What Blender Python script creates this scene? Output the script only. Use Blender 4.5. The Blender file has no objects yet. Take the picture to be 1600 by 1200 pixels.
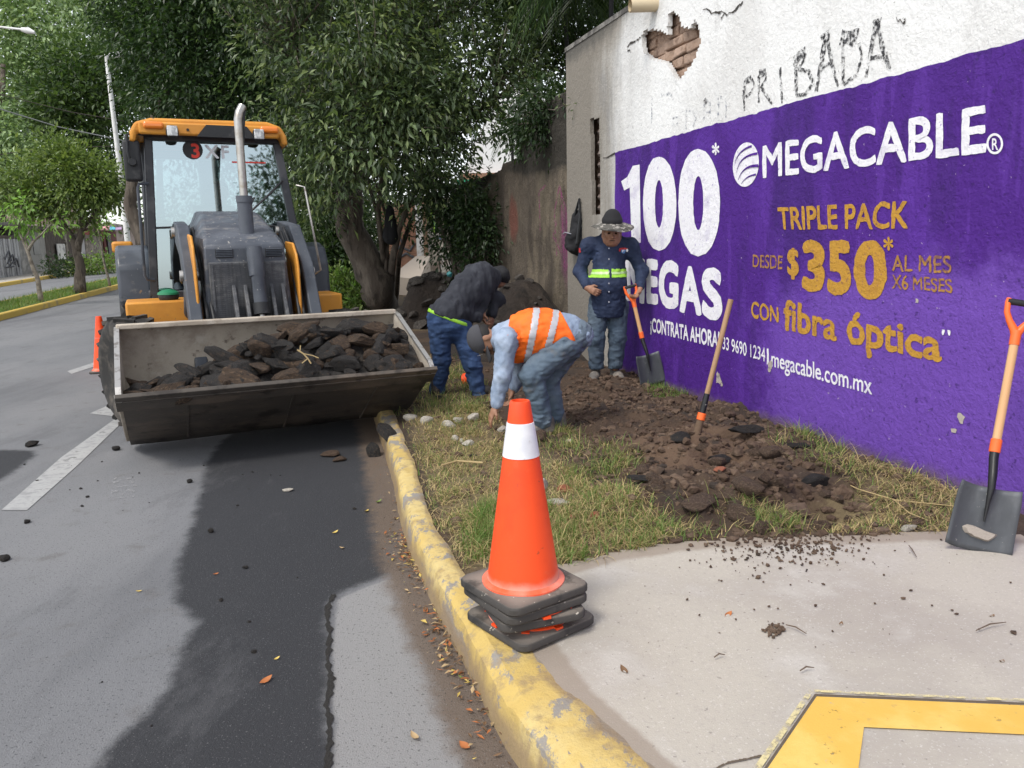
import bpy, bmesh, math, random
import numpy as np
from mathutils import Vector, Matrix, noise as mnoise

sc = bpy.context.scene
COL = sc.collection
rad = math.radians

# ------------------------------------------------------------------ camera
F = 1210.0
HC = 1.6
pitch, roll = rad(10.2), rad(-1.2)
fw = np.array([0, math.cos(pitch), -math.sin(pitch)])
r0 = np.array([1.0, 0, 0]); u0 = np.cross(r0, fw)
RV = math.cos(roll) * r0 + math.sin(roll) * u0
UV = np.cross(RV, fw)
CAM = np.array([0, 0, HC])
cd = bpy.data.cameras.new('camera'); cam = bpy.data.objects.new('camera', cd); COL.objects.link(cam)
cd.sensor_width = 36; cd.lens = 36 * F / 1600; cd.clip_end = 3000; cd.clip_start = 0.05
m = Matrix(((RV[0], UV[0], -fw[0], 0), (RV[1], UV[1], -fw[1], 0), (RV[2], UV[2], -fw[2], HC), (0, 0, 0, 1)))
cam.matrix_world = m
sc.camera = cam

# ------------------------------------------------------------------ sky, sun, exposure
SUN_EL, SUN_AZ = rad(56), rad(220)          # azimuth clockwise from +Y
w = bpy.data.worlds.new("World"); sc.world = w; w.use_nodes = True
nt = w.node_tree; nt.nodes.clear()
sky = nt.nodes.new('ShaderNodeTexSky'); sky.sky_type = 'NISHITA'; sky.sun_disc = False
sky.sun_elevation = SUN_EL; sky.sun_rotation = SUN_AZ; sky.air_density = 1.0; sky.dust_density = 1.0; sky.ozone_density = 1.0
hs = nt.nodes.new('ShaderNodeHueSaturation'); hs.inputs['Saturation'].default_value = 0.24
bg = nt.nodes.new('ShaderNodeBackground'); bg.inputs['Strength'].default_value = 0.15
wo = nt.nodes.new('ShaderNodeOutputWorld')
nt.links.new(sky.outputs[0], hs.inputs['Color']); nt.links.new(hs.outputs[0], bg.inputs['Color']); nt.links.new(bg.outputs[0], wo.inputs['Surface'])
sl = bpy.data.lights.new('sun', 'SUN'); sl.energy = 1.15; sl.angle = rad(14); sl.color = (1.0, 0.95, 0.88)
so = bpy.data.objects.new('sun', sl); COL.objects.link(so)
sdir = Vector((math.sin(SUN_AZ) * math.cos(SUN_EL), math.cos(SUN_AZ) * math.cos(SUN_EL), math.sin(SUN_EL)))
so.rotation_euler = sdir.to_track_quat('Z', 'Y').to_euler()
sc.view_settings.view_transform = 'Standard'; sc.view_settings.look = 'None'
sc.view_settings.exposure = 0.95; sc.view_settings.gamma = 1
sc.cycles.max_bounces = 8; sc.cycles.transparent_max_bounces = 24

# ------------------------------------------------------------------ pixel helpers (1600x1200 photograph)
def ray(px, py): return fw + RV * (px - 800) / F - UV * (py - 600) / F
def gz(px, py, z=0.0):
    d = ray(px, py); return CAM + d * (z - HC) / d[2]
def at(px, py, y):
    d = ray(px, py); return CAM + d * y / d[1]
def onplane(px, py, p0, n):
    d = ray(px, py); return CAM + d * (np.dot(p0 - CAM, n) / np.dot(d, n))
SL = 0.02
def tz(y): return max(0.0, y - 14) * SL
def gt(px, py, z0=0.0):
    p = gz(px, py, z0)
    if p[1] > 14 or p[1] < 0:
        d = ray(px, py); t = (z0 - 14 * SL - HC) / (d[2] - SL * d[1]); p = CAM + t * d
    return p
D = np.array([-0.2215, 0.9752, 0.0]); N = np.array([0.9752, 0.2215, 0.0])   # along the road / to its right
def st(s, t, z=0.0):
    p = D * s + N * t; return np.array([p[0], p[1], z])
def onT(px, py, t): return onplane(px, py, N * t, N)
# the painted boundary wall: plane through WB along WD
WB = np.array([1.38, 8.21, 0.0]); WD = np.array([-0.294, 0.9558, 0.0]); WN = np.array([-0.9558, -0.294, 0.0])
def wuz(px, py):
    p = onplane(px, py, WB, WN) - WB
    return float(np.dot(p, WD)), float(p[2])
def wpt(u, z, off=0.0): return WB + WD * u + WN * off + np.array([0, 0, z])

# ------------------------------------------------------------------ numeric noise
def _h(ix, iy, seed):
    n = (ix * 374761393 + iy * 668265263 + seed * 1442695041) & 0xffffffff
    n = ((n ^ (n >> 13)) * 1274126177) & 0xffffffff
    return ((n ^ (n >> 16)) & 0xffff) / 65535.0
def vnoise(x, y, seed=0):
    x = np.asarray(x, float); y = np.asarray(y, float)
    ix = np.floor(x).astype(np.int64); iy = np.floor(y).astype(np.int64)
    fx = x - ix; fy = y - iy; fx = fx * fx * (3 - 2 * fx); fy = fy * fy * (3 - 2 * fy)
    a = _h(ix, iy, seed); b = _h(ix + 1, iy, seed); c = _h(ix, iy + 1, seed); d = _h(ix + 1, iy + 1, seed)
    return (a * (1 - fx) + b * fx) * (1 - fy) + (c * (1 - fx) + d * fx) * fy
def fbm(x, y, seed=0, octv=4, gain=0.5):
    s = 0; a = 1; tot = 0
    for k in range(octv):
        s = s + a * vnoise(np.asarray(x) * 2 ** k + 17.3 * k, np.asarray(y) * 2 ** k - 9.1 * k, seed + k); tot += a; a *= gain
    return s / tot

# ------------------------------------------------------------------ materials
MATS = {}
def ramp(nt, src, lo, hi):
    n = nt.nodes.new('ShaderNodeMapRange'); n.interpolation_type = 'SMOOTHSTEP'
    n.inputs['From Min'].default_value = lo; n.inputs['From Max'].default_value = hi
    nt.links.new(src, n.inputs['Value']); return n.outputs['Result']
def coords(nt, stretch=None, rot=None):
    tc = nt.nodes.new('ShaderNodeTexCoord')
    if stretch is None and rot is None: return tc.outputs['Object']
    mp = nt.nodes.new('ShaderNodeMapping')
    if stretch: mp.inputs['Scale'].default_value = stretch
    if rot: mp.inputs['Rotation'].default_value = rot
    nt.links.new(tc.outputs['Object'], mp.inputs['Vector']); return mp.outputs['Vector']
def ntex(nt, s, d=5, r=0.6, stretch=None, dist=0.0):
    n = nt.nodes.new('ShaderNodeTexNoise'); n.inputs['Scale'].default_value = s; n.inputs['Detail'].default_value = d
    n.inputs['Roughness'].default_value = r; n.inputs['Distortion'].default_value = dist
    nt.links.new(coords(nt, stretch), n.inputs['Vector']); return n.outputs['Fac']
def mat(name, base, rough=0.85, layers=(), bump=(), metal=0.0, spec=0.4, alpha=None, coat=0.0, transl=0.0, rvar=None, emit=None):
    """layers: dicts c=colour, s=scale, lo/hi=noise thresholds, a=amount, st=stretch, attr=mask attribute"""
    if name in MATS: return MATS[name]
    m = bpy.data.materials.new(name); m.use_nodes = True; nt = m.node_tree
    b = nt.nodes['Principled BSDF']
    b.inputs['Base Color'].default_value = (*base, 1); b.inputs['Roughness'].default_value = rough
    b.inputs['Metallic'].default_value = metal; b.inputs['Specular IOR Level'].default_value = spec
    b.inputs['Coat Weight'].default_value = coat
    cur = None
    for L in layers:
        src = ntex(nt, L.get('s', 5), L.get('d', 5), L.get('r', 0.6), L.get('st'), L.get('dist', 0.0))
        if 'attr' in L:
            an = nt.nodes.new('ShaderNodeAttribute'); an.attribute_name = L['attr']
            mm = nt.nodes.new('ShaderNodeMath'); mm.operation = 'MULTIPLY_ADD'
            nt.links.new(src, mm.inputs[0]); mm.inputs[1].default_value = L.get('n', 0.5); nt.links.new(an.outputs['Fac'], mm.inputs[2])
            src = mm.outputs[0]
        fac = ramp(nt, src, L['lo'], L['hi'])
        mu = nt.nodes.new('ShaderNodeMath'); mu.operation = 'MULTIPLY'; nt.links.new(fac, mu.inputs[0]); mu.inputs[1].default_value = L.get('a', 1.0)
        mx = nt.nodes.new('ShaderNodeMix'); mx.data_type = 'RGBA'
        nt.links.new(mu.outputs[0], mx.inputs['Factor'])
        if cur is None: mx.inputs['A'].default_value = (*base, 1)
        else: nt.links.new(cur, mx.inputs['A'])
        mx.inputs['B'].default_value = (*L['c'], 1)
        cur = mx.outputs['Result']
    if cur is not None: nt.links.new(cur, b.inputs['Base Color'])
    prev = None
    for (s, strength, dist, *rest) in bump:
        bn = nt.nodes.new('ShaderNodeBump'); bn.inputs['Strength'].default_value = strength; bn.inputs['Distance'].default_value = dist
        nt.links.new(ntex(nt, s, 6, 0.65, rest[0] if rest else None), bn.inputs['Height'])
        if prev: nt.links.new(prev, bn.inputs['Normal'])
        prev = bn.outputs['Normal']
    if prev: nt.links.new(prev, b.inputs['Normal'])
    if rvar:
        f = ramp(nt, ntex(nt, rvar[0]), 0.35, 0.65); mr = nt.nodes.new('ShaderNodeMapRange'); nt.links.new(f, mr.inputs['Value'])
        mr.inputs['To Min'].default_value = rvar[1]; mr.inputs['To Max'].default_value = rvar[2]; nt.links.new(mr.outputs[0], b.inputs['Roughness'])
    out = nt.nodes['Material Output']
    if transl:
        tr = nt.nodes.new('ShaderNodeBsdfTranslucent'); tr.inputs['Color'].default_value = (min(1, base[0] * 1.6), min(1, base[1] * 1.7), base[2] * 0.9, 1)
        ms = nt.nodes.new('ShaderNodeMixShader'); ms.inputs[0].default_value = transl
        nt.links.new(b.outputs[0], ms.inputs[1]); nt.links.new(tr.outputs[0], ms.inputs[2]); nt.links.new(ms.outputs[0], out.inputs['Surface'])
    if alpha:   # worn paint: (scale, lo, hi, stretch)
        f = ramp(nt, ntex(nt, alpha[0], 6, 0.7, alpha[3] if len(alpha) > 3 else None), alpha[1], alpha[2]); nt.links.new(f, b.inputs['Alpha'])
    if emit:
        b.inputs['Emission Color'].default_value = (*base, 1); b.inputs['Emission Strength'].default_value = emit
    MATS[name] = m
    return m
def srgb(r, g, b, k=1.0):
    f = lambda c: ((c / 255 + 0.055) / 1.055) ** 2.4 if c > 10 else c / 255 / 12.92
    return (f(r) * k, f(g) * k, f(b) * k)

# ------------------------------------------------------------------ mesh builder
class MB:
    def __init__(s): s.v = []; s.f = []; s.m = []
    def add(s, verts, faces, mi=0):
        o = len(s.v); s.v += [tuple(map(float, p)) for p in verts]
        for f in faces: s.f.append([i + o for i in f]); s.m.append(mi)
        return s
    def box(s, c, size, rot=None, mi=0):
        hx, hy, hz = size[0] / 2, size[1] / 2, size[2] / 2
        P = [Vector((x, y, z)) for x in (-hx, hx) for y in (-hy, hy) for z in (-hz, hz)]
        if rot is not None: P = [rot @ p for p in P]
        c = Vector(c)
        return s.add([p + c for p in P], [(0, 1, 3, 2), (4, 6, 7, 5), (0, 4, 5, 1), (2, 3, 7, 6), (0, 2, 6, 4), (1, 5, 7, 3)], mi)
    def bb(s, x0, x1, y0, y1, z0, z1, mi=0): return s.box(((x0 + x1) / 2, (y0 + y1) / 2, (z0 + z1) / 2), (x1 - x0, y1 - y0, z1 - z0), None, mi)
    def tube(s, path, r, n=8, mi=0, caps=True):
        P = [Vector(p) for p in path]; rs = r if hasattr(r, '__len__') else [r] * len(P)
        rings = []; prev = None
        for i, p in enumerate(P):
            t = (P[min(i + 1, len(P) - 1)] - P[max(i - 1, 0)]).normalized()
            if prev is None:
                a = Vector((0, 0, 1)) if abs(t.z) < 0.9 else Vector((1, 0, 0)); x = t.cross(a).normalized()
            else:
                x = (prev - t * prev.dot(t)).normalized()
            prev = x; y = t.cross(x)
            rings.append([p + (x * math.cos(2 * math.pi * k / n) + y * math.sin(2 * math.pi * k / n)) * rs[i] for k in range(n)])
        vs = [q for R_ in rings for q in R_]; fs = []
        for i in range(len(P) - 1):
            for k in range(n):
                k2 = (k + 1) % n; fs.append((i * n + k, i * n + k2, (i + 1) * n + k2, (i + 1) * n + k))
        if caps: fs.append(tuple(range(n - 1, -1, -1))); fs.append(tuple((len(P) - 1) * n + k for k in range(n)))
        return s.add(vs, fs, mi)
    def lathe(s, prof, o=(0, 0, 0), axis='Z', n=24, mi=0):
        """prof: list of (radius, height along axis)"""
        vs = []; fs = []; o = Vector(o)
        for (r, h) in prof:
            for k in range(n):
                a = 2 * math.pi * k / n; c, d = r * math.cos(a), r * math.sin(a)
                vs.append(o + Vector({'Z': (c, d, h), 'X': (h, c, d), 'Y': (c, h, d)}[axis]))
        for i in range(len(prof) - 1):
            for k in range(n):
                k2 = (k + 1) % n; fs.append((i * n + k, i * n + k2, (i + 1) * n + k2, (i + 1) * n + k))
        if prof[0][0] > 1e-4: fs.append(tuple(range(n)))
        if prof[-1][0] > 1e-4: fs.append(tuple((len(prof) - 1) * n + k for k in range(n)))
        return s.add(vs, fs, mi)
    def prism(s, poly, a0, a1, axis='X', mi=0):
        """poly of 2-D points in the plane normal to axis, extruded a0..a1"""
        n = len(poly)
        def P(p, a): return {'X': (a, p[0], p[1]), 'Y': (p[0], a, p[1]), 'Z': (p[0], p[1], a)}[axis]
        vs = [P(p, a0) for p in poly] + [P(p, a1) for p in poly]
        fs = [tuple(range(n)), tuple(range(2 * n - 1, n - 1, -1))] + [(i, (i + 1) % n, n + (i + 1) % n, n + i) for i in range(n)]
        return s.add(vs, fs, mi)
    def build(s, name, mats, parent=None, smooth=False, bevel=0, loc=None, weld=False, seg=2):
        me = bpy.data.meshes.new(name); me.from_pydata(s.v, [], s.f)
        bm = bmesh.new(); bm.from_mesh(me)
        if weld: bmesh.ops.remove_doubles(bm, verts=bm.verts, dist=1e-4)
        bmesh.ops.recalc_face_normals(bm, faces=bm.faces); bm.to_mesh(me); bm.free()
        if not isinstance(mats, (list, tuple)): mats = [mats]
        for q in mats: me.materials.append(q)
        if len(mats) > 1 and len(me.polygons) == len(s.m): me.polygons.foreach_set('material_index', s.m)
        return link(name, me, parent, smooth, bevel, loc, seg)
def link(name, me, parent=None, smooth=False, bevel=0, loc=None, seg=2):
    o = bpy.data.objects.new(name, me); COL.objects.link(o)
    if smooth:
        me.polygons.foreach_set('use_smooth', [True] * len(me.polygons))
        if smooth != 'all':
            me.set_sharp_from_angle(angle=rad(40))
    if bevel:
        b = o.modifiers.new('bevel', 'BEVEL'); b.width = bevel; b.segments = seg; b.limit_method = 'ANGLE'; b.angle_limit = rad(35)
        if smooth is False:
            me.polygons.foreach_set('use_smooth', [True] * len(me.polygons)); me.set_sharp_from_angle(angle=rad(30))
    if loc is not None: o.location = loc
    if parent is not None: o.parent = parent
    return o
def raw(name, V, Fc, mats, parent=None, midx=None, smooth=False):
    """fast path: V (n,3) array, Fc (m,k) index array of equal-sized faces"""
    me = bpy.data.meshes.new(name); V = np.asarray(V, np.float32); Fc = np.asarray(Fc, np.int32); k = Fc.shape[1]
    me.vertices.add(len(V)); me.vertices.foreach_set('co', V.ravel())
    me.loops.add(Fc.size); me.loops.foreach_set('vertex_index', Fc.ravel())
    me.polygons.add(len(Fc)); me.polygons.foreach_set('loop_start', np.arange(0, Fc.size, k, dtype=np.int32))
    if not isinstance(mats, (list, tuple)): mats = [mats]
    for q in mats: me.materials.append(q)
    if midx is not None: me.polygons.foreach_set('material_index', np.asarray(midx, np.int32))
    me.polygons.foreach_set('use_smooth', np.full(len(Fc), bool(smooth)))
    me.update(calc_edges=True); me.validate()
    o = bpy.data.objects.new(name, me); COL.objects.link(o)
    if parent is not None: o.parent = parent
    return o
def setattr_float(o, name, vals):
    a = o.data.attributes.new(name, 'FLOAT', 'POINT'); a.data.foreach_set('value', np.asarray(vals, np.float32))
def tag(o, label=None, cat=None, group=None, kind=None):
    if label: o['label'] = label
    if cat: o['category'] = cat
    if group: o['group'] = group
    if kind: o['kind'] = kind
    return o
def thing(name, loc, label, cat, group=None, rz=0):
    o = bpy.data.objects.new(name, None); COL.objects.link(o); o.location = loc; o.rotation_euler = (0, 0, rz); o.empty_display_size = 0.2
    return tag(o, label, cat, group, 'thing')
def inpoly(x, y, poly):
    x = np.asarray(x); y = np.asarray(y); c = np.zeros(x.shape, bool); n = len(poly)
    for i in range(n):
        x1, y1 = poly[i][:2]; x2, y2 = poly[(i + 1) % n][:2]
        c ^= ((y1 > y) != (y2 > y)) & (x < (x2 - x1) * (y - y1) / (y2 - y1 + 1e-12) + x1)
    return c
def sdist(x, y, poly):
    """signed distance to polygon outline, positive inside"""
    d = np.full(np.shape(x), 1e9); n = len(poly)
    for i in range(n):
        a = np.array(poly[i][:2], float); b = np.array(poly[(i + 1) % n][:2], float); ab = b - a
        t = np.clip(((x - a[0]) * ab[0] + (y - a[1]) * ab[1]) / (ab @ ab + 1e-12), 0, 1)
        d = np.minimum(d, np.hypot(x - a[0] - t * ab[0], y - a[1] - t * ab[1]))
    return np.where(inpoly(x, y, poly), d, -d)
def rock(seed, size, sub=2, planes=9, rough=0.08, dmin=0.5, dmax=0.85):
    rnd = random.Random(seed); bm = bmesh.new(); bmesh.ops.create_icosphere(bm, subdivisions=sub, radius=1.0)
    pl = []
    for k in range(planes):
        n = Vector((rnd.gauss(0, 1), rnd.gauss(0, 1), rnd.gauss(0, 1))).normalized(); pl.append((n, rnd.uniform(dmin, dmax)))
    off = Vector((rnd.uniform(0, 50), rnd.uniform(0, 50), rnd.uniform(0, 50)))
    for v in bm.verts:
        for n, d in pl:
            k = v.co.dot(n) - d
            if k > 0: v.co -= n * k * 0.92
        v.co *= 1 + rough * mnoise.noise(v.co * 2.6 + off) + rough * 0.7 * mnoise.noise(v.co * 6 + off)
        v.co = Vector((v.co.x * size[0], v.co.y * size[1], v.co.z * size[2]))
    me = bpy.data.meshes.new('rock'); bm.to_mesh(me); bm.free()
    return me
# ================================================================== SETTING
def tzc(y): return min(max(0.0, y - 14), 110) * SL
# ---- materials of the ground
ASPH = mat('asphalt', (0.175, 0.178, 0.186), 0.8, layers=[
    dict(c=(0.215, 0.215, 0.22), s=0.9, lo=0.42, hi=0.66, a=0.75, st=(1, 0.45, 1)),
    dict(c=(0.085, 0.087, 0.095), s=0.55, lo=0.5, hi=0.7, a=0.55, st=(1.6, 0.35, 1)),
    dict(c=(0.115, 0.105, 0.098), s=5, lo=0.56, hi=0.74, a=0.5),
    dict(c=(0.025, 0.026, 0.03), s=6, d=9, r=0.78, attr='patch_shade', n=0.7, lo=0.66, hi=1.02, a=0.95),
    dict(c=(0.28, 0.275, 0.27), s=3, d=8, r=0.75, attr='pale', n=0.5, lo=0.66, hi=0.84, a=0.8),
    dict(c=(0.135, 0.10, 0.075), s=7, d=9, r=0.75, attr='gut', n=0.7, lo=0.62, hi=1.0, a=0.92),
    dict(c=(0.40, 0.40, 0.39), s=120, d=3, lo=0.60, hi=0.70, a=0.28), dict(c=(0.10, 0.10, 0.105), s=1.3, d=9, r=.75, lo=0.54, hi=0.66, a=0.4, st=(1.5, .5, 1)),
    dict(c=(0.02, 0.02, 0.022), s=85, d=2, lo=0.60, hi=0.68, a=0.6)], bump=[(170, 0.8, 0.008), (40, 0.35, 0.01)], spec=0.35)
EARTH = mat('earth', (0.085, 0.06, 0.042), 0.95, layers=[dict(c=(0.13, 0.10, 0.07), s=0.8, lo=0.45, hi=0.65), dict(c=(0.05, 0.07, 0.025), s=0.5, lo=0.5, hi=0.62, a=0.7)], bump=[(12, 0.6, 0.05)])
CONC = mat('concrete', (0.43, 0.395, 0.338), 0.88, layers=[
    dict(c=(0.33, 0.295, 0.26), s=1.1, lo=0.42, hi=0.66, a=0.85), dict(c=(0.53, 0.505, 0.46), s=2.2, lo=0.5, hi=0.7, a=0.6),
    dict(c=(0.30, 0.265, 0.235), s=0.7, d=7, lo=0.55, hi=0.7, a=0.35),
    dict(c=(0.36, 0.325, 0.29), s=70, d=3, lo=0.5, hi=0.72, a=0.6), dict(c=(0.60, 0.57, 0.53), s=110, d=2, lo=0.6, hi=0.7, a=0.55),
    dict(c=(0.20, 0.18, 0.16), s=55, d=2, lo=0.68, hi=0.72, a=0.7),
    dict(c=(0.26, 0.21, 0.165), s=4, d=8, r=0.7, attr='edge', n=0.5, lo=0.66, hi=0.9, a=0.75)], bump=[(160, 0.45, 0.004), (9, 0.2, 0.01)])
YEL = mat('kerb_yellow', (0.54, 0.385, 0.12), 0.8, layers=[
    dict(c=(0.60, 0.48, 0.22), s=3, lo=0.42, hi=0.62, a=0.8), dict(c=(0.42, 0.28, 0.07), s=6, lo=0.5, hi=0.68, a=0.7),
    dict(c=(0.25, 0.235, 0.22), s=5.5, d=9, r=0.74, lo=0.505, hi=0.545, st=(1, 0.6, 1), a=0.95), dict(c=(0.30, 0.22, 0.12), s=11, d=8, r=.72, lo=0.48, hi=0.66, a=0.75),
    dict(c=(0.24, 0.17, 0.10), s=7, d=8, r=.7, attr='low', n=0.7, lo=0.60, hi=1.05, a=0.85)],
    bump=[(30, 0.6, 0.012), (110, 0.5, 0.004)])
FARYEL = mat('far_kerb_yellow', (0.55, 0.38, 0.08), 0.85, layers=[dict(c=(0.35, 0.27, 0.12), s=2, lo=0.5, hi=0.65)])
PAINTW = mat('worn_white_paint', (0.36, 0.36, 0.355), 0.8, layers=[dict(c=(0.26, 0.26, 0.26), s=9, d=7, lo=.45, hi=.65)], alpha=(9, 0.24, 0.46), bump=[(200, 0.4, 0.004)])
PAINTY = mat('ramp_yellow', (0.66, 0.41, 0.08), 0.75, alpha=(22, 0.29, 0.37), layers=[dict(c=(0.72, 0.50, 0.14), s=4, lo=0.4, hi=0.65), dict(c=(0.50, 0.33, 0.10), s=26, d=7, lo=0.6, hi=0.7, a=0.7), dict(c=(0.42, 0.36, 0.29), s=12, d=9, r=0.75, lo=0.66, hi=0.7, a=0.8)], bump=[(160, 0.35, 0.003)])
TAR = mat('tar_seam', (0.022, 0.02, 0.018), 0.9, bump=[(60, 0.8, 0.02)])
GRASSG = mat('turf', (0.06, 0.10, 0.025), 0.95, layers=[dict(c=(0.10, 0.15, 0.04), s=2, lo=0.4, hi=0.6)], bump=[(30, 0.8, 0.03)])
SOIL = mat('soil', (0.066, 0.042, 0.027), 0.95, layers=[
    dict(c=(0.036, 0.025, 0.019), s=2.2, d=7, lo=0.45, hi=0.62, a=0.9), dict(c=(0.115, 0.072, 0.046), s=3.5, d=8, r=0.7, attr='dry', n=0.6, lo=0.62, hi=0.95, a=0.95),
    dict(c=(0.17, 0.13, 0.07), s=9, d=8, r=0.75, attr='straw', n=0.6, lo=0.6, hi=0.95, a=0.85),
    dict(c=(0.018, 0.016, 0.015), s=5, d=6, lo=0.6, hi=0.7, a=0.75), dict(c=(0.17, 0.13, 0.095), s=38, d=4, lo=0.62, hi=0.7, a=0.6)],
    bump=[(55, 0.8, 0.015), (16, 0.6, 0.03)])

def grid_sheet(name, xs, ys, zf, mats, keep=None, smooth=True):
    Xg, Yg = np.meshgrid(xs, ys); Z = zf(Xg, Yg)
    V = np.stack([Xg.ravel(), Yg.ravel(), Z.ravel()], 1); nx = len(xs); ny = len(ys)
    i = np.arange(nx - 1)[None, :] + np.arange(ny - 1)[:, None] * nx; i = i.ravel()
    Fc = np.stack([i, i + 1, i + nx + 1, i + nx], 1)
    if keep is not None:
        k = keep(Xg, Yg).ravel(); Fc = Fc[k[Fc].any(1)]
        used = np.unique(Fc); mp = np.full(len(V), -1); mp[used] = np.arange(len(used)); V = V[used]; Fc = mp[Fc]
    return raw(name, V, Fc, mats, smooth=smooth), V
def strip(name, t0, t1, s0, s1, z, mt, ds=2.0, thick=0.0):
    b = MB(); n = int((s1 - s0) / ds) + 1
    for k in range(n + 1):
        s_ = s0 + (s1 - s0) * k / n
        for t in (t0, t1):
            p = st(s_, t); zz = tzc(p[1]) + z; b.v.append((p[0], p[1], zz))
            if thick: b.v.append((p[0], p[1], zz - thick))
    q = 4 if thick else 2
    for k in range(n):
        a, c = k * q, (k + 1) * q
        if thick:
            for (i, j) in ((0, 2), (2, 3), (1, 0)): b.f.append([a + i, a + j, c + j, c + i]); b.m.append(0)
        else: b.f.append([a, a + 1, c + 1, c]); b.m.append(0)
    o = b.build(name, mt, bevel=0.03 if thick else 0); return tag(o, kind='structure')

# ---- ground to the horizon
b = MB()
for k, y in enumerate([-60, 13.9, 14.0, 60, 124, 900]):
    for x in (-700, 700): b.v.append((x, y, -0.09 + tzc(y)))
    if k: a = 2 * k; b.f.append([a - 2, a - 1, a + 1, a]); b.m.append(0)
tag(b.build('ground', EARTH), kind='structure')

# ---- kerb line (outer bottom edge, near to far)
KP = [(9, 0.1), (4, 0.45), (1.9, 0.78), (1.15, 1.0), (0.62, 1.33), (0.22, 1.75), (-0.03, 2.22), (-0.185, 2.69), (-0.31, 3.05), (-0.43, 3.45), (-0.62, 4.11), (-0.87, 5.28), (-1.25, 6.9)]
for s_ in (9, 12, 16, 22, 30, 45, 70, 110): p = st(s_, 0.303); KP.append((p[0], p[1]))
KP = np.array(KP)
def resample(P, step):
    # Catmull-Rom, then even steps
    Q = []
    for i in range(len(P) - 1):
        p0, p1, p2, p3 = P[max(i - 1, 0)], P[i], P[i + 1], P[min(i + 2, len(P) - 1)]
        n = max(2, int(np.linalg.norm(p2 - p1) / 0.05))
        for k in range(n):
            t = k / n; Q.append(0.5 * ((2 * p1) + (-p0 + p2) * t + (2 * p0 - 5 * p1 + 4 * p2 - p3) * t * t + (-p0 + 3 * p1 - 3 * p2 + p3) * t ** 3))
    Q.append(P[-1]); Q = np.array(Q); L = np.r_[0, np.cumsum(np.linalg.norm(np.diff(Q, axis=0), axis=1))]
    ss = np.arange(0, L[-1], step); return np.stack([np.interp(ss, L, Q[:, 0]), np.interp(ss, L, Q[:, 1])], 1)
KQ = resample(KP, 0.05)
KQn = KQ[KQ[:, 1] < 26]
tg = np.gradient(KQn, axis=0); tg /= np.linalg.norm(tg, axis=1)[:, None]; nr = np.stack([tg[:, 1], -tg[:, 0]], 1)   # towards the verge
prof = [(0.0, -0.08), (0.0, 0.0), (0.012, 0.07), (0.024, 0.132), (0.036, 0.148), (0.048, 0.153), (0.085, 0.155), (0.125, 0.154), (0.145, 0.146), (0.15, -0.05)]
V = []; low = []
for i in range(len(KQn)):
    y = KQn[i, 1]
    for j, (dd, z) in enumerate(prof):
        a = float(fbm(i * 0.11, j * 0.35, 5)) - 0.5; e = float(fbm(i * 0.5, j * 0.7 + 9, 8)) - 0.5
        amp = 0.014 if j in (3, 4, 5) else (0.05 if j > 6 else 0.014)
        wf = 1 + (0.75 * min(1, max(0, (3.3 - y) / 1.3)) if dd > .03 else 0); p = KQn[i] + nr[i] * (dd * wf + a * amp + e * 0.012)
        V.append((p[0], p[1], z + tzc(y) + ((e * 0.013 + a * 0.006 - (0.03 * max(0, float(fbm(i * .23, 3.3, 21)) - .62) * 6 if j in (3, 4) else 0)) if 1 < j < 8 else 0))); low.append(max(.42, 1.0 - z / 0.16) if j < 3 else (0.30 if j == 3 else (0.5 if j > 6 else 0.0)))
k = len(prof); Fc = [(i * k + j, i * k + j + 1, (i + 1) * k + j + 1, (i + 1) * k + j) for i in range(len(KQn) - 1) for j in range(k - 1)]
kerb = raw('kerb', V, Fc, YEL, smooth=True); setattr_float(kerb, 'low', low); kerb.data.set_sharp_from_angle(angle=rad(28)); tag(kerb, kind='structure')
def kerbx(y): return np.interp(y, KQ[KQ[:, 0] < 3][:, 1], KQ[KQ[:, 0] < 3][:, 0])

# ---- road
PX = lambda L, z=0.0: [tuple(gz(x, y, z)[:2]) for x, y in L]
patch_shade = PX([(600, 630), (480, 640), (390, 660), (345, 690), (322, 725), (318, 750), (300, 820), (277, 880), (272, 940), (312, 972), (282, 1015), (270, 1070), (220, 1125), (170, 1165), (150, 1200)]) + [(-1.5, 0.6), (-0.62, 0.6)] + PX([(512, 1198), (510, 1100), (514, 1030), (510, 960), (520, 932), (560, 915), (622, 893), (615, 800), (600, 740), (588, 690)])  # dark asphalt patch, plus the bucket's shade painted onto the road
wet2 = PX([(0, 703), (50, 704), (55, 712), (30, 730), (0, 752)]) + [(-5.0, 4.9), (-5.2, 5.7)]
bucket_shade = PX([(205, 560), (210, 690), (600, 670), (600, 600), (560, 520), (400, 480)])
pale = PX([(525, 935), (620, 897), (650, 950), (690, 1030), (740, 1120), (775, 1200)]) + [(-0.05, 0.9), (-0.6, 0.9)] + PX([(520, 1190), (516, 1030)])
def roadz(x, y): return np.vectorize(tzc)(y) * 1.0
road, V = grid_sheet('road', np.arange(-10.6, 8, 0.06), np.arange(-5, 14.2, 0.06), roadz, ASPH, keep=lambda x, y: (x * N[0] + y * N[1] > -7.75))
x, y = V[:, 0], V[:, 1]
smo = lambda d, r: np.clip(d / r * 0.5 + 0.5, 0, 1)
wv = np.maximum(smo(sdist(x, y, patch_shade), 0.11), smo(sdist(x, y, wet2), 0.12))
setattr_float(road, 'patch_shade', wv); setattr_float(road, 'pale', 0.85 * smo(sdist(x, y, pale), 0.05))
gd = x - kerbx(y); setattr_float(road, 'gut', np.where(y > 1.0, np.clip(1 - (-gd - 0.02) / 0.28, 0, 1), 0))
tag(road, kind='structure')
strip('road', -7.72, 0.36, 13.6, 130, -0.004, ASPH, 4)
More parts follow.
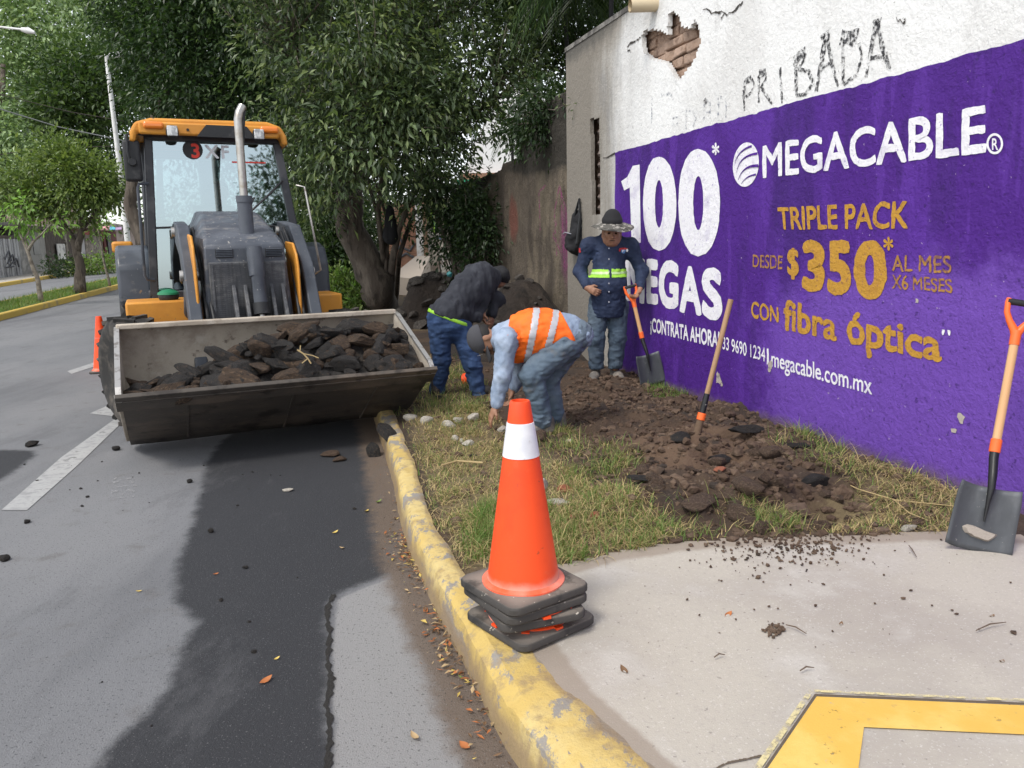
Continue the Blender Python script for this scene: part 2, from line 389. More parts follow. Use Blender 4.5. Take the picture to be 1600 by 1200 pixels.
strip('far_road', -13.05, -9.3, -10, 130, -0.004, ASPH, 4)
strip('median_kerb', -7.85, -7.68, -10, 120, 0.15, FARYEL, 2, 0.2)
strip('median_kerb', -9.32, -9.18, -10, 120, 0.15, FARYEL, 2, 0.2)
strip('median_turf', -9.19, -7.84, -10, 120, 0.135, GRASSG, 2)
strip('far_kerb', -13.2, -13.04, -10, 120, 0.15, FARYEL, 2, 0.2)
strip('far_pavement', -15.2, -13.19, -10, 120, 0.14, CONC, 2, 0.2)
# worn lane paint
def pxsheet(name, L, z, mt, kind='structure'):
    b = MB(); P = [gz(px, py, z) for px, py in L]; b.add(P, [tuple(range(len(P)))]); return tag(b.build(name, mt), kind=kind)
pxsheet('lane_marking', [(2, 797), (42, 797), (120, 728), (201, 650), (186, 650), (95, 715)], 0.004, PAINTW)
pxsheet('lane_marking', [(178, 745), (218, 742), (209, 778), (172, 780)], 0.004, mat('faint_paint', (0.36, 0.36, 0.36), 0.85, alpha=(20, 0.5, 0.72)))
pxsheet('lane_marking', [(140, 646), (172, 632), (192, 640), (196, 648), (175, 650)], 0.004, PAINTW)
pxsheet('lane_marking', [(105, 580), (160, 562), (168, 566), (112, 584)], 0.004, PAINTW)
# ragged tar seam between old and new asphalt
b = MB(); seam = [(519, 930), (510, 960), (516, 990), (512, 1030), (518, 1065), (510, 1100), (516, 1140), (511, 1200), (513, 1290)]
Q = resample(np.array([gz(*q)[:2] for q in seam]), 0.02); rs = random.Random(4)
L_ = [(p[0] - rs.uniform(0.003, 0.016), p[1], 0.005) for p in Q]; R_ = [(p[0] + rs.uniform(0.003, 0.02), p[1], 0.005) for p in Q]
for i in range(len(Q) - 1): b.add([L_[i], R_[i], R_[i + 1], L_[i + 1]], [(0, 1, 2, 3)])
tag(b.build('tar_seam', TAR), kind='structure')

# ---- concrete pavement slab
back = [gz(px, py, 0.152)[:2] for px, py in [(735, 905), (800, 893), (885, 884), (970, 862), (1060, 848), (1180, 840), (1330, 836), (1490, 832), (1600, 838), (1700, 845)]]
sx = np.arange(-0.4, 9, 0.03)
def slab_keep(x, y):
    yb = np.interp(x, [p[0] for p in back], [p[1] for p in back]) + 0.03 * (fbm(x * 6, 0 * y, 3) - 0.5)
    return (y < yb) & (y > -0.2) & inpoly(x, y, [tuple(p) for p in KQ[(KQ[:, 1] < 4.2)] + np.array([0.1, 0.03])] + [(9, 4.2)])
slab, V = grid_sheet('pavement', sx, np.arange(0.0, 4.3, 0.03), lambda x, y: 0.15 + 0.003 * (fbm(x * 0.9, y * 0.9, 12) - 0.5), CONC, keep=slab_keep)
yk = np.min(np.hypot(V[:, 0][:, None] - KQ[::2, 0][None, :300], V[:, 1][:, None] - KQ[::2, 1][None, :300]), axis=1)
yb = np.interp(V[:, 0], [p[0] for p in back], [p[1] for p in back])
setattr_float(slab, 'edge', np.maximum(np.clip(1 - (yk - 0.24) / 0.13, 0, 1), np.clip(1 - (yb - V[:, 1]) / 0.22, 0, 1) * 0.95)); tag(slab, kind='structure')
ZR = 0.1545
pxsheet('ramp_marking', [(1276, 1088), (1700, 1106), (1700, 1152), (1350, 1136), (1340, 1210), (1330, 1270), (1150, 1270), (1198, 1202)], ZR, PAINTY)
GRV = mat('groove', (0.11, 0.085, 0.06), 0.95)
pxsheet('ramp_groove', [(1273, 1084), (1700, 1102), (1700, 1104.5), (1275, 1087), (1197, 1201), (1150, 1268), (1146, 1268), (1193, 1201)], ZR + 0.002, GRV)
PALEY = mat('pale_yellow', (0.60, 0.52, 0.28), 0.85, alpha=(30, 0.35, 0.6))
pxsheet('ramp_edge_paint', [(1264, 1077), (1700, 1096), (1700, 1100), (1271, 1081), (1189, 1201), (1142, 1268), (1128, 1268), (1176, 1201)], ZR + 0.002, PALEY)
b = MB(); Q = resample(np.array([gz(*q, ZR)[:2] for q in [(1190, 1180), (1165, 1186), (1135, 1192), (1120, 1200), (1100, 1206)]]), 0.012)
for i in range(len(Q) - 1):
    j = [rs.uniform(-0.003, 0.003) for _ in range(2)]; b.add([(Q[i][0], Q[i][1] - 0.004, ZR), (Q[i + 1][0], Q[i + 1][1] - 0.004, ZR), (Q[i + 1][0], Q[i + 1][1] + 0.003 + j[0], ZR), (Q[i][0], Q[i][1] + 0.003, ZR)], [(0, 1, 2, 3)])
tag(b.build('pavement_crack', GRV), kind='structure')

# ---- soil verge (height field)
bx = [p[0] for p in back]; by = [p[1] for p in back]
MOUNDS = [((1045, 705), 0.10, 0.40), ((1120, 690), 0.06, 0.4), ((1150, 760), 0.08, 0.30), ((1220, 775), 0.07, 0.2), ((1250, 740), 0.08, 0.3), ((1290, 790), -0.10, 0.16), ((1165, 700), -0.06, 0.12), ((1060, 770), 0.07, 0.3), ((960, 640), 0.04, 0.5), ((930, 700), 0.05, 0.3), ((680, 660), 0.06, 0.35), ((740, 640), 0.05, 0.3), ((1330, 740), 0.05, 0.3), ((1200, 650), 0.06, 0.4), ((1240, 700), 0.06, 0.3), ((948, 602), 0.055, 0.55)]
MW = [(gz(px, py, 0.18)[:2], h, r) for (px, py), h, r in MOUNDS]
dirtpoly = PX([(930, 600), (1000, 585), (1150, 615), (1330, 690), (1440, 760), (1390, 812), (1300, 836), (1050, 842), (960, 760), (900, 700), (860, 640)], 0.15)
strawpoly = PX([(640, 650), (740, 640), (830, 700), (960, 770), (1060, 830), (900, 875), (740, 890), (690, 800)], 0.15)
strawpoly2 = PX([(1200, 812), (1340, 760), (1460, 740), (1560, 800), (1500, 832), (1300, 832), (1180, 836)], 0.15)
def soilz(x, y):
    z = 0.145 + np.vectorize(tzc)(y) + 0.05 * np.clip((y - 6) / 6, 0, 1)
    di = smo(sdist(x, y, dirtpoly), 0.25)
    for (c, h, r) in MW: z = z + h * np.exp(-((x - c[0]) ** 2 + (y - c[1]) ** 2) / r ** 2)
    z = z + (0.05 + 0.09 * di) * (fbm(x * 2.2, y * 2.2, 31, 5, 0.55) - 0.5) + (0.012 + 0.10 * di) * (fbm(x * 8, y * 8, 37, 4, 0.6) - 0.5)
    z = z + di * 0.07 * np.maximum(0, vnoise(x * 11, y * 11, 77) - 0.5)
    kd = x - kerbx(y) - 0.13                                  # beyond the kerb the soil dives below it
    f = np.clip(kd / 0.12, 0, 1); z = 0.135 * (1 - f) + z * f - np.clip(-kd, 0, 0.6) * 1.2
    yb = np.interp(x, bx, by); f = np.clip((y - yb) / 0.12, 0, 1)
    z = np.where(y < yb + 0.12, (0.15 * (1 - f) + z * f), z) - np.clip(yb - y, 0, 0.3) * 0.5
    return z
soil, V = grid_sheet('soil_verge', np.arange(-2.0, 3.4, 0.025), np.arange(2.9, 10.2, 0.028), soilz, SOIL, keep=lambda x, y: (x > kerbx(y) + 0.08) & (y > np.interp(x, bx, by) - 0.15) & ((x - WB[0]) * WN[0] + (y - WB[1]) * WN[1] > -0.2))
x, y = V[:, 0], V[:, 1]
setattr_float(soil, 'dry', np.exp(-((x - MW[0][0][0]) ** 2 + (y - MW[0][0][1]) ** 2) / 0.45 ** 2) * 0.9 + 0.35 * smo(sdist(x, y, dirtpoly), 0.4))
setattr_float(soil, 'straw', np.maximum(smo(sdist(x, y, strawpoly), 0.25), 0.8 * smo(sdist(x, y, strawpoly2), 0.25))); tag(soil, kind='structure')
soil2, V = grid_sheet('soil_verge', np.arange(-9, 4.0, 0.12), np.arange(10.1, 30, 0.12), lambda x, y: soilz(x, y) - 0.004, SOIL, keep=lambda x, y: (x > kerbx(y) + 0.08) & ((x - WB[0]) * WN[0] + (y - WB[1]) * WN[1] > -0.4))
x, y = V[:, 0], V[:, 1]
setattr_float(soil2, 'dry', 0.3 + 0 * x); setattr_float(soil2, 'straw', 0.45 * (y > 13)); tag(soil2, kind='structure')
def soil_at(x, y): return float(soilz(np.array([x]), np.array([y]))[0])
def on_soil(px, py):
    p = gz(px, py, 0.15)
    for _ in range(6): p = gz(px, py, soil_at(p[0], p[1]))
    return p
# ================================================================== PAINTED BOUNDARY WALL
WHITE = mat('white_render', (0.80, 0.80, 0.785), 0.9, layers=[
    dict(c=(0.62, 0.61, 0.59), s=1.5, d=7, lo=0.45, hi=0.68, a=0.6, st=(1, 1, .5)), dict(c=(0.45, 0.44, 0.43), s=2.6, d=8, r=.7, lo=0.58, hi=0.72, a=0.5, st=(1.5, 1.5, .3)),
    dict(c=(0.31, 0.30, 0.285), s=1.6, d=8, r=0.68, attr='age', n=0.9, lo=0.75, hi=1.5, a=0.9, st=(1.4, 1.4, 0.35)),
    dict(c=(0.15, 0.14, 0.13), s=3.0, d=8, r=0.7, attr='age', n=0.9, lo=1.08, hi=1.55, a=0.85, st=(1.5, 1.5, 0.25)),
    dict(c=(0.52, 0.42, 0.26), s=2.1, d=6, attr='age', n=0.8, lo=1.05, hi=1.3, a=0.14, st=(1, 1, 0.5)),
    dict(c=(0.10, 0.095, 0.085), s=9, d=6, attr='top', n=0.7, lo=0.85, hi=1.3, a=0.85, st=(1, 1, 0.3)),
    dict(c=(0.30, 0.29, 0.27), s=45, d=3, lo=0.66, hi=0.7, a=0.6)],
    bump=[(24, 0.55, 0.02), (90, 0.5, 0.006), (5, 0.3, 0.04)])
PURP = mat('purple_paint', (0.066, 0.012, 0.215), 0.7, layers=[dict(c=(0.115, 0.033, 0.34), s=1.6, d=3, lo=0.55, hi=0.60, a=0.45, st=(3, 3, .45)), dict(c=(0.045, 0.010, 0.15), s=2.1, d=3, lo=0.56, hi=0.60, a=0.5, st=(2.2, 2.2, .4)),
    dict(c=(0.098, 0.026, 0.31), s=1.3, d=6, lo=0.48, hi=0.66, a=0.8, st=(1, 1, 0.6)), dict(c=(0.036, 0.008, 0.125), s=1.0, d=7, lo=0.52, hi=0.68, a=0.7, st=(1.3, 1.3, 0.4)),
    dict(c=(0.17, 0.075, 0.43), s=4.0, d=8, r=0.72, attr='chalk', n=0.7, lo=0.72, hi=1.05, a=0.75),
    dict(c=(0.03, 0.008, 0.10), s=26, d=4, lo=0.6, hi=0.7, a=0.6),
    dict(c=(0.42, 0.34, 0.48), s=30, d=3, lo=0.715, hi=0.735, a=0.75), dict(c=(0.13, 0.09, 0.11), s=6, d=8, attr='foot', n=0.7, lo=0.95, hi=1.35, a=0.8)],
    bump=[(22, 0.7, 0.022), (80, 0.65, 0.008), (4, 0.3, 0.05)], spec=0.35)
LETW = mat('white_lettering', (0.80, 0.79, 0.82), 0.8, layers=[dict(c=(0.60, 0.57, 0.68), s=6, d=7, lo=0.52, hi=0.68, a=0.7), dict(c=(0.30, 0.22, 0.48), s=40, d=4, lo=0.62, hi=0.68, a=0.7)], bump=[(22, 0.6, 0.02), (80, 0.5, 0.006)])
LETY = mat('ochre_lettering', (0.50, 0.265, 0.035), 0.8, layers=[dict(c=(0.42, 0.21, 0.035), s=6, d=7, lo=0.48, hi=0.66, a=0.8), dict(c=(0.22, 0.10, 0.07), s=42, d=5, lo=0.58, hi=0.66, a=0.7)], bump=[(22, 0.7, 0.02), (80, 0.6, 0.006)])
LETY2 = mat('thin_ochre_lettering', (0.38, 0.19, 0.045), 0.8, layers=[dict(c=(0.16, 0.07, 0.10), s=26, d=5, lo=0.5, hi=0.6, a=0.8)], bump=[(22, 0.7, 0.02)])
ADOBE = mat('exposed_adobe', (0.33, 0.225, 0.165), 0.95, layers=[dict(c=(0.42, 0.30, 0.23), s=4, lo=0.42, hi=0.62), dict(c=(0.16, 0.10, 0.07), s=9, lo=0.55, hi=0.7, a=0.8)], bump=[(20, 0.8, 0.03)])
WTOP = 3.93; WEND = 2.05; WNEAR = -9.0
HOLE = [wuz(*p) for p in [(1006, 55), (1012, 47), (1030, 45), (1046, 52), (1047, 25), (1056, 20), (1066, 28), (1068, 40), (1082, 45), (1092, 30), (1099, 62), (1090, 92), (1075, 112), (1066, 127), (1056, 118), (1045, 98), (1020, 92), (1008, 80)]]
SLOT = [wuz(*p) for p in [(925, 186), (940, 184), (941, 334), (928, 336)]]
wall = thing('boundary_wall', tuple(wpt(WEND, 0)), 'tall white rendered boundary wall with a purple painted advertisement along its lower half', 'wall')
wl = np.array(wall.location)
def wall_grid(name, us, zs, parent, mats, attrs, keep=None, off=0.0):
    U, Z = np.meshgrid(us, zs); P = WB[None, None, :] + WD * U[..., None] + WN * off + np.array([0, 0, 1.0]) * Z[..., None]
    V = P.reshape(-1, 3) - np.array(parent.location if parent else (0, 0, 0)); nx = len(us); ny = len(zs)
    i = (np.arange(nx - 1)[None, :] + np.arange(ny - 1)[:, None] * nx).ravel(); Fc = np.stack([i, i + 1, i + nx + 1, i + nx], 1)
    u, z = U.ravel(), Z.ravel()
    if keep is not None:
        k = keep(u[Fc].mean(1), z[Fc].mean(1)); Fc = Fc[k]
        used = np.unique(Fc); mp = np.full(len(V), -1); mp[used] = np.arange(len(used)); V = V[used]; Fc = mp[Fc]; u = u[used]; z = z[used]
    o = raw(name, V, Fc, mats, parent)
    for an, fn in attrs.items(): setattr_float(o, an, fn(u, z))
    return o
age = lambda u, z: np.clip((u + 0.9) / 2.4, 0, 1) * 1.15 + 0.25 * np.clip((0.3 - np.abs(z - 3.9)) / 0.3, 0, 1)
us = np.r_[np.arange(WNEAR, -4.9, 0.2), np.arange(-4.8, WEND + 0.001, 0.025)]; us[-1] = WEND
zs = np.r_[np.arange(-0.3, 1.0, 0.1), np.arange(1.0, WTOP, 0.025), WTOP]
def nohole(u, z): return ~(inpoly(u + 0.03 * (fbm(u * 14, z * 14, 2) - 0.5), z + 0.03 * (fbm(u * 14 + 5, z * 14, 4) - 0.5), HOLE) | inpoly(u, z, SLOT))
front = wall_grid('render_coat', us, zs, wall, WHITE, {'age': age, 'top': lambda u, z: np.clip((z - 3.55) / 0.35, 0, 1) * np.clip((u + 1.2) / 2.4, 0.15, 1)}, keep=nohole)
sm = front.modifiers.new('thickness', 'SOLIDIFY'); sm.thickness = 0.05; sm.offset = 0   # coat has a real broken edge round the holes
# the masonry behind the coat
def uzbox(mb, u0, u1, z0, z1, o0, o1, mi=0):
    P = [wpt(u, z, o) - wl for u in (u0, u1) for z in (z0, z1) for o in (o0, o1)]
    return mb.add(P, [(0, 1, 3, 2), (4, 6, 7, 5), (0, 4, 5, 1), (2, 3, 7, 6), (0, 2, 6, 4), (1, 5, 7, 3)], mi)
b = MB(); uzbox(b, WNEAR, SLOT[0][0] - 0.35, -0.3, WTOP - 0.01, -0.34, -0.085); uzbox(b, SLOT[0][0] - 0.35, WEND - 0.01, -0.3, WTOP - 0.01, -0.34, -0.14); b.build('masonry', ADOBE, wall)
b = MB(); uzbox(b, WNEAR, WEND + 0.02, WTOP, WTOP + 0.05, -0.36, 0.035); b.build('coping', mat('dirty_coping', (0.25, 0.24, 0.22), 0.95, layers=[dict(c=(0.08, 0.075, 0.07), s=5, lo=0.4, hi=0.6)], bump=[(20, .6, .03)]), wall)
# broken adobe bricks showing in the hole
b = MB(); hu = [p[0] for p in HOLE]; hz = [p[1] for p in HOLE]; rh = random.Random(5); zz = min(hz) - 0.05; row = 0
while zz < max(hz) + 0.05:
    uu = min(hu) - 0.1 + (row % 2) * 0.15
    while uu < max(hu) + 0.1:
        wdt = rh.uniform(0.16, 0.32); dep = rh.uniform(-0.075, -0.035)
        P = [wpt(u_ + rh.uniform(-.012, .012), z_ + rh.uniform(-.012, .012), dep + rh.uniform(-.012, .012)) - wl for (u_, z_) in ((uu, zz), (uu + wdt, zz), (uu + wdt, zz + 0.085), (uu, zz + 0.085))]
        Pb = [wpt(u_, z_, -0.12) - wl for (u_, z_) in ((uu, zz), (uu + wdt, zz), (uu + wdt, zz + 0.085), (uu, zz + 0.085))]
        if rh.random() > 0.12: b.add(P + Pb, [(0, 1, 2, 3), (0, 1, 5, 4), (1, 2, 6, 5), (2, 3, 7, 6), (3, 0, 4, 7)])
        uu += wdt + 0.012
    zz += 0.1; row += 1
b.build('exposed_brick', ADOBE, wall, bevel=0.012)
# stub lumps of rusty iron in the slot
b = MB(); z0, z1 = min(p[1] for p in SLOT), max(p[1] for p in SLOT); uc = sum(p[0] for p in SLOT) / 4
for k in range(9): zz = z0 + (z1 - z0) * (k + 0.5) / 9; b.tube([wpt(uc - 0.09, zz, -0.06) - wl, wpt(uc + 0.03, zz + 0.02, -0.05) - wl, wpt(uc + 0.09, zz, -0.08) - wl], [0.025, 0.035, 0.02], 6)
b.build('iron_rung', mat('old_iron', (0.13, 0.10, 0.085), 0.9, bump=[(40, .8, .01)]), wall, smooth=True)
# drain pipe end near the top
pu, pz = wuz(1030, 6); b = MB(); a = wpt(pu, pz, -0.1) - wl; e = wpt(pu + 0.05, pz - 0.02, 0.28) - wl; b.tube([a, e], 0.062, 18, caps=False); b.tube([e, a], 0.052, 18, caps=False)
b.build('drain_pipe', mat('beige_pipe', (0.55, 0.45, 0.30), 0.5), wall, smooth=True)
# cracks
b = MB(); rc = random.Random(9)
for path in ([(1103, 15), (1122, 20), (1130, 18), (1140, 24), (1158, 12), (1168, 0)], [(1137, 20), (1130, 32)], [(985, 72), (1000, 62), (1007, 58)], [(1060, 125), (1062, 135)], [(985, 78), (990, 82)], [(1405, 30), (1418, 34), (1422, 28)], [(965, 240), (940, 250)]):
    Q = [wuz(*p) for p in path]; fine = []
    for i in range(len(Q) - 1):
        for k in range(4): t = k / 4; fine.append((Q[i][0] + (Q[i + 1][0] - Q[i][0]) * t + rc.uniform(-.012, .012), Q[i][1] + (Q[i + 1][1] - Q[i][1]) * t + rc.uniform(-.012, .012)))
    for i in range(len(fine) - 1):
        h = rc.uniform(0.003, 0.012); (ua, za), (ub, zb) = fine[i], fine[i + 1]
        b.add([wpt(ua, za - h, .031) - wl, wpt(ub, zb - h, .031) - wl, wpt(ub, zb + h, .031) - wl, wpt(ua, za + h, .031) - wl], [(0, 1, 2, 3)])
b.build('crack', mat('crack_dark', (0.05, 0.045, 0.04), 0.95), wall)

# ---- purple advertisement
MOFF = 0.031
ML = wuz(965, 235)[0]
def mural_top(u): return 2.565 + 0.02 * (fbm(u * 1.3, 0 * u, 71) - 0.5) + 0.022 * (fbm(u * 14, 0 * u, 72) - 0.5)
us = np.r_[np.arange(WNEAR, -4.9, 0.2), np.arange(-4.8, ML, 0.03), ML]; zz = np.r_[np.linspace(-0.2, 2.4, 60), np.linspace(2.44, 2.6, 8)]
mural = wall_grid('mural_paint', us, zz, wall, PURP, {'chalk': lambda u, z: np.clip((-u - 1.2) / 2.0, 0, 1) * np.clip((1.9 - z) / 0.9, 0, 1), 'foot': lambda u, z: np.clip((0.42 - z) / 0.25, 0, 1)}, off=MOFF)
me = mural.data; co = np.empty(len(me.vertices) * 3, np.float32); me.vertices.foreach_get('co', co); co = co.reshape(-1, 3)
W_ = co + wl - WB; uu = W_ @ WD; zv = co[:, 2] + wl[2]
zn = np.where(zv > 2.0, 2.0 + (zv - 2.0) * (mural_top(uu) - 2.0) / 0.6, zv); un = np.where(uu > ML - 0.001, uu + 0.03 * (fbm(zv * 8, 0 * zv, 6) - 0.5), uu)
co = (WB[None] + WD[None] * un[:, None] + WN[None] * MOFF + np.array([0, 0, 1.0])[None] * zn[:, None]) - wl
me.vertices.foreach_set('co', co.astype(np.float32).ravel()); me.update()

c5 = lambda x, y: (950 + x / 2.0692, 60 + y / 2.0692)           # reading coordinates of the enlarged view
def text2d(txt, bold, res=5):
    cu = bpy.data.curves.new('lettering', 'FONT'); cu.body = txt; cu.offset = 0.0; cu.resolution_u = res
    o = bpy.data.objects.new('lettering', cu); COL.objects.link(o); dg = bpy.context.evaluated_depsgraph_get()
    me = bpy.data.meshes.new_from_object(o.evaluated_get(dg)); bpy.data.objects.remove(o); bpy.data.curves.remove(cu)
    bm = bmesh.new(); bm.from_mesh(me)
    for _ in range(3):
        es = [e for e in bm.edges if e.is_boundary and e.calc_length() > 0.05]
        if not es: break
        bmesh.ops.subdivide_edges(bm, edges=es, cuts=1)
    bmesh.ops.remove_doubles(bm, verts=bm.verts, dist=1e-5)
    mv = {}                                            # brush-thick strokes: push the outline outwards
    for e in bm.edges:
        if not e.is_boundary: continue
        a, c = e.verts; d = (c.co - a.co); n_ = Vector((d.y, -d.x, 0)); f = e.link_faces[0].calc_center_median()
        if n_.dot(f - a.co) > 0: n_ = -n_
        if n_.length > 1e-9:
            for v in (a, c): mv[v] = mv.get(v, Vector()) + n_.normalized()
    for v, n_ in mv.items():
        if n_.length > 1e-6: v.co += n_.normalized() * bold
    bm.to_mesh(me); bm.free(); return me
def letter(txt, quad, mt, bold=0.02, off=MOFF + 0.004, jit=0.006, base0=True, parent=None, name='lettering', rowzoom=c5):
    me = text2d(txt, bold); n = len(me.vertices); co = np.empty(n * 3, np.float32); me.vertices.foreach_get('co', co); co = co.reshape(-1, 3)
    x0, x1 = co[:, 0].min(), co[:, 0].max(); y0 = 0.0 if base0 else co[:, 1].min(); y1 = co[:, 1].max()
    a = (co[:, 0] - x0) / (x1 - x0); c = (co[:, 1] - y0) / (y1 - y0)
    Q = [np.array(wuz(*rowzoom(*q))) for q in quad]                # TL TR BR BL in wall metres
    uv = ((1 - a) * c)[:, None] * Q[0] + (a * c)[:, None] * Q[1] + (a * (1 - c))[:, None] * Q[2] + ((1 - a) * (1 - c))[:, None] * Q[3]
    sd = sum(map(ord, txt)); k = 26
    uv[:, 0] += jit * 2 * (fbm(uv[:, 0] * k, uv[:, 1] * k, sd, 3) - 0.5); uv[:, 1] += jit * 2 * (fbm(uv[:, 0] * k + 40, uv[:, 1] * k, sd + 3, 3) - 0.5)
    par = parent or mural; pl = wl
    co2 = (WB[None] + WD[None] * uv[:, :1] + WN[None] * off + np.array([0, 0, 1.0])[None] * uv[:, 1:2]) - pl
    me.vertices.foreach_set('co', co2.astype(np.float32).ravel()); me.materials.clear(); me.materials.append(mt); me.update()
    return link(name, me, par)
letter('0', [(123, 382), (232, 380), (232, 664), (123, 662)], LETW, 0.055)
letter('0', [(238, 358), (374, 356), (374, 680), (238, 676)], LETW, 0.055)
letter('*', [(348, 338), (372, 338), (372, 378), (348, 378)], LETW, 0.02, base0=False)
letter('M', [(66, 700), (130, 712), (128, 850), (66, 838)], LETW, 0.05)
letter('E', [(134, 712), (172, 714), (172, 852), (134, 848)], LETW, 0.05)
letter('G', [(174, 712), (240, 720), (238, 866), (174, 860)], LETW, 0.05)
letter('A', [(240, 732), (314, 740), (314, 888), (242, 876)], LETW, 0.045)
letter('S', [(314, 738), (380, 742), (382, 906), (314, 890)], LETW, 0.05)
letter('¡CONTRATA AHORA!', [(147, 902), (372, 947), (372, 1000), (147, 945)], LETW, 0.03, jit=0.004)
letter('MEGACABLE', [(512, 345), (1240, 212), (1240, 364), (512, 449)], LETW, 0.022)
letter('TRIPLE PACK', [(560, 546), (990, 524), (985, 612), (566, 616)], LETY, 0.024, jit=0.007)
letter('DESDE', [(480, 698), (577, 702), (577, 746), (480, 738)], LETY2, 0.01)
letter('$', [(592, 676), (630, 676), (630, 782), (592, 776)], LETY, 0.035, base0=False)
letter('3', [(640, 650), (715, 652), (715, 812), (640, 804)], LETY, 0.05, jit=0.009)
letter('5', [(722, 652), (800, 652), (800, 822), (722, 814)], LETY, 0.05, jit=0.009)
letter('0', [(808, 652), (916, 650), (916, 836), (808, 826)], LETY, 0.05, jit=0.009)
letter('*', [(906, 640), (938, 640), (938, 686), (906, 686)], LETY, 0.02, base0=False)
letter('AL MES', [(932, 699), (1125, 702), (1125, 757), (932, 751)], LETY2, 0.014, jit=0.008)
letter('X6 MESES', [(932, 764), (1128, 776), (1128, 822), (932, 806)], LETY2, 0.012, jit=0.008)
letter('CON', [(475, 846), (564, 868), (564, 919), (475, 900)], LETY, 0.024, jit=0.008)
letter('fibra', [(580, 838), (753, 884), (753, 974), (580, 937)], LETY, 0.03, jit=0.009)
letter('óptica', [(785, 878), (1095, 946), (1095, 1042), (785, 980)], LETY, 0.03, jit=0.01)
letter('33 9690 1234', [(382, 962), (520, 1000), (520, 1043), (382, 1003)], LETW, 0.008, jit=0.004)
letter('|', [(526, 1002), (532, 1002), (532, 1052), (526, 1052)], LETW, 0.02, base0=False)
letter('megacable.com.mx', [(540, 1008), (868, 1094), (868, 1150), (540, 1058)], LETW, 0.014, jit=0.005)
letter('"', [(1095, 940), (1122, 942), (1122, 958), (1095, 958)], LETW, 0.0, base0=False)
# round emblem: a disc with rays cut out, and the registered mark
def ell(cx, cy, rx, ry, n=40, tilt=0.0):
    return [(cx + rx * math.cos(2 * math.pi * k / n) * math.cos(tilt) - ry * math.sin(2 * math.pi * k / n) * math.sin(tilt), cy + rx * math.cos(2 * math.pi * k / n) * math.sin(tilt) + ry * math.sin(2 * math.pi * k / n) * math.cos(tilt)) for k in range(n)]
def flat(name, polys, mt, off, parent=None, conv=c5):
    b = MB()
    for p in polys: b.add([wpt(*wuz(*conv(*q)), off) - wl for q in p], [tuple(range(len(p)))])
    o = b.build(name, mt, parent or mural); return o
em = flat('emblem', [ell(458, 408, 42, 72, 44, 0.1)], LETW, MOFF + 0.004)
def arcband(x0, y0, x1, y1, bulge, w0, w1, n=10):
    P = []; dx, dy = x1 - x0, y1 - y0
    for k in range(n + 1):
        t = k / n; o_ = bulge * 4 * t * (1 - t); P.append((x0 + dx * t - dy * o_, y0 + dy * t + dx * o_))
    L = [(P[k][0], P[k][1] - (w0 + (w1 - w0) * k / n)) for k in range(n + 1)]; R = [(P[k][0], P[k][1] + (w0 + (w1 - w0) * k / n)) for k in range(n, -1, -1)]
    return L + R
flat('emblem_ray', [arcband(428, 446, 497, 372, -0.22, 1, 4), arcband(434, 458, 500, 412, -0.2, 1, 5), arcband(444, 470, 492, 440, -0.12, 1, 3), arcband(421, 425, 478, 348, -0.18, 1, 3.5)], PURP, MOFF + 0.008)
flat('lettering', [[(52, 462), (72, 448), (90, 412), (112, 408), (116, 660), (86, 662), (80, 482), (62, 492)]], LETW, MOFF + 0.004)
ring_o = ell(1267, 341, 27, 34); ring_i = ell(1267, 341, 20, 26)
b = MB(); P = [wpt(*wuz(*c5(*q)), MOFF + .004) - wl for q in ring_o + ring_i]; n = len(ring_o); b.add(P, [(k, (k + 1) % n, n + (k + 1) % n, n + k) for k in range(n)]); b.build('registered_mark', LETW, mural)
letter('R', [(1258, 324), (1278, 324), (1278, 360), (1258, 360)], LETW, 0.015, jit=0.002)
# small chips in the paint
CHIP = mat('paint_chip', (0.42, 0.37, 0.33), 0.9, bump=[(40, .6, .01)]); rc = random.Random(3); b = MB()
for (px, py, r) in [(1128, 592, 9), (1127, 585, 5), (1210, 568, 6), (1509, 652, 5), (1497, 672, 4), (1208, 577, 4), (1133, 600, 4), (1440, 470, 3)]:
    u, z = wuz(px, py); k = 9; rr = r * 0.0055; b.add([wpt(u + math.cos(6.283 * i / k) * rr * rc.uniform(.5, 1.2), z + math.sin(6.283 * i / k) * rr * rc.uniform(.5, 1.4), MOFF + .004) - wl for i in range(k)], [tuple(range(k))])
b.build('paint_chip', CHIP, mural)

# ---- sprayed graffiti on the white part
SPRAY = mat('black_spray', (0.045, 0.045, 0.05), 0.9, alpha=(42, 0.42, 0.60))
SPRAYF = mat('faint_spray', (0.30, 0.32, 0.37), 0.9, alpha=(30, 0.46, 0.68))
c6 = lambda x, y: (880 + x / 2.2222, y / 2.2222)
def stroke(mb, pts, wd, conv=c6, off=0.029):
    Q = [np.array(wuz(*conv(*p))) for p in pts]; F_ = []
    for i in range(len(Q) - 1):
        n = max(2, int(np.linalg.norm(Q[i + 1] - Q[i]) / 0.03))
        for k in range(n): F_.append(Q[i] + (Q[i + 1] - Q[i]) * k / n)
    F_.append(Q[-1]); F_ = np.array(F_); t = np.gradient(F_, axis=0); t /= np.linalg.norm(t, axis=1)[:, None] + 1e-9; nn = np.stack([-t[:, 1], t[:, 0]], 1)
    ww = np.array([(wd[0] + (wd[1] - wd[0]) * k / len(F_)) * (0.8 + 0.4 * float(vnoise(k * .7, 1, 3))) for k in range(len(F_))])
    A = F_ + nn * ww[:, None] / 2; B = F_ - nn * ww[:, None] / 2; o = len(mb.v)
    vs = [wpt(*a, off) - wl for a in A] + [wpt(*c, off) - wl for c in B]; n = len(F_)
    mb.add(vs, [(i, i + 1, n + i + 1, n + i) for i in range(n - 1)])
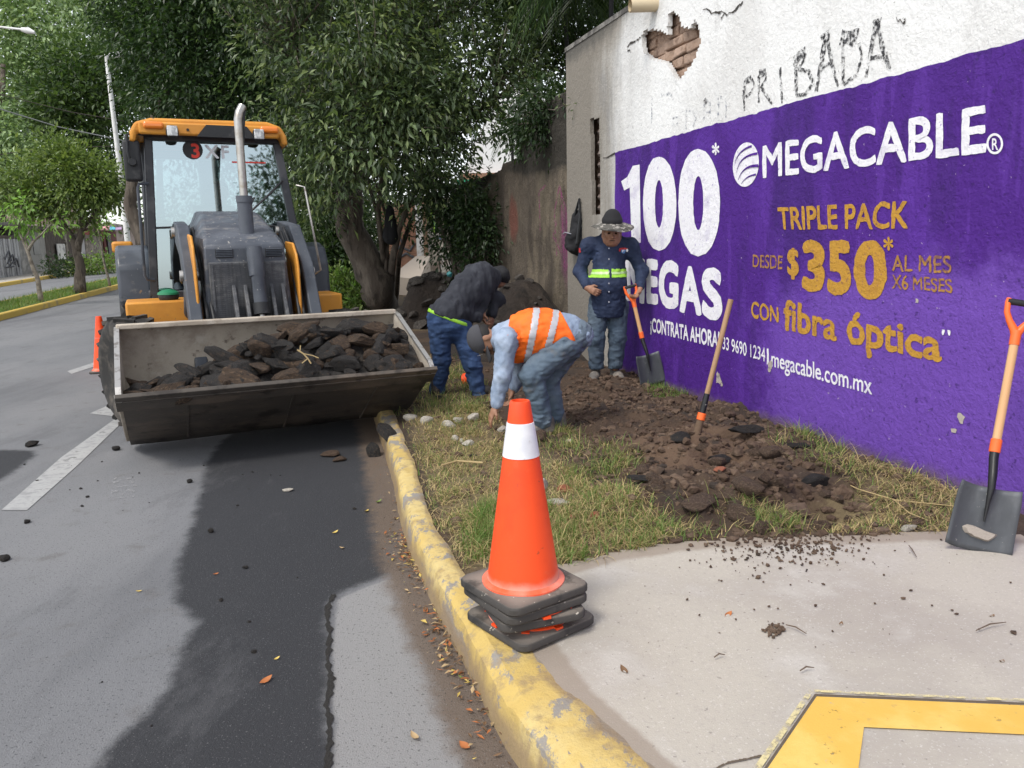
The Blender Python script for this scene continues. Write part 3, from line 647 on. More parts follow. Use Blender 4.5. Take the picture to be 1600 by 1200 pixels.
b = MB(); k0 = (0.035, 0.02)
for pts, wd in [([(640, 385), (637, 330), (642, 285), (664, 272)], (.02, .05)), ([(664, 272), (674, 290), (664, 322), (643, 338)], (.025, .02)), ([(690, 358), (690, 262)], (.025, .03)), ([(690, 258), (714, 250)], (.07, .06)), ([(714, 252), (714, 278), (698, 302), (736, 362)], (.03, .02)), ([(764, 235), (768, 300), (772, 358)], (.03, .02)),
                ([(818, 215), (822, 332)], (.05, .02)), ([(815, 215), (835, 190), (852, 182)], (.085, .07)), ([(852, 186), (846, 212), (826, 240)], (.03, .02)), ([(828, 240), (864, 248), (880, 290), (852, 328), (822, 332)], (.03, .03)), ([(890, 318), (908, 220), (924, 118)], (.035, .05)), ([(922, 112), (926, 148)], (.10, .09)), ([(928, 130), (945, 220), (966, 300)], (.04, .02)), ([(900, 240), (950, 215)], (.03, .03)),
                ([(976, 130), (1034, 132)], (.09, .10)), ([(984, 135), (984, 292)], (.03, .02)), ([(1040, 150), (1050, 200), (1028, 262), (986, 294)], (.025, .02)), ([(1064, 268), (1082, 170), (1102, 70)], (.025, .04)), ([(1102, 66), (1100, 90)], (.08, .07)), ([(1104, 80), (1122, 170), (1146, 242)], (.035, .03)), ([(1074, 205), (1138, 190)], (.03, .03)), ([(500, 345), (506, 362)], (.06, .04))]: stroke(b, pts, wd)
b.build('graffiti', SPRAY, wall)
b = MB()
for pts, wd in [([(318, 330), (316, 430)], (.03, .02)), ([(390, 410), (390, 455)], (.025, .02)), ([(390, 410), (412, 405)], (.02, .02)), ([(390, 432), (408, 428)], (.02, .02)), ([(436, 450), (438, 380), (460, 385), (472, 410), (460, 440)], (.03, .02)), ([(498, 425), (500, 350), (518, 350), (522, 420)], (.03, .02)), ([(500, 390), (520, 388)], (.02, .02)), ([(548, 420), (550, 335), (572, 345), (578, 380), (574, 410)], (.03, .02)), ([(350, 330), (380, 325), (392, 345)], (.03, .02))]: stroke(b, pts, wd)
b.build('graffiti', SPRAYF, wall)

# ================================================================== OLD WALL BEYOND
OLD = mat('old_wall', (0.095, 0.076, 0.058), 0.95, layers=[
    dict(c=(0.19, 0.155, 0.11), s=1.1, d=7, lo=0.46, hi=0.62, a=0.85, st=(1, 1, 0.4)), dict(c=(0.06, 0.047, 0.036), s=1.4, d=7, lo=0.5, hi=0.64, a=0.85, st=(1.4, 1.4, 0.4)),
    dict(c=(0.16, 0.05, 0.11), s=1.6, d=6, attr='mag', n=0.6, lo=0.85, hi=1.25, a=0.75, st=(1.6, 1.6, 0.5)), dict(c=(0.17, 0.05, 0.035), s=2.5, d=6, attr='red', n=0.6, lo=0.8, hi=1.1, a=0.7),
    dict(c=(0.032, 0.028, 0.022), s=2.5, d=8, r=0.7, attr='moss', n=0.8, lo=0.8, hi=1.2, a=0.95, st=(1, 1, 0.5)), dict(c=(0.05, 0.045, 0.035), s=20, d=5, lo=0.58, hi=0.68, a=0.6)],
    bump=[(14, 0.8, 0.04), (50, 0.7, 0.015)])
ow = thing('old_wall', tuple(wpt(4.5, 0.1)), 'weathered brown mud wall streaked with dark moss and magenta paint, continuing the white wall', 'wall'); ol = np.array(ow.location)
def old_top(u):
    t = np.where(u < 3.5, 3.5, np.where(u < 4.2, 3.42, 2.82)); return t + 0.12 * (fbm(u * 3, 0 * u, 41) - 0.5) + 0.08 * (fbm(u * 12, 0 * u, 43) - 0.5) + np.where((u > 4.2) & (u < 5.3), 0.10, 0)
us = np.r_[np.arange(WEND, 9.3, 0.06)]; vs_ = np.r_[np.linspace(0, 1, 56)]
U, T = np.meshgrid(us, vs_); Z = -0.1 + T * (old_top(U) + 0.1)
off = -0.08 + 0.07 * (fbm(U * 1.3, Z * 1.3, 51) - 0.5) + 0.05 * (fbm(U * 5, Z * 5, 52) - 0.5)
def p3(U, Z, off): return (WB + WD * U[..., None] + WN * off[..., None] + np.array([0, 0, 1.0]) * Z[..., None]).reshape(-1, 3) - ol
Vf = p3(U, Z, off); Vb = p3(U, Z, np.full(U.shape, -0.38)); nx = len(us); ny = len(vs_)
i = (np.arange(nx - 1)[None, :] + np.arange(ny - 1)[:, None] * nx).ravel(); Ff = np.stack([i, i + 1, i + nx + 1, i + nx], 1); nV = len(Vf)
tp = (ny - 1) * nx + np.arange(nx - 1); Ft = np.stack([tp, tp + 1, tp + 1 + nV, tp + nV], 1); en = (np.arange(ny - 1) * nx)
Fe = [np.stack([en + k_, en + nx + k_, en + nx + k_ + nV, en + k_ + nV], 1) for k_ in (0, nx - 1)]
o = raw('wall_face', np.r_[Vf, Vb], np.r_[Ff, Ff[:, ::-1] + nV, Ft, *Fe], OLD, ow, smooth=True)
uu = np.r_[U.ravel(), U.ravel()]; zv = np.r_[Z.ravel(), Z.ravel()]
setattr_float(o, 'mag', np.exp(-((uu - 2.45) / 0.35) ** 2 - ((zv - 1.6) / 0.8) ** 2) + 0.5 * np.exp(-((uu - 3.1) / 0.25) ** 2 - ((zv - 2.2) / 0.5) ** 2))
setattr_float(o, 'red', np.exp(-((uu - 4.7) / 0.35) ** 2 - ((zv - 2.0) / 0.5) ** 2)); setattr_float(o, 'moss', np.clip((zv - 2.05) / 0.9, 0, 1) * np.clip((5.0 - uu) / 1.4, 0, 1) + 0.45 * np.clip((0.9 - zv) / 0.6, 0, 1) + 0.6 * np.clip((zv - 2.6) / 0.2, 0, 1) + 0.5 * np.clip((uu - 5.5) / 1.0, 0, 1))
b = MB()
def ostroke(pts, wdt):
    Q = [np.array(wuz(*p)) for p in pts]
    for i in range(len(Q) - 1):
        n = max(2, int(np.linalg.norm(Q[i + 1] - Q[i]) / 0.05))
        for k in range(n):
            a = Q[i] + (Q[i + 1] - Q[i]) * k / n; c = Q[i] + (Q[i + 1] - Q[i]) * (k + 1) / n; d = (c - a) / (np.linalg.norm(c - a) + 1e-9); nn = np.array([-d[1], d[0]]) * wdt / 2
            b.add([wpt(*(a + nn), -0.02) - ol, wpt(*(c + nn), -0.02) - ol, wpt(*(c - nn), -0.02) - ol, wpt(*(a - nn), -0.02) - ol], [(0, 1, 2, 3)])
ostroke([(868, 400), (864, 330), (872, 290), (882, 330), (886, 380)], .03); ostroke([(874, 300), (880, 420)], .03); ostroke([(880, 380), (886, 410), (880, 425)], .03); ostroke([(842, 360), (840, 300), (850, 290)], .03); ostroke([(868, 345), (862, 370), (875, 395)], .025)
b.build('graffiti', mat('magenta_spray', (0.22, 0.04, 0.13), 0.9, alpha=(20, 0.38, 0.6)), ow)
# ================================================================== BACKHOE LOADER
TO = np.array([-1.71, 5.84, 0.0]); TYAW = 0.4355
def TW(p):
    c, s = math.cos(TYAW), math.sin(TYAW); return np.array([TO[0] + p[0] * c - p[1] * s, TO[1] + p[0] * s + p[1] * c, TO[2] + p[2]])
ORG = mat('machine_orange', (0.62, 0.27, 0.035), 0.45, layers=[dict(c=(0.50, 0.20, 0.03), s=3, lo=0.45, hi=0.65, a=0.6), dict(c=(0.30, 0.19, 0.10), s=9, d=8, r=0.7, lo=0.58, hi=0.7, a=0.7), dict(c=(0.12, 0.10, 0.08), s=28, d=6, lo=0.66, hi=0.71, a=0.8)], bump=[(60, .15, .004)], rvar=(6, 0.35, 0.7))
DGR = mat('machine_grey', (0.052, 0.060, 0.074), 0.5, layers=[dict(c=(0.095, 0.105, 0.125), s=2.5, lo=0.42, hi=0.64, a=0.8), dict(c=(0.17, 0.165, 0.155), s=7, d=8, r=0.7, lo=0.57, hi=0.7, a=0.65), dict(c=(0.42, 0.41, 0.39), s=38, d=6, r=0.7, lo=0.665, hi=0.70, a=0.85), dict(c=(0.30, 0.16, 0.06), s=14, d=6, lo=0.69, hi=0.73, a=0.6)], bump=[(60, .15, .004)], rvar=(5, 0.35, 0.75))
WORN = mat('worn_grille', (0.06, 0.063, 0.07), 0.6, layers=[dict(c=(0.13, 0.13, 0.13), s=3, d=8, r=0.75, lo=0.45, hi=0.62, a=0.9, st=(1, 1, 2.5)), dict(c=(0.03, 0.03, 0.033), s=60, d=3, lo=0.5, hi=0.6, a=0.5, st=(1, 1, 0.05)), dict(c=(0.38, 0.36, 0.33), s=24, d=6, lo=0.66, hi=0.7, a=0.8)], bump=[(40, .3, .004)])
BLK = mat('black_plastic', (0.018, 0.019, 0.021), 0.55, layers=[dict(c=(0.05, 0.05, 0.05), s=8, lo=0.55, hi=0.7)])
BUCI = mat('bucket_inside', (0.46, 0.405, 0.335), 0.75, metal=0.1, layers=[dict(c=(0.32, 0.27, 0.215), s=2.3, d=8, r=0.7, lo=0.45, hi=0.62, a=0.85), dict(c=(0.58, 0.54, 0.47), s=5, d=7, lo=0.55, hi=0.7, a=0.6), dict(c=(0.13, 0.10, 0.08), s=11, d=7, lo=0.6, hi=0.7, a=0.8)], bump=[(25, .4, .01)])
BUCO = mat('bucket_outside', (0.085, 0.075, 0.065), 0.65, metal=0.3, layers=[dict(c=(0.15, 0.12, 0.095), s=2.2, d=8, r=0.7, lo=0.45, hi=0.64, a=0.85, st=(0.5, 1, 2)), dict(c=(0.035, 0.03, 0.027), s=4, d=8, lo=0.52, hi=0.66, a=0.8), dict(c=(0.26, 0.19, 0.13), s=18, d=6, lo=0.64, hi=0.72, a=0.7)], bump=[(30, .4, .008)])
STEEL = mat('polished_edge', (0.55, 0.53, 0.50), 0.38, metal=0.8, layers=[dict(c=(0.28, 0.25, 0.22), s=14, d=6, lo=0.5, hi=0.68)])
CHROME = mat('chrome', (0.40, 0.385, 0.36), 0.32, metal=1.0, layers=[dict(c=(0.28, 0.24, 0.19), s=9, d=6, lo=0.48, hi=0.68, a=0.8)])
RUB = mat('tyre_rubber', (0.024, 0.023, 0.022), 0.85, layers=[dict(c=(0.11, 0.095, 0.08), s=5, d=8, lo=0.45, hi=0.66, a=0.8)], bump=[(40, .4, .008)])
AMB = mat('amber_lens', (0.75, 0.20, 0.02), 0.2, coat=0.5)
LENS = mat('lamp_glass', (0.62, 0.63, 0.62), 0.12, coat=0.6, layers=[dict(c=(0.30, 0.31, 0.32), s=20, lo=0.45, hi=0.6)])
def glass_mat(name, tint, refl):
    m = bpy.data.materials.new(name); m.use_nodes = True; nt = m.node_tree; nt.nodes.clear()
    o = nt.nodes.new('ShaderNodeOutputMaterial'); tr = nt.nodes.new('ShaderNodeBsdfTransparent'); gl = nt.nodes.new('ShaderNodeBsdfGlossy'); mx = nt.nodes.new('ShaderNodeMixShader'); fr = nt.nodes.new('ShaderNodeFresnel'); ad = nt.nodes.new('ShaderNodeMath')
    tr.inputs['Color'].default_value = (*tint, 1); gl.inputs['Roughness'].default_value = 0.02; gl.inputs['Color'].default_value = (0.80, 0.94, 1.0, 1); fr.inputs['IOR'].default_value = 1.5  # blue gloss colour stands in for the tint of reflected sky
    ad.operation = 'ADD'; ad.inputs[1].default_value = refl; nt.links.new(fr.outputs[0], ad.inputs[0]); nt.links.new(ad.outputs[0], mx.inputs[0])
    nt.links.new(tr.outputs[0], mx.inputs[1]); nt.links.new(gl.outputs[0], mx.inputs[2]); nt.links.new(mx.outputs[0], o.inputs['Surface']); return m
GLASS = glass_mat('tinted_glass', (0.42, 0.52, 0.52), 0.36)

T = thing('backhoe_loader', tuple(TO), 'orange and dark grey backhoe loader with its front bucket full of broken asphalt', 'backhoe loader', rz=TYAW)
C = -0.07
# ---- bucket
inn = [(0, .59), (.35, .375), (.7, .17), (.86, .09), (.98, .085), (1.10, .19), (1.18, .42), (1.17, .70), (1.09, .92), (1.01, 1.0)]
b = MB(); inn_ = np.array(inn); tg_ = np.gradient(inn_, axis=0); tg_ /= np.linalg.norm(tg_, axis=1)[:, None]; out = inn_ + np.stack([tg_[:, 1], -tg_[:, 0]], 1) * 0.035
n = len(inn); nxs = 9; xs_ = np.linspace(-1.15, 1.15, nxs); rb = random.Random(2)
for mi, prof_ in ((0, inn_), (1, out)):
    vs = [(x, y + rb.uniform(-.004, .004), z + rb.uniform(-.005, .005)) for x in xs_ for y, z in prof_]; b.add(vs, [(i * n + j, i * n + j + 1, (i + 1) * n + j + 1, (i + 1) * n + j) for i in range(nxs - 1) for j in range(n - 1)], mi)
for j in (0, n - 1):
    b.add([(-1.15, *inn_[j]), (1.15, *inn_[j]), (1.15, *out[j]), (-1.15, *out[j])], [(0, 1, 2, 3)], 1)
bucket = b.build('bucket', [BUCI, BUCO], T, smooth=True)
pl = [(0, .59), (.06, .655), (.5, .825), (.92, .985), (1.01, 1.0)] + [tuple(p) for p in inn_[8:0:-1]]
for x in (-1.18, 1.15):
    b = MB(); b.prism(pl, x, x + .03, 'X'); b.build('side_plate', BUCI if x > 0 else BUCI, bucket, bevel=0.006)
    b = MB(); ed = [(-.02, .585), (.055, .665), (.5, .835), (.92, .997), (1.02, 1.01)]
    for k in range(len(ed) - 1):
        (ya, za), (yb_, zb) = ed[k], ed[k + 1]; b.add([(x - .004, ya, za), (x + .034, ya, za), (x + .034, yb_, zb), (x - .004, yb_, zb), (x - .004, ya, za - .02), (x + .034, ya, za - .02), (x + .034, yb_, zb - .02), (x - .004, yb_, zb - .02)], [(0, 1, 2, 3), (4, 5, 6, 7), (0, 3, 7, 4), (1, 2, 6, 5)])
    b.build('edge_strip', STEEL, bucket)
b = MB(); d_ = Vector((0, .35, -.215)).normalized(); nrm = Vector((0, d_.z * -1, d_.y))
a = Vector((0, -.05, .62)); P = []
for x in (-1.19, 1.19):
    for (t_, o_) in ((0, .012), (.2, .012), (.2, -.045), (0, -.02)): P.append(a + d_ * t_ + nrm * o_ + Vector((x, 0, 0)))
b.add(P, [(0, 1, 5, 4), (1, 2, 6, 5), (2, 3, 7, 6), (3, 0, 4, 7), (0, 1, 2, 3), (4, 5, 6, 7)], 0); b.m[3 + len(b.m) - 6] = 1; b.m[2 + len(b.m) - 6] = 1
b.build('cutting_edge', [STEEL, BUCO], bucket, bevel=0.005)
for fx in (.055, .217, .375, .53, .677, .815, .94):
    p = a + d_ * .1 + nrm * .012 + Vector((-1.15 + 2.3 * fx, 0, 0)); b = MB(); b.tube([p, p + nrm * .03], [.022, .014], 8); b.build('bolt', STEEL, bucket)
b = MB(); b.bb(-1.17, 1.17, .985, 1.05, .985, 1.03); b.build('top_rail', BUCI, bucket, bevel=.01)
# weld seams / wear plates under the bucket
for x in (-.72, .05, .72): b = MB(); b.box((x, .42, .295), (.014, .80, .02), Matrix.Rotation(-.545, 4, 'X').to_3x3()); b.build('wear_rib', BUCO, bucket)
# ---- loader arms
cl = [(1.16, .36), (1.34, .80), (1.72, 1.36), (2.2, 1.70), (2.95, 1.80)]; wd = [.10, .13, .16, .15, .11]
def armpoly():
    q = np.array(cl); t = np.gradient(q, axis=0); t /= np.linalg.norm(t, axis=1)[:, None]; nn = np.stack([-t[:, 1], t[:, 0]], 1); w_ = np.array(wd)[:, None]
    return [tuple(p) for p in (q + nn * w_)] + [tuple(p) for p in (q - nn * w_)[::-1]]
for xc in (-.545, .50):
    b = MB(); b.prism(armpoly(), xc - .055, xc + .055, 'X'); arm = b.build('loader_arm', DGR, T, bevel=.012)
    for (y, z) in ((1.17, .42), (2.85, 1.8), (1.75, 1.38)): b = MB(); b.tube([(xc - .085, y, z), (xc + .085, y, z)], .05, 14); b.build('pivot_pin', STEEL, arm, smooth=True)
    s_ = 1 if xc < 0 else -1
    b = MB(); b.tube([(xc + s_ * .09, 1.30, .72), (xc + s_ * .10, 1.42, 1.05), (xc + s_ * .09, 1.7, 1.5), (xc + s_ * .09, 2.3, 1.82)], .016, 8); b.tube([(xc + s_ * .12, 1.26, .70), (xc + s_ * .15, 1.35, 1.0), (xc + s_ * .12, 1.75, 1.48), (xc + s_ * .12, 2.3, 1.78)], .016, 8); b.build('hydraulic_hose', BLK, arm, smooth=True)
    b = MB(); b.tube([(xc, 2.5, .95), (xc, 1.95, 1.25)], .055, 14); b.build('lift_cylinder', DGR, T, smooth=True)
b = MB(); b.bb(-.49, .445, 1.26, 1.40, .83, .93); b.bb(-.49, .445, 1.3, 1.36, .60, .83); b.build('cross_member', DGR, T, bevel=.01)
for x in (-.20, -.10, .13, .23):
    b = MB(); b.prism([(1.17, .88), (1.25, .84), (1.56, 1.28), (1.55, 1.36), (1.47, 1.36)], x - .018, x + .018, 'X'); lk = b.build('bucket_link', WORN, T, bevel=.008)
b = MB(); b.tube([(C + .075, 1.27, 1.08), (C + .072, 1.33, 1.36), (C + .07, 1.335, 1.37), (C + .062, 1.40, 1.62)], [.058, .058, .07, .07], 18); tc = b.build('tilt_cylinder', DGR, T, smooth=True)
b = MB(); b.tube([(C + .08, 1.20, .84), (C + .075, 1.28, 1.10)], .026, 12); b.build('piston_rod', CHROME, tc, smooth=True)
b = MB(); b.tube([(C + .076, 1.258, 1.03), (C + .075, 1.28, 1.13)], .07, 18); b.build('cylinder_gland', BLK, tc, smooth=True)
# ---- hood
hx0, hx1 = -.46, .33
P = [(hx0, 1.46, .80), (hx1, 1.46, .80), (hx1 - .05, 1.46, 1.64), (hx0 + .03, 1.46, 1.64), (hx0 + .05, 1.54, 1.70), (hx1 - .075, 1.54, 1.70), (-.35, 2.55, 1.98), (.20, 2.55, 1.98), (-.37, 3.08, 2.02), (.24, 3.08, 2.02), (hx0 - .02, 3.08, .80), (hx1 + .02, 3.08, .80), (hx0 - .02, 3.08, 1.78), (hx1 + .02, 3.08, 1.78), (hx0 - .02, 2.45, 1.76), (hx1 + .02, 2.45, 1.76)]
b = MB(); b.add(P, [(0, 1, 2, 3), (3, 2, 5, 4), (4, 5, 7, 6), (6, 7, 9, 8), (0, 3, 4, 14, 12, 10), (1, 11, 13, 15, 5, 2), (4, 6, 14), (6, 8, 12, 14), (5, 15, 7), (7, 15, 13, 9), (0, 10, 11, 1), (8, 9, 13, 11, 10, 12)])
HD = mat('dusty_hood', (0.060, 0.068, 0.084), 0.5, layers=[dict(c=(0.105, 0.115, 0.135), s=2.5, lo=0.42, hi=0.64, a=0.8), dict(c=(0.50, 0.47, 0.42), s=26, d=7, r=0.7, lo=0.60, hi=0.66, a=0.85), dict(c=(0.20, 0.19, 0.18), s=6, d=8, lo=0.55, hi=0.7, a=0.7)], rvar=(6, 0.3, 0.7))
hood = b.build('hood', HD, T, bevel=.025)
b = MB(); b.bb(-.40, .27, 1.43, 1.47, .86, 1.50); gr = b.build('grille', WORN, hood, bevel=.012)
b = MB()
for x in (-.385, .235): b.bb(x, x + .02, 1.418, 1.43, .88, 1.48)
for k in range(34): z = .885 + k * .0178; b.bb(-.355, .225, 1.426, 1.432, z, z + .008)
b.build('mesh_screen', WORN, gr)
for x in (-.33, .10):
    b = MB(); b.bb(x, x + .15, 1.452, 1.462, 1.535, 1.615, 0); v_ = b.build('vent', BLK, hood)
    b = MB()
    for k in range(5): b.box((x + .075, 1.448, 1.548 + k * .0145), (.14, .012, .007), Matrix.Rotation(.5, 4, 'X').to_3x3())
    b.build('slat', DGR, v_)
for (xa, xb, top) in ((hx0 - .065, hx0 - .04, 1.74), (hx1 + .035, hx1 + .06, 1.66)):
    b = MB(); b.prism([(1.40, .78), (2.0, .78), (2.0, top + .02), (1.60, top), (1.46, top - .1), (1.40, 1.45)], xa, xb, 'X'); b.build('side_guard', ORG, T, bevel=.012)
# ---- exhaust
b = MB(); b.tube([(C + .06, 1.78, 1.46), (C + .06, 1.78, 2.06), (C + .06, 1.78, 2.065)], [.068, .068, .06], 20); ex = b.build('exhaust_muffler', DGR, T, smooth=True)
b = MB(); b.tube([(C + .06, 1.78, 2.04), (C + .06, 1.78, 2.10)], .074, 20); b.build('clamp', DGR, ex, smooth=True)
b = MB(); b.tube([(C + .06, 1.78, 2.05), (C + .06, 1.78, 2.70), (C + .062, 1.785, 2.78), (C + .08, 1.80, 2.85), (C + .115, 1.82, 2.91)], [.037, .037, .038, .038, .039], 18, caps=False); b.build('exhaust_pipe', CHROME, ex, smooth=True)
b = MB(); b.tube([(C + .108, 1.816, 2.90), (C + .06, 1.78, 2.5)], .034, 14, caps=False); b.build('pipe_bore', BLK, ex, smooth=True)
# ---- chassis
b = MB(); b.bb(-1.12, -.55, 2.42, 3.05, .84, 1.12); b.build('step_box', ORG, T, bevel=.02)
b = MB(); b.bb(.45, 1.0, 2.42, 3.05, .84, 1.12); b.build('tank_box', ORG, T, bevel=.02)
b = MB(); b.lathe([(.085, 0), (.10, .03), (.095, .055)], (-.72, 2.62, 1.12), 'Z', 20); fc = b.build('filler_neck', BLK, T, smooth=True)
b = MB(); b.lathe([(.105, .055), (.10, .075), (.06, .10), (0, .108)], (-.72, 2.62, 1.12), 'Z', 20); b.build('filler_cap', mat('green_cap', (0.02, 0.20, 0.09), .4), fc, smooth=True)
b = MB(); b.bb(-.40, .27, 1.5, 4.6, .48, .85); b.build('chassis', DGR, T, bevel=.02)
b = MB(); b.bb(-.95, .81, 1.86, 2.06, .42, .60); b.bb(-.3, .16, 1.75, 2.15, .38, .7); b.build('front_axle', ORG, T, bevel=.03)
def wheel(x, y, r, wdt, steer, lugs):
    b = MB(); h = wdt / 2
    b.lathe([(r * .56, -h * .82), (r * .70, -h * .98), (r * .86, -h), (r * .955, -h * .84), (r * .975, -h * .3), (r * .975, h * .3), (r * .955, h * .84), (r * .86, h), (r * .70, h * .98), (r * .56, h * .82)], (0, 0, 0), 'X', 48)
    for k in range(lugs):
        for sg in (-1, 1):
            a_ = 2 * math.pi * (k + (0.25 if sg > 0 else -.25)) / lugs
            R_ = Matrix.Rotation(a_, 4, 'X') @ Matrix.Rotation(sg * .62, 4, 'Z')
            R3 = R_.to_3x3(); pos = Matrix.Rotation(a_, 4, 'X').to_3x3() @ Vector((sg * h * .48, 0, r * .975)); b.box(pos, (h * 1.05, r * .085, r * .075), R3)
    o = b.build('wheel', RUB, T, smooth=True, loc=(x, y, r)); o.rotation_euler = (0, 0, steer)
    b = MB(); b.lathe([(r * .57, -h * .8), (r * .54, -h * .7), (r * .50, -h * .3), (r * .2, -h * .2), (r * .2, h * .2), (r * .50, h * .3), (r * .54, h * .7), (r * .57, h * .8)], (0, 0, 0), 'X', 32); rim = b.build('rim', ORG, o, smooth=True)
    b = MB()
    for sg in (-1, 1): b.lathe([(r * .17, sg * h * .2), (r * .16, sg * h * .55), (0, sg * h * .6)], (0, 0, 0), 'X', 20)
    for k in range(8): a_ = k * math.pi / 4; b.tube([(-h * .32, r * .3 * math.cos(a_), r * .3 * math.sin(a_)), (h * .32, r * .3 * math.cos(a_), r * .3 * math.sin(a_))], r * .035, 6)
    b.build('hub', ORG, o, smooth=True)
wheel(-1.09, 1.96, .51, .34, rad(20), 20); wheel(.93, 1.97, .49, .34, rad(24), 20)
wheel(-.98, 4.05, .70, .44, 0, 18); wheel(.86, 4.05, .70, .44, 0, 18)
for xa, xb in ((-1.19, -.86), (.74, 1.06)):
    b = MB(); b.prism([(3.25, 1.06), (3.55, 1.0), (3.62, 1.45), (3.85, 1.52), (4.8, 1.45), (4.9, 1.5), (4.8, 1.66), (3.7, 1.68), (3.42, 1.62), (3.28, 1.45)], xa, xb, 'X'); fd = b.build('fender', DGR, T, bevel=.035)
# ---- cab
def pil(mb, a, c, sx, sy):
    a, c = Vector(a), Vector(c); P = []
    for p in (a, c): P += [p + Vector((dx * sx, dy * sy, 0)) for dx, dy in ((-.5, -.5), (.5, -.5), (.5, .5), (-.5, .5))]
    mb.add(P, [(0, 1, 2, 3), (4, 5, 6, 7), (0, 1, 5, 4), (1, 2, 6, 5), (2, 3, 7, 6), (3, 0, 4, 7)])
CABM = mat('cab_frame_paint', (0.030, 0.032, 0.038), 0.4, layers=[dict(c=(0.07, 0.07, 0.075), s=5, lo=0.5, hi=0.66)])
TLc, TRc, BLc, BRc = (-.755, 3.14, 2.80), (.525, 3.14, 2.80), (-.845, 3.10, 1.14), (.745, 3.10, 1.14)
b = MB()
pil(b, BLc, TLc, .085, .10); pil(b, BRc, TRc, .085, .10)
pil(b, (-.86, 4.55, 1.14), (-.80, 4.5, 2.8), .08, .08); pil(b, (.76, 4.55, 1.14), (.56, 4.5, 2.8), .08, .08)
pil(b, (-.87, 3.75, 1.14), (-.80, 3.75, 2.8), .06, .07); pil(b, (.77, 3.75, 1.14), (.56, 3.75, 2.8), .06, .07)
b.bb(-.87, .77, 3.05, 3.17, 1.08, 1.19); b.bb(-.87, .77, 4.48, 4.6, 1.08, 1.95); b.bb(-.78, .55, 3.08, 3.2, 2.74, 2.82); b.bb(-.80, .56, 4.44, 4.55, 2.70, 2.82)
b.bb(-.88, .78, 3.1, 4.58, 1.05, 1.12); b.bb(-.9, -.85, 3.1, 4.55, 1.08, 1.2); b.bb(.74, .79, 3.1, 4.55, 1.08, 1.2)
cab = b.build('cab', CABM, T, bevel=.012)
# windscreen in two lights, side and rear glass
def zat(z, L, R): t = (z - 1.14) / 1.66; return Vector(L[0]).lerp(Vector(L[1]), t), Vector(R[0]).lerp(Vector(R[1]), t)
def pane(name, pts, th=Vector((0, .008, 0))):
    b = MB(); P = [Vector(p) for p in pts]; n = len(P); b.add(P, [tuple(range(n))]); return b.build(name, GLASS, cab)
l1, r1_ = zat(1.20, (BLc, TLc), (BRc, TRc)); l2, r2_ = zat(1.85, (BLc, TLc), (BRc, TRc)); l3, r3_ = zat(2.75, (BLc, TLc), (BRc, TRc)); ix = Vector((.04, -.012, 0)); jx = Vector((-.04, -.012, 0))
ws = pane('windscreen', [l2 + ix, r2_ + jx, r3_ + jx, l3 + ix])
pane('lower_windscreen', [l1 + ix, Vector((-.46, l1.y - .01, 1.2)), Vector((-.46, l2.y - .01, 1.85)), l2 + ix]); pane('lower_windscreen', [Vector((.34, l1.y - .01, 1.2)), r1_ + jx, r2_ + jx, Vector((.34, l2.y - .01, 1.85))])
b = MB(); b.tube([l2 + Vector((.03, -.02, 0)), (-.45, l2.y - .02, 1.86), (-.40, l2.y - .02, 1.9)], .011, 8); b.tube([r2_ + Vector((-.03, -.02, 0)), (.36, l2.y - .02, 1.86)], .011, 8); b.build('glazing_bar', BLK, cab)
for x0, x1 in ((-.86, -.785), (.76, .56)):
    pane('side_window', [(x0, 3.16, 1.2), (x0, 3.72, 1.2), (x1, 3.72, 2.75), (x1, 3.18, 2.75)]); pane('side_window', [(x0, 3.8, 1.2), (x0, 4.5, 1.2), (x1, 4.46, 2.75), (x1, 3.8, 2.75)])
pane('rear_window', [(-.80, 4.56, 1.95), (.70, 4.56, 1.95), (.56, 4.5, 2.72), (-.76, 4.5, 2.72)])
# roof
P = []
b = MB(); b.prism([(-.935, 2.70), (-.925, 2.80), (-.87, 2.895), (-.72, 2.94), (.42, 2.95), (.56, 2.905), (.615, 2.81), (.625, 2.71), (.57, 2.71), (.545, 2.80), (-.855, 2.79), (-.88, 2.70)], 2.93, 4.75, 'Y'); roof = b.build('roof', ORG, cab, bevel=.03, seg=3)
b = MB(); b.bb(-.84, .53, 2.90, 2.96, 2.775, 2.90); b.build('visor', ORG, roof, bevel=.02)
b = MB(); b.prism([(-.30, 2.765), (-.20, 2.885), (.20, 2.885), (.29, 2.765)], 2.88, 2.91, 'Y'); b.build('visor_recess', BLK, roof)
b = MB()
for x in (-.38, .33): b.lathe([(.014, 0), (.014, .01), (0, .01)], (x, 2.889, 2.83), 'Y', 10)
b.build('visor_hole', BLK, roof)
for x in (-.70, .43):
    b = MB(); b.bb(x - .095, x + .095, 2.855, 2.91, 2.825, 2.895); b.build('turn_signal', AMB, roof, bevel=.025, seg=3)
for x in (-.53, .315):
    b = MB(); b.bb(x - .06, x + .06, 2.83, 2.93, 2.74, 2.865); wlb = b.build('work_light', BLK, roof, bevel=.045, seg=4)
    b = MB(); b.bb(x - .05, x + .05, 2.82, 2.835, 2.755, 2.855); b.build('lens', LENS, wlb, bevel=.035, seg=4)
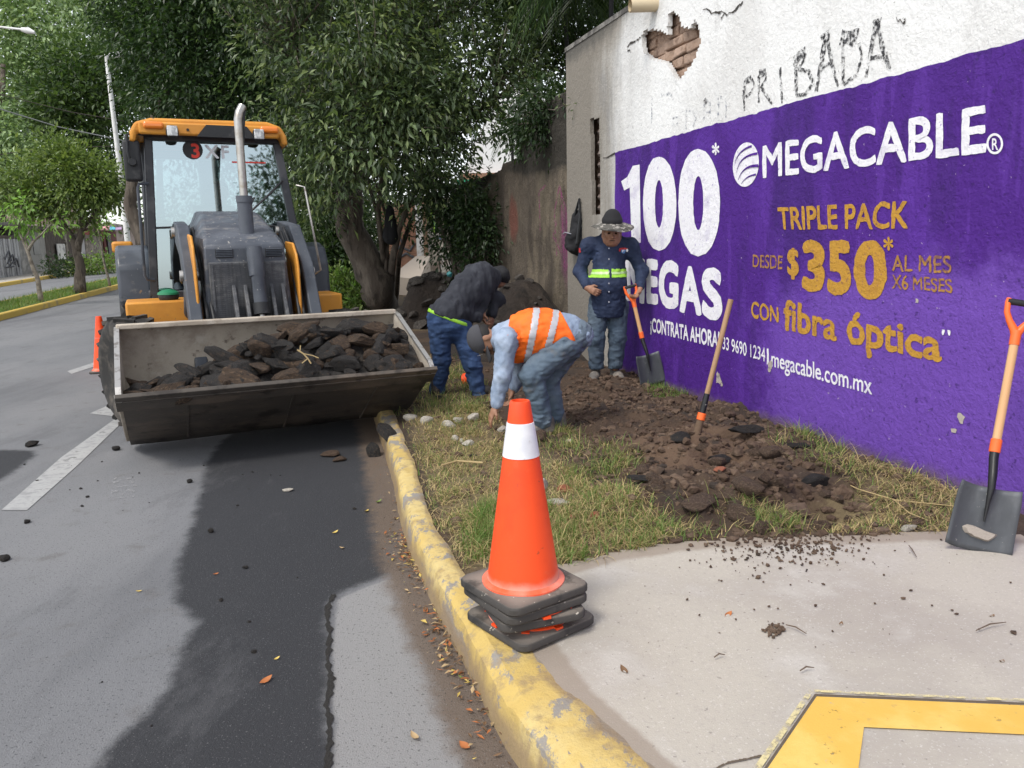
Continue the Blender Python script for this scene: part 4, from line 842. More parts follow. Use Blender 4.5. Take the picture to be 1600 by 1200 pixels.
# sticker on the windscreen
RED = mat('sticker_red', (0.75, 0.06, 0.04), .6); PALE = mat('sticker_grey', (0.72, 0.74, 0.78), .6)
def wtext(txt, x, z, h, mt, bold=0.02, name='sticker'):
    me = text2d(txt, bold); t = (z - 1.14) / 1.66; yy = BLc[1] + (TLc[1] - BLc[1]) * t
    for v in me.vertices: v.co = Vector((x + v.co.x * h, yy - .02, z + v.co.y * h))
    me.materials.clear(); me.materials.append(mt); return link(name, me, ws)
b = MB(); b.lathe([(.10, 0), (0, .001)], (-.335, 3.117, 2.66), 'Y', 24); b.build('sticker_disc', BLK, ws)
wtext('3', -.36, 2.58, .20, RED, .03); wtext('X', -.215, 2.58, .19, PALE); wtext('F', -.06, 2.58, .19, PALE)
b = MB(); b.bb(.05, .40, 3.112, 3.114, 2.535, 2.55); b.build('sticker_line', RED, ws)
b = MB(); b.tube([(.56, 3.06, 2.35), (.43, 3.06, 2.22), (.18, 3.07, 2.0)], .012, 6); b.tube([(.25, 3.075, 2.17), (.12, 3.075, 1.92)], .009, 6); b.build('wiper', BLK, cab)
# seat, steering wheel, console
b = MB(); b.bb(-.32, .18, 3.95, 4.4, 1.45, 1.58); b.bb(-.32, .18, 4.32, 4.44, 1.55, 2.15); b.bb(-.2, .06, 4.33, 4.42, 2.15, 2.35); b.bb(-.22, .08, 4.0, 4.3, 1.12, 1.45); b.build('seat', BLK, cab, bevel=.04)
b = MB(); R_ = Matrix.Rotation(rad(-58), 3, 'X'); P = [Vector((-.07, 3.62, 1.93)) + R_ @ Vector((.20 * math.cos(k * .3142), .20 * math.sin(k * .3142), 0)) for k in range(21)]; b.tube(P, .018, 8, caps=False); b.tube([(-.07, 3.62, 1.93), (-.07, 3.3, 1.45)], .03, 8); b.bb(-.28, .14, 3.2, 3.4, 1.12, 1.6); b.build('steering_wheel', BLK, cab, smooth=True)
# mirror, rails
b = MB(); b.bb(-1.005, -.84, 2.95, 3.02, 2.31, 2.72); mr = b.build('mirror', BLK, T, bevel=.03, seg=3)
b = MB(); b.tube([(-.72, 3.06, 2.78), (-.90, 2.98, 2.79), (-.955, 2.94, 2.76), (-.96, 2.91, 2.6), (-.945, 2.92, 2.50)], .014, 8); b.lathe([(.035, -.03), (.04, 0), (.035, .03)], (-.925, 2.93, 2.50), 'Y', 14); b.build('mirror_bracket', BLK, mr, smooth=True)
b = MB(); b.tube([(-.80, 3.04, 2.30), (-.885, 2.99, 2.29), (-.90, 2.99, 2.25), (-.92, 2.98, 1.36), (-.90, 3.0, 1.32), (-.83, 3.04, 1.31)], .016, 8); b.build('grab_rail', DGR, T, smooth=True)
b = MB(); b.tube([(.70, 3.04, 2.30), (.78, 2.99, 2.28), (.90, 2.98, 1.36), (.83, 3.04, 1.31)], .013, 8); b.build('grab_rail', STEEL, T, smooth=True)
# rear digging arm folded behind the cab, with hoses
b = MB(); b.prism([(4.75, .6), (5.15, .6), (5.35, 1.6), (5.2, 2.9), (5.0, 3.06), (4.85, 2.9), (4.95, 1.7)], -.16, .0, 'X'); bo = b.build('digger_boom', BLK, T, bevel=.02)
b = MB(); rh = random.Random(1)
for k in range(7):
    x0 = -.42 + k * .085; x1 = x0 + rh.uniform(-.16, .16); z = 3.08 + rh.uniform(0, .16)
    b.tube([(x0, 4.9, 2.8), (x0, 4.92, z - .06), ((x0 * .7 + x1 * .3), 4.95, z), ((x0 * .3 + x1 * .7), 5.0, z), (x1, 5.03, z - .05), (x1, 5.03, 2.8)], .017, 8)
b.build('hydraulic_hose', BLK, bo, smooth=True)
b = MB(); b.bb(-1.22, -1.10, 5.0, 5.15, .35, 1.66); b.bb(-1.26, -1.02, 4.95, 5.2, 1.60, 1.74); b.bb(-1.2, 1.1, 4.98, 5.12, .55, .75); b.build('stabiliser', ORG, T, bevel=.03)

# ---- load in the bucket
CHUNK = mat('asphalt_chunk', (0.030, 0.027, 0.025), 0.9, layers=[dict(c=(0.012, 0.011, 0.011), s=3, lo=0.5, hi=0.65), dict(c=(0.085, 0.058, 0.04), s=4, d=7, lo=0.54, hi=0.68, a=0.85), dict(c=(0.15, 0.12, 0.095), s=30, d=5, lo=0.64, hi=0.70, a=0.6)], bump=[(45, 1.0, .02), (140, .6, .006)], rvar=(20, .6, 1.0))
CHUNKB = mat('earthy_chunk', (0.072, 0.047, 0.031), 0.95, layers=[dict(c=(0.145, 0.095, 0.058), s=5, d=7, lo=0.48, hi=0.66), dict(c=(0.025, 0.022, 0.02), s=6, d=7, lo=0.54, hi=0.64, a=0.9), dict(c=(0.24, 0.20, 0.15), s=40, d=4, lo=0.66, hi=0.71, a=0.8)], bump=[(45, 1.0, .02), (140, .6, .006)])
def heap(x, y):
    pk = np.interp(x, [-1.15, -.95, -.65, -.4, -.15, .1, .5, .9, 1.1], [.53, .57, .64, .71, .83, .89, .91, .90, .81])
    fr = .575 + .03 * np.interp(x, [-1, -.3, .4, 1], [-.6, 0, .6, .5])
    t = np.clip(y / .55, 0, 1); z = fr + (pk - fr) * (t * t * (3 - 2 * t)); z = z - np.clip(y - .62, 0, 1) * .55
    return z
b = MB(); nx_, ny_ = 56, 28; vs = []
for i in range(nx_):
    for j in range(ny_):
        x = -1.14 + 2.28 * i / (nx_ - 1); y = .0 + 1.12 * j / (ny_ - 1); z = float(heap(x, y)) - .05 + .09 * (float(fbm(x * 5, y * 5, 61)) - .5); fl = float(np.interp(y, inn_[:5, 0], inn_[:5, 1])) + .012
        vs.append(TW((x, y, max(z, fl))) - TO)
b.add(vs, [(i * ny_ + j, (i + 1) * ny_ + j, (i + 1) * ny_ + j + 1, i * ny_ + j + 1) for i in range(nx_ - 1) for j in range(ny_ - 1)])
o = b.build('excavated_soil', MATS['asphalt_chunk'], None, smooth=True, loc=tuple(TO)); tag(o, 'dark crumbled soil filling the loader bucket between the asphalt slabs', 'soil', kind='stuff')
rk = random.Random(11)
rockset = [rock(100 + k, (1, 1, 1), 3, 8, .10, .32, .72) for k in range(9)]
for me in rockset: me.materials.append(CHUNK)
rocksetB = [m_.copy() for m_ in rockset]
for me in rocksetB: me.materials.clear(); me.materials.append(CHUNKB)
def chunk(p, size, rot, earthy, label, group, name='asphalt_chunk', cat='asphalt chunk', idx=None):
    o = bpy.data.objects.new(name, (rocksetB if earthy else rockset)[rk.randrange(9) if idx is None else idx]); COL.objects.link(o)
    o.location = tuple(p); o.scale = size; o.rotation_euler = rot; return tag(o, label, cat, group)
GB = 'broken asphalt heaped in the loader bucket'
BIG = [((.18, .62, .86), (.30, .16, .045), (.12, .05, .1), 0, 'long flat black asphalt slab on top of the bucket heap at centre'),
       ((.62, .66, .86), (.22, .15, .07), (-.1, .1, .3), 1, 'brown-faced slab at the back right of the bucket heap'),
       ((.80, .32, .74), (.24, .13, .14), (.5, .1, -.1), 1, 'largest brown earthy block at the right end of the bucket'),
       ((.12, .22, .72), (.22, .14, .12), (.5, 0, .2), 1, 'broad earthy block at the front centre of the bucket with a dry root on it'),
       ((-.80, .30, .62), (.17, .11, .06), (.2, -.25, .5), 0, 'black upright chunk near the left end of the bucket'),
       ((-1.0, .20, .57), (.16, .10, .06), (.1, .3, -.3), 1, 'brown-edged chunk in the left corner of the bucket'),
       ((.95, .50, .83), (.14, .12, .09), (.3, .2, .6), 0, 'black chunk against the right side plate of the bucket'),
       ((.90, .72, .86), (.2, .10, .04), (.1, -.3, .4), 0, 'thin black slab tilted up at the back right corner of the bucket'),
       ((-.12, .52, .78), (.20, .13, .10), (.3, .1, .1), 1, 'soil-covered block sloping down left of the bucket centre'),
       ((.42, .26, .73), (.14, .12, .10), (.3, .3, 1), 0, 'black block between the two earthy blocks at the bucket front')]
for p, s_, r_, e, lab in BIG: chunk(TW(p), s_, (r_[0], r_[1], r_[2] + TYAW), e, lab, GB)
for k in range(185):
    x = rk.uniform(-1.06, 1.06); y = rk.uniform(.06, .86); sc_ = rk.choice([.04, .055, .07, .09, .11, .13]) * (1 if x > -.4 else .8)
    z = float(heap(x, y)) + sc_ * .12
    chunk(TW((x, y, z)), (sc_ * rk.uniform(1.1, 1.9), sc_ * rk.uniform(.9, 1.5), sc_ * rk.uniform(.5, .9)), (rk.uniform(-.5, .5), rk.uniform(-.5, .5), rk.uniform(0, 6)), rk.random() < .36, 'small dark broken chunk in the asphalt heap of the loader bucket', GB)
STRAW = mat('dry_root', (0.40, 0.30, 0.15), .9)
b = MB(); q = lambda x, y, z: TW((x, y, z)) - TW((.16, .12, .8)); b.tube([q(.10, .10, .83), q(.14, .08, .80), (q(.17, .07, .76)), q(.19, .06, .72)], .006, 6); b.tube([q(.14, .08, .80), q(.21, .07, .78), q(.25, .05, .76)], .004, 6); b.tube([q(.17, .07, .76), q(.12, .05, .73)], .004, 6); b.tube([q(.12, .1, .82), q(.13, .12, .86)], .004, 6)
tag(b.build('dry_root', STRAW, None, smooth=True, loc=tuple(TW((.16, .12, .8)))), 'pale dry forked root lying on the earthy block in the bucket', 'root')
# ================================================================== CONES
CONEO = mat('cone_orange', (0.88, 0.082, 0.014), 0.45, layers=[dict(c=(0.78, 0.06, 0.012), s=5, lo=0.45, hi=0.65, a=0.6), dict(c=(0.30, 0.06, 0.03), s=22, d=7, r=.7, lo=0.64, hi=0.70, a=0.75), dict(c=(0.62, 0.20, 0.12), s=4, d=7, r=.7, lo=0.54, hi=0.72, a=0.4), dict(c=(0.80, 0.42, 0.33), s=7, d=7, attr='foot', n=0.6, lo=0.95, hi=1.3, a=0.7)], bump=[(60, .12, .003)])
BAND = mat('reflective_band', (0.80, 0.80, 0.82), 0.35, layers=[dict(c=(0.60, 0.61, 0.66), s=6, lo=0.42, hi=0.66, a=0.7), dict(c=(0.40, 0.36, 0.33), s=18, d=7, lo=0.60, hi=0.72, a=0.5)])
CBASE = mat('cone_rubber', (0.055, 0.05, 0.046), 0.8, layers=[dict(c=(0.25, 0.215, 0.18), s=3, d=7, attr='up', n=0.7, lo=0.7, hi=1.2, a=0.9), dict(c=(0.55, 0.50, 0.42), s=40, d=3, lo=0.665, hi=0.69, a=0.9), dict(c=(0.012, 0.012, 0.012), s=5, lo=0.56, hi=0.66, a=0.7)], bump=[(90, .3, .003)])
CSC = gz(824, 975, .16)[:2]
def cone(loc, rz, side, h, label, group=None, band=(0.70, 0.86), boff=(0, 0), th=.034):
    t = thing('traffic_cone', loc, label, 'traffic cone', group, rz); 
    # square base with rounded corners and bevelled top, raised dish in the middle
    b = MB(); hs_ = side / 2; rc_ = .045; ring = []
    for cx, cy, a0 in ((hs_ - rc_, hs_ - rc_, 0), (-hs_ + rc_, hs_ - rc_, 90), (-hs_ + rc_, -hs_ + rc_, 180), (hs_ - rc_, -hs_ + rc_, 270)):
        for k in range(6): a = rad(a0 + 18 * k); ring.append((cx + rc_ * math.cos(a), cy + rc_ * math.sin(a)))
    n = len(ring); lv = [(.97, 0), (1.0, .006), (1.0, th * .72), (.97, th * .95), (.72, th * 1.12), (.5, th * 1.2)]; vs = []
    for f_, z in lv: vs += [(x * f_, y * f_, z) for x, y in ring]
    fs = [(i * n + k, i * n + (k + 1) % n, (i + 1) * n + (k + 1) % n, (i + 1) * n + k) for i in range(len(lv) - 1) for k in range(n)] + [tuple(range(n - 1, -1, -1)), tuple((len(lv) - 1) * n + k for k in range(n))]
    b.add(vs, fs); o = b.build('base', CBASE, t, smooth=True, loc=(boff[0], boff[1], 0)); setattr_float(o, 'up', [min(1, max(0, (v.co.z / th - .55) * 1.4)) for v in o.data.vertices])
    # flange with lugs
    b = MB(); r0_ = .158
    b.lathe([(r0_ * .9, th * 1.0), (r0_, th * 1.05), (r0_, th * 1.25), (r0_ * .93, th * 1.42), (r0_ * .84, th * 1.5)], (0, 0, 0), 'Z', 48)
    for k in range(8 if boff[0] > .01 else 0): a = k * math.pi / 4; b.box((r0_ * 1.02 * math.cos(a), r0_ * 1.02 * math.sin(a), th * 1.12), (.03, .03, th * .25), Matrix.Rotation(a, 3, 'Z'))
    o = b.build('flange', CONEO, t, smooth=True, loc=(boff[0], boff[1], 0)); setattr_float(o, 'foot', [.8 if boff[0] < .01 else .3] * len(o.data.vertices))
    rb_, rt_ = .138, .037; z0 = th * 1.3; R_ = lambda z: rb_ + (rt_ - rb_) * (z - z0) / (h - z0)
    prof_ = [(rb_, z0)] + [(R_(z), z) for z in np.linspace(z0 + .02, h - .006, 14)] + [(rt_ - .002, h), (rt_ - .008, h + .001), (rt_ - .010, h - .01), (rt_ + .006, h - .14)]
    b = MB(); b.lathe(prof_, (0, 0, 0), 'Z', 48); o = b.build('body', CONEO, t, smooth=True); setattr_float(o, 'foot', [max(0, 1 - (v.co.z - z0) / .12) for v in o.data.vertices])
    za, zb = z0 + (h - z0) * band[0], z0 + (h - z0) * band[1]
    b = MB(); b.lathe([(R_(za) + .0005, za), (R_(za) + .0022, za + .001), (R_(zb) + .0022, zb - .001), (R_(zb) + .0005, zb)], (0, 0, 0), 'Z', 48); b.build('reflective_band', BAND, t, smooth=True)
    return t
TOPZ = at(806, 627, CSC[1])[2]
zb0 = .158
GC = 'cones nested in the stack on the kerb'
cone((CSC[0] - .012, CSC[1] + .012, zb0), rad(38), .375, TOPZ - .20 - zb0, 'lowest cone of the kerbside stack, its flat base touching the concrete', GC, boff=(.03, 0))
cone((CSC[0] - .012, CSC[1] + .012, zb0 + .066), rad(20), .34, TOPZ - .13 - zb0 - .066, 'cone second from the bottom of the stack, its base twisted out of line', GC, boff=(.02, -.012))
cone((CSC[0] - .012, CSC[1] + .012, zb0 + .108), rad(33), .365, TOPZ - .07 - zb0 - .108, 'cone just beneath the top one in the kerbside stack', GC, boff=(.004, 0))
cone((CSC[0] - .012, CSC[1] + .012, zb0 + .146), rad(36), .372, TOPZ - zb0 - .146, 'tall orange cone with white band on top of the kerbside stack', GC, band=(.70, .885))
fc_ = gz(164, 581, 0); cone((fc_[0], fc_[1], .0), .3, .34, at(164, 494, fc_[1])[2], 'small orange cone standing alone on the road behind the front wheel', band=(.6, .601), th=.03)

# ================================================================== SHOVELS
WOOD = mat('shaft_wood', (0.56, 0.32, 0.15), 0.55, layers=[dict(c=(0.62, 0.38, 0.20), s=14, d=4, lo=0.4, hi=0.6, st=(1, 1, .06)), dict(c=(0.30, 0.16, 0.08), s=18, d=6, lo=0.62, hi=0.72, a=0.6, st=(1, 1, .15))])
WOODD = mat('old_shaft_wood', (0.36, 0.22, 0.12), 0.7, layers=[dict(c=(0.22, 0.13, 0.075), s=14, d=4, lo=0.45, hi=0.65, st=(1, 1, .08))])
ORP = mat('orange_plastic', (0.86, 0.14, 0.025), 0.4)
SHST = mat('shovel_steel', (0.075, 0.08, 0.088), 0.5, metal=0.35, layers=[dict(c=(0.15, 0.155, 0.165), s=4, d=7, lo=0.45, hi=0.65, a=0.8, st=(1, 1, .4)), dict(c=(0.30, 0.29, 0.27), s=60, d=4, lo=0.68, hi=0.71, a=0.8)], rvar=(7, .35, .7))
CLAY = mat('dried_mud', (0.33, 0.29, 0.25), .95, bump=[(40, .7, .01)])
def shovel(tip, grip, face, label, dgrip=True, bw=.255, mud=False, buried=False, long=False, twist=0.0):
    tip, grip = Vector(tip), Vector(grip); L = (grip - tip).length; z = (grip - tip).normalized(); y = -(Vector(face) - z * Vector(face).dot(z)).normalized(); x = y.cross(z)
    t = thing('shovel', (0, 0, 0), label, 'shovel'); t.matrix_world = Matrix(((x.x, y.x, z.x, tip.x), (x.y, y.y, z.y, tip.y), (x.z, y.z, z.z, tip.z), (0, 0, 0, 1))) @ Matrix.Rotation(twist, 4, 'Z')
    bl = .30 if L < 1.2 else .29; nu, nv = 15, 13; vs = []
    for j in range(nv):
        v = j / (nv - 1)
        for i in range(nu):
            u = i / (nu - 1) * 2 - 1; w_ = bw / 2 * (1.0 - .06 * v - .05 * max(0, v - .85) * 6)
            up = -.030 * abs(u) ** 3 - .012 * v; soc = -.03 * math.exp(-(u / .16) ** 2) * max(0, (v - .25) / .75) ** 1.2
            vs.append((u * w_, up + soc - .035 * v * v * .5 + .01, v * bl - .012 * (1 - abs(u) ** 4) * (1 - v) + .012 * u * u * v))
    b = MB(); b.add(vs, [(j * nu + i, j * nu + i + 1, (j + 1) * nu + i + 1, (j + 1) * nu + i) for j in range(nv - 1) for i in range(nu - 1)])
    o = b.build('blade', SHST, t, smooth=True); s_ = o.modifiers.new('thickness', 'SOLIDIFY'); s_.thickness = .005
    if mud:
        rm = random.Random(8); b = MB(); k_ = 16; ring = [(-.004 + (.075 + .012 * math.sin(3 * a) + rm.uniform(-.006, .006)) * math.cos(a), (.03 + .010 * math.cos(2 * a + 1) + rm.uniform(-.004, .004)) * math.sin(a) + .075) for a in [i * 2 * math.pi / k_ for i in range(k_)]]
        vs = [(x_, -.010 - .030 * abs(x_ / .1275) ** 3 + .010, z_) for x_, z_ in ring] + [(x_ * .8, -.022, (z_ - .075) * .8 + .075) for x_, z_ in ring]
        b.add(vs, [(i, (i + 1) % k_, k_ + (i + 1) % k_, k_ + i) for i in range(k_)] + [tuple(range(k_, 2 * k_))]); b.build('dried_mud', CLAY, o, smooth=True)
    s0 = bl * .80; s1 = bl + .20
    b = MB(); b.tube([(0, -.03, bl * .45), (0, -.036, s0), (0, -.046, bl), (0, -.03, bl + .07), (0, -.006, s1 - .06), (0, 0, s1)], [.004, .010, .016, .019, .020, .021], 14); b.build('socket', mat('black_socket', (0.012, .012, .013), .4, layers=[dict(c=(.25, .24, .23), s=40, lo=.7, hi=.73)]), t, smooth=True)
    b = MB(); b.tube([(0, 0, s1 - .03), (0, 0, s1 + .035)], .0245, 16); b.build('collar', ORP, t, smooth=True, bevel=.004)
    top = L - (.17 if dgrip else 0)
    b = MB(); b.tube([(0, 0, s1 - .05), (0, 0, (s1 + top) / 2), (0, 0, top)], .0195, 14); b.build('shaft', WOODD if long else WOOD, t, smooth=True)
    if dgrip:
        b = MB(); b.tube([(0, 0, top - .05), (0, 0, top + .02)], [.0225, .0235], 14)
        for s_ in (-1, 1): b.tube([(0, 0, top - .01), (s_ * .012, 0, top + .025), (s_ * .038, 0, top + .065), (s_ * .055, 0, top + .105), (s_ * .058, 0, top + .155), (s_ * .055, 0, top + .172)], [.02, .019, .015, .0135, .013, .012], 12)
        d = b.build('handle', ORP, t, smooth=True)
        b = MB(); b.tube([(-.062, 0, top + .158), (.062, 0, top + .158)], .0155, 14); b.build('grip', BLK, d, smooth=True)
    return t
tip3 = gz(1526, 858, .16); g3 = at(1597, 470, tip3[1] + .30)
shovel(tip3, g3, (-.25, -1, .25), 'square-mouth shovel with mud on its blade leaning on the purple wall at right', mud=True, bw=.285)
tip1 = gz(1020, 600, .20); g1 = at(984, 446, 7.72)
S1 = shovel(tip1, g1, (.15, -1, .2), 'square-mouth shovel held upright by the man in the navy jacket', bw=.27)
# long tool stuck in the dirt: blade wholly in the soil
bs = on_soil(1088, 682); e2 = at(1142, 468, bs[1] + .12); ax = Vector(e2) - Vector(bs); axn = ax.normalized()
t2 = thing('pick_handle', tuple(bs), 'wooden tool handle with orange collar planted upright in the dug soil', 'digging tool')
b = MB(); b.tube([axn * .25, axn * .55, ax], [.0185, .018, .019], 12); b.build('shaft', WOODD, t2, smooth=True)
b = MB(); b.tube([axn * .16, axn * .30], [.021, .0195], 14); b.build('socket', MATS['black_socket'], t2, smooth=True)
b = MB(); b.tube([axn * .115, axn * .165], .029, 16); b.build('collar', ORP, t2, smooth=True, bevel=.004)
b = MB(); b.tube([axn * -.2, axn * -.02, axn * .06, axn * .13], [.035, .03, .026, .024], 10); b.build('tool_head', mat('earth_caked_iron', (0.13, 0.085, 0.055), .95, bump=[(40, .8, .01)]), t2, smooth=True)

# ================================================================== SMALL THINGS ON THE GROUND
LIME = mat('pale_stone', (0.42, 0.38, 0.32), .95, layers=[dict(c=(0.58, 0.54, 0.47), s=9, lo=.42, hi=.62), dict(c=(0.20, 0.16, 0.12), s=7, d=7, lo=.56, hi=.68, a=.8)], bump=[(40, .8, .012)])
BRICK = mat('brick_shard', (0.36, 0.12, 0.065), .9, layers=[dict(c=(0.22, 0.11, 0.07), s=9, lo=.5, hi=.65)], bump=[(50, .8, .01)])
DIRT = mat('dirt_clod', (0.080, 0.050, 0.033), .97, layers=[dict(c=(0.14, 0.095, 0.065), s=8, lo=.45, hi=.62), dict(c=(0.035, 0.026, 0.02), s=6, lo=.55, hi=.68)], bump=[(40, 1.0, .015)])
def put(name, px, py, size, mt, label, cat, group=None, z=None, seed=0, sink=.3, rz=0, tilt=(0, 0), pl=10, sub=3, rough=.08):
    p = on_soil(px, py) if z is None else gz(px, py, z)
    me = rock(seed + int(px) * 7 + int(py), (1, 1, 1), sub, pl, rough); me.materials.append(mt); me.polygons.foreach_set('use_smooth', [True] * len(me.polygons)); me.set_sharp_from_angle(angle=rad(38))
    o = link(name, me); o.scale = size; o.location = (p[0], p[1], p[2] + size[2] * (1 - sink * 2) if z is None else z + size[2] * .75); o.rotation_euler = (tilt[0], tilt[1], rz); return tag(o, label, cat, group)
GS = 'pale stones dug out beside the kerb'
for k, (px, py, r, lab) in enumerate([(700, 667, .062, 'largest pale rounded stone in the row beside the bending worker'), (716, 659, .048, 'pale stone touching the back of the largest pale stone'), (710, 687, .036, 'small round pale stone just below the largest pale stone'), (731, 696, .045, 'pale stone nearest the cone among the dug-out stones'), (667, 660, .055, 'dusty stone near the broken end of the yellow kerb'), (741, 656, .065, 'broad flat grey stone below the worker’s reaching hand'), (640, 655, .06, 'grey-brown stone right beside the kerb break'), (785, 674, .045, 'stone half hidden behind the cone tip'), (722, 690, .024, 'tiny pale stone between two bigger pale stones'), (890, 692, .03, 'small grey stone in the soil right of the crouching worker’s shoe')]):
    put('stone', px, py, (r * 1.15, r * .9, r * .75), LIME, lab, 'stone', GS, seed=k, rz=k, pl=14, rough=.05)
for k, (px, py, s_, mt, lab, cat) in enumerate([(880, 768, (.06, .035, .03), BRICK, 'orange-red brick shard lying in dry grass behind the cone', 'brick piece'), (930, 808, (.045, .03, .025), BRICK, 'dull red brick piece in green grass near the concrete edge', 'brick piece'), (895, 812, (.03, .03, .02), BRICK, 'smallest brick fragment in the grass right of the cone', 'brick piece'), (1125, 737, (.05, .035, .02), BRICK, 'reddish brick fragment half buried in the brown dirt', 'brick piece'), (1288, 782, (.04, .035, .025), BRICK, 'brick fragment in the dark hollow of the dug soil', 'brick piece'), (872, 788, (.10, .055, .02), LIME, 'flat grey concrete flake lying in grass beside the cone', 'concrete piece'), (850, 764, (.05, .03, .05), LIME, 'upright pale stone against the right side of the cone', 'stone'), (1205, 715, (.09, .07, .05), DIRT, 'flat-faced brown clod on the dug soil below the tool', 'clod'), (1090, 790, (.14, .09, .04), DIRT, 'wide flat clod of brown earth at the front of the digging', 'clod'), (1165, 765, (.11, .08, .05), DIRT, 'big brown clod in the middle of the front digging', 'clod'),
        (935, 742, (.12, .035, .02), CHUNK, 'thin black asphalt strip lying in the grass right of the cone', 'asphalt piece'), (930, 755, (.07, .04, .02), CHUNK, 'small black asphalt piece beside the thin asphalt strip', 'asphalt piece'), (1160, 675, (.15, .05, .04), CHUNK, 'black asphalt slab edge jutting from the soil right of the tool', 'asphalt piece'), (1245, 700, (.13, .05, .03), CHUNK, 'black asphalt slab half buried near the purple wall', 'asphalt piece'), (1060, 690, (.09, .07, .05), CHUNK, 'black lump beside the base of the planted tool', 'asphalt piece'), (1010, 750, (.12, .05, .02), CHUNK, 'flat dark slab at the left edge of the dug soil', 'asphalt piece'), (1125, 720, (.10, .06, .03), CHUNK, 'dark slab below the planted tool', 'asphalt piece'), (1270, 760, (.11, .06, .05), CHUNK, 'black chunk at the rim of the soil hollow', 'asphalt piece'), (690, 625, (.07, .05, .04), CHUNK, 'dark chunk on the grass beside the hooded worker’s foot', 'asphalt piece'), (740, 715, (.05, .03, .02), CHUNK, 'little black chunk in straw grass left of the cone', 'asphalt piece'), (845, 690, (.09, .06, .06), DIRT, 'brown clod in front of the orange-vested worker’s shoes', 'clod'), (930, 575, (.05, .05, .03), DIRT, 'dark clod behind the orange-vested worker', 'clod'), (1420, 828, (.05, .03, .02), LIME, 'pale stone at the concrete edge left of the leaning shovel', 'stone')]):
    put({'brick piece': 'brick_piece', 'concrete piece': 'concrete_piece', 'stone': 'stone', 'clod': 'clod', 'asphalt piece': 'asphalt_piece'}[cat], px, py, s_, mt, lab, cat, {'brick piece': 'brick fragments in the verge', 'clod': 'clods of dug earth', 'asphalt piece': 'asphalt pieces lying in the verge'}.get(cat), seed=50 + k, rz=k * 1.3 if mt is not CHUNK else .2 * (k % 5) - .4, sink=.25, pl=12)
# asphalt strip fallen across the kerb
for k, (px, py, s_, z, til, lab) in enumerate([(605, 683, (.16, .07, .035), .13, (.25, .45), 'long black asphalt piece draped over the kerb edge'), (585, 712, (.09, .06, .04), .0, (.2, .9), 'lower black asphalt piece leaning on the kerb face')]):
    put('asphalt_piece', px, py, s_, CHUNK, lab, 'asphalt piece', 'asphalt pieces lying in the verge', z=z, seed=90 + k, tilt=til, rz=-1.0 + k * .3)
GR_ = 'debris dropped on the road'
for k, (px, py, s_, mt, lab) in enumerate([(450, 767, (.045, .03, .012), LIME, 'flat pale stone alone on the dark asphalt patch'), (52, 697, (.07, .05, .03), CHUNK, 'black asphalt lump at the left of the lane line'), (182, 703, (.045, .035, .025), CHUNK, 'black crumb just below the left end of the bucket'), (518, 712, (.10, .06, .025), DIRT, 'flattened brown clod on the road beneath the bucket'), (530, 720, (.06, .05, .02), DIRT, 'smaller brown clod beside the flattened clod under the bucket'), (42, 817, (.025, .02, .015), CHUNK, 'black crumb on pale asphalt left of the lane line end'), (6, 876, (.035, .03, .02), CHUNK, 'black crumb at the far left edge of the road'), (330, 832, (.022, .02, .015), CHUNK, 'black crumb on the edge of the dark patch'), (296, 754, (.03, .022, .015), CHUNK, 'black crumb on the road left of the dark patch'), (383, 888, (.018, .015, .01), CHUNK, 'tiny crumb in the middle of the dark patch')]):
    put('road_debris', px, py, s_, mt, lab, 'debris', GR_, z=.0, seed=120 + k, rz=k)
rr = random.Random(21)
cr = [rock(300 + k, (1, 1, 1), 2, 8, .1) for k in range(4)]
for me in cr: me.materials.append(CHUNK)
for k in range(36):
    px, py = (rr.uniform(20, 560), rr.uniform(690, 800)) if k < 30 else (rr.uniform(150, 560), rr.uniform(900, 1180)); p = gz(px, py, 0); s_ = rr.choice([.004, .005, .006, .008, .012])
    if p[0] > kerbx(p[1]) - .05: continue
    o = bpy.data.objects.new('asphalt_crumb', cr[k % 4]); COL.objects.link(o); o.location = (p[0], p[1], s_ * .4); o.scale = (s_ * 1.2, s_, s_ * .7); o.rotation_euler = (0, 0, rr.uniform(0, 6)); tag(o, 'tiny black asphalt crumb scattered on the road in front of the loader', 'crumb', 'asphalt crumbs on the road')
# leaves
LEAFM = [mat('leaf_' + n_, c, .7, layers=[dict(c=tuple(q * .6 for q in c), s=30, lo=.45, hi=.65)]) for n_, c in (('rust', (0.38, 0.13, 0.04)), ('yellow', (0.52, 0.38, 0.10)), ('brown', (0.16, 0.09, 0.045)), ('tan', (0.42, 0.30, 0.16)), ('green', (0.16, 0.22, 0.05)))]
def leafmesh(L, w_, curl):
    b = MB(); rows = [(0, .02), (.25, .75), (.5, 1), (.75, .7), (1, .02)]; vs = []
    for t, f in rows:
        z = curl * (t - .5) ** 2 * L * 2
        for s_ in (-1, 0, 1): vs.append((t * L - L / 2, s_ * f * w_ / 2, z + abs(s_) * f * w_ * curl * .5 + .003))
    b.add(vs, [(i * 3 + j, i * 3 + j + 1, (i + 1) * 3 + j + 1, (i + 1) * 3 + j) for i in range(4) for j in range(2)]); return b
LF = []
for k, m_ in enumerate(LEAFM): o = leafmesh(.06, .03, .35 + .1 * k).build('fallen_leaf', m_, None, smooth='all'); LF.append(o.data); bpy.data.objects.remove(o)
def leaf(px, py, z, k, s_, lab, grp):
    p = gz(px, py, z); o = bpy.data.objects.new('fallen_leaf', LF[k]); COL.objects.link(o); o.location = (p[0], p[1], z + .001); o.scale = (s_,) * 3; o.rotation_euler = (rr.uniform(-.2, .2), rr.uniform(-.2, .2), rr.uniform(0, 6.3)); return tag(o, lab, 'leaf', grp)
GL = 'single leaves on road and pavement'
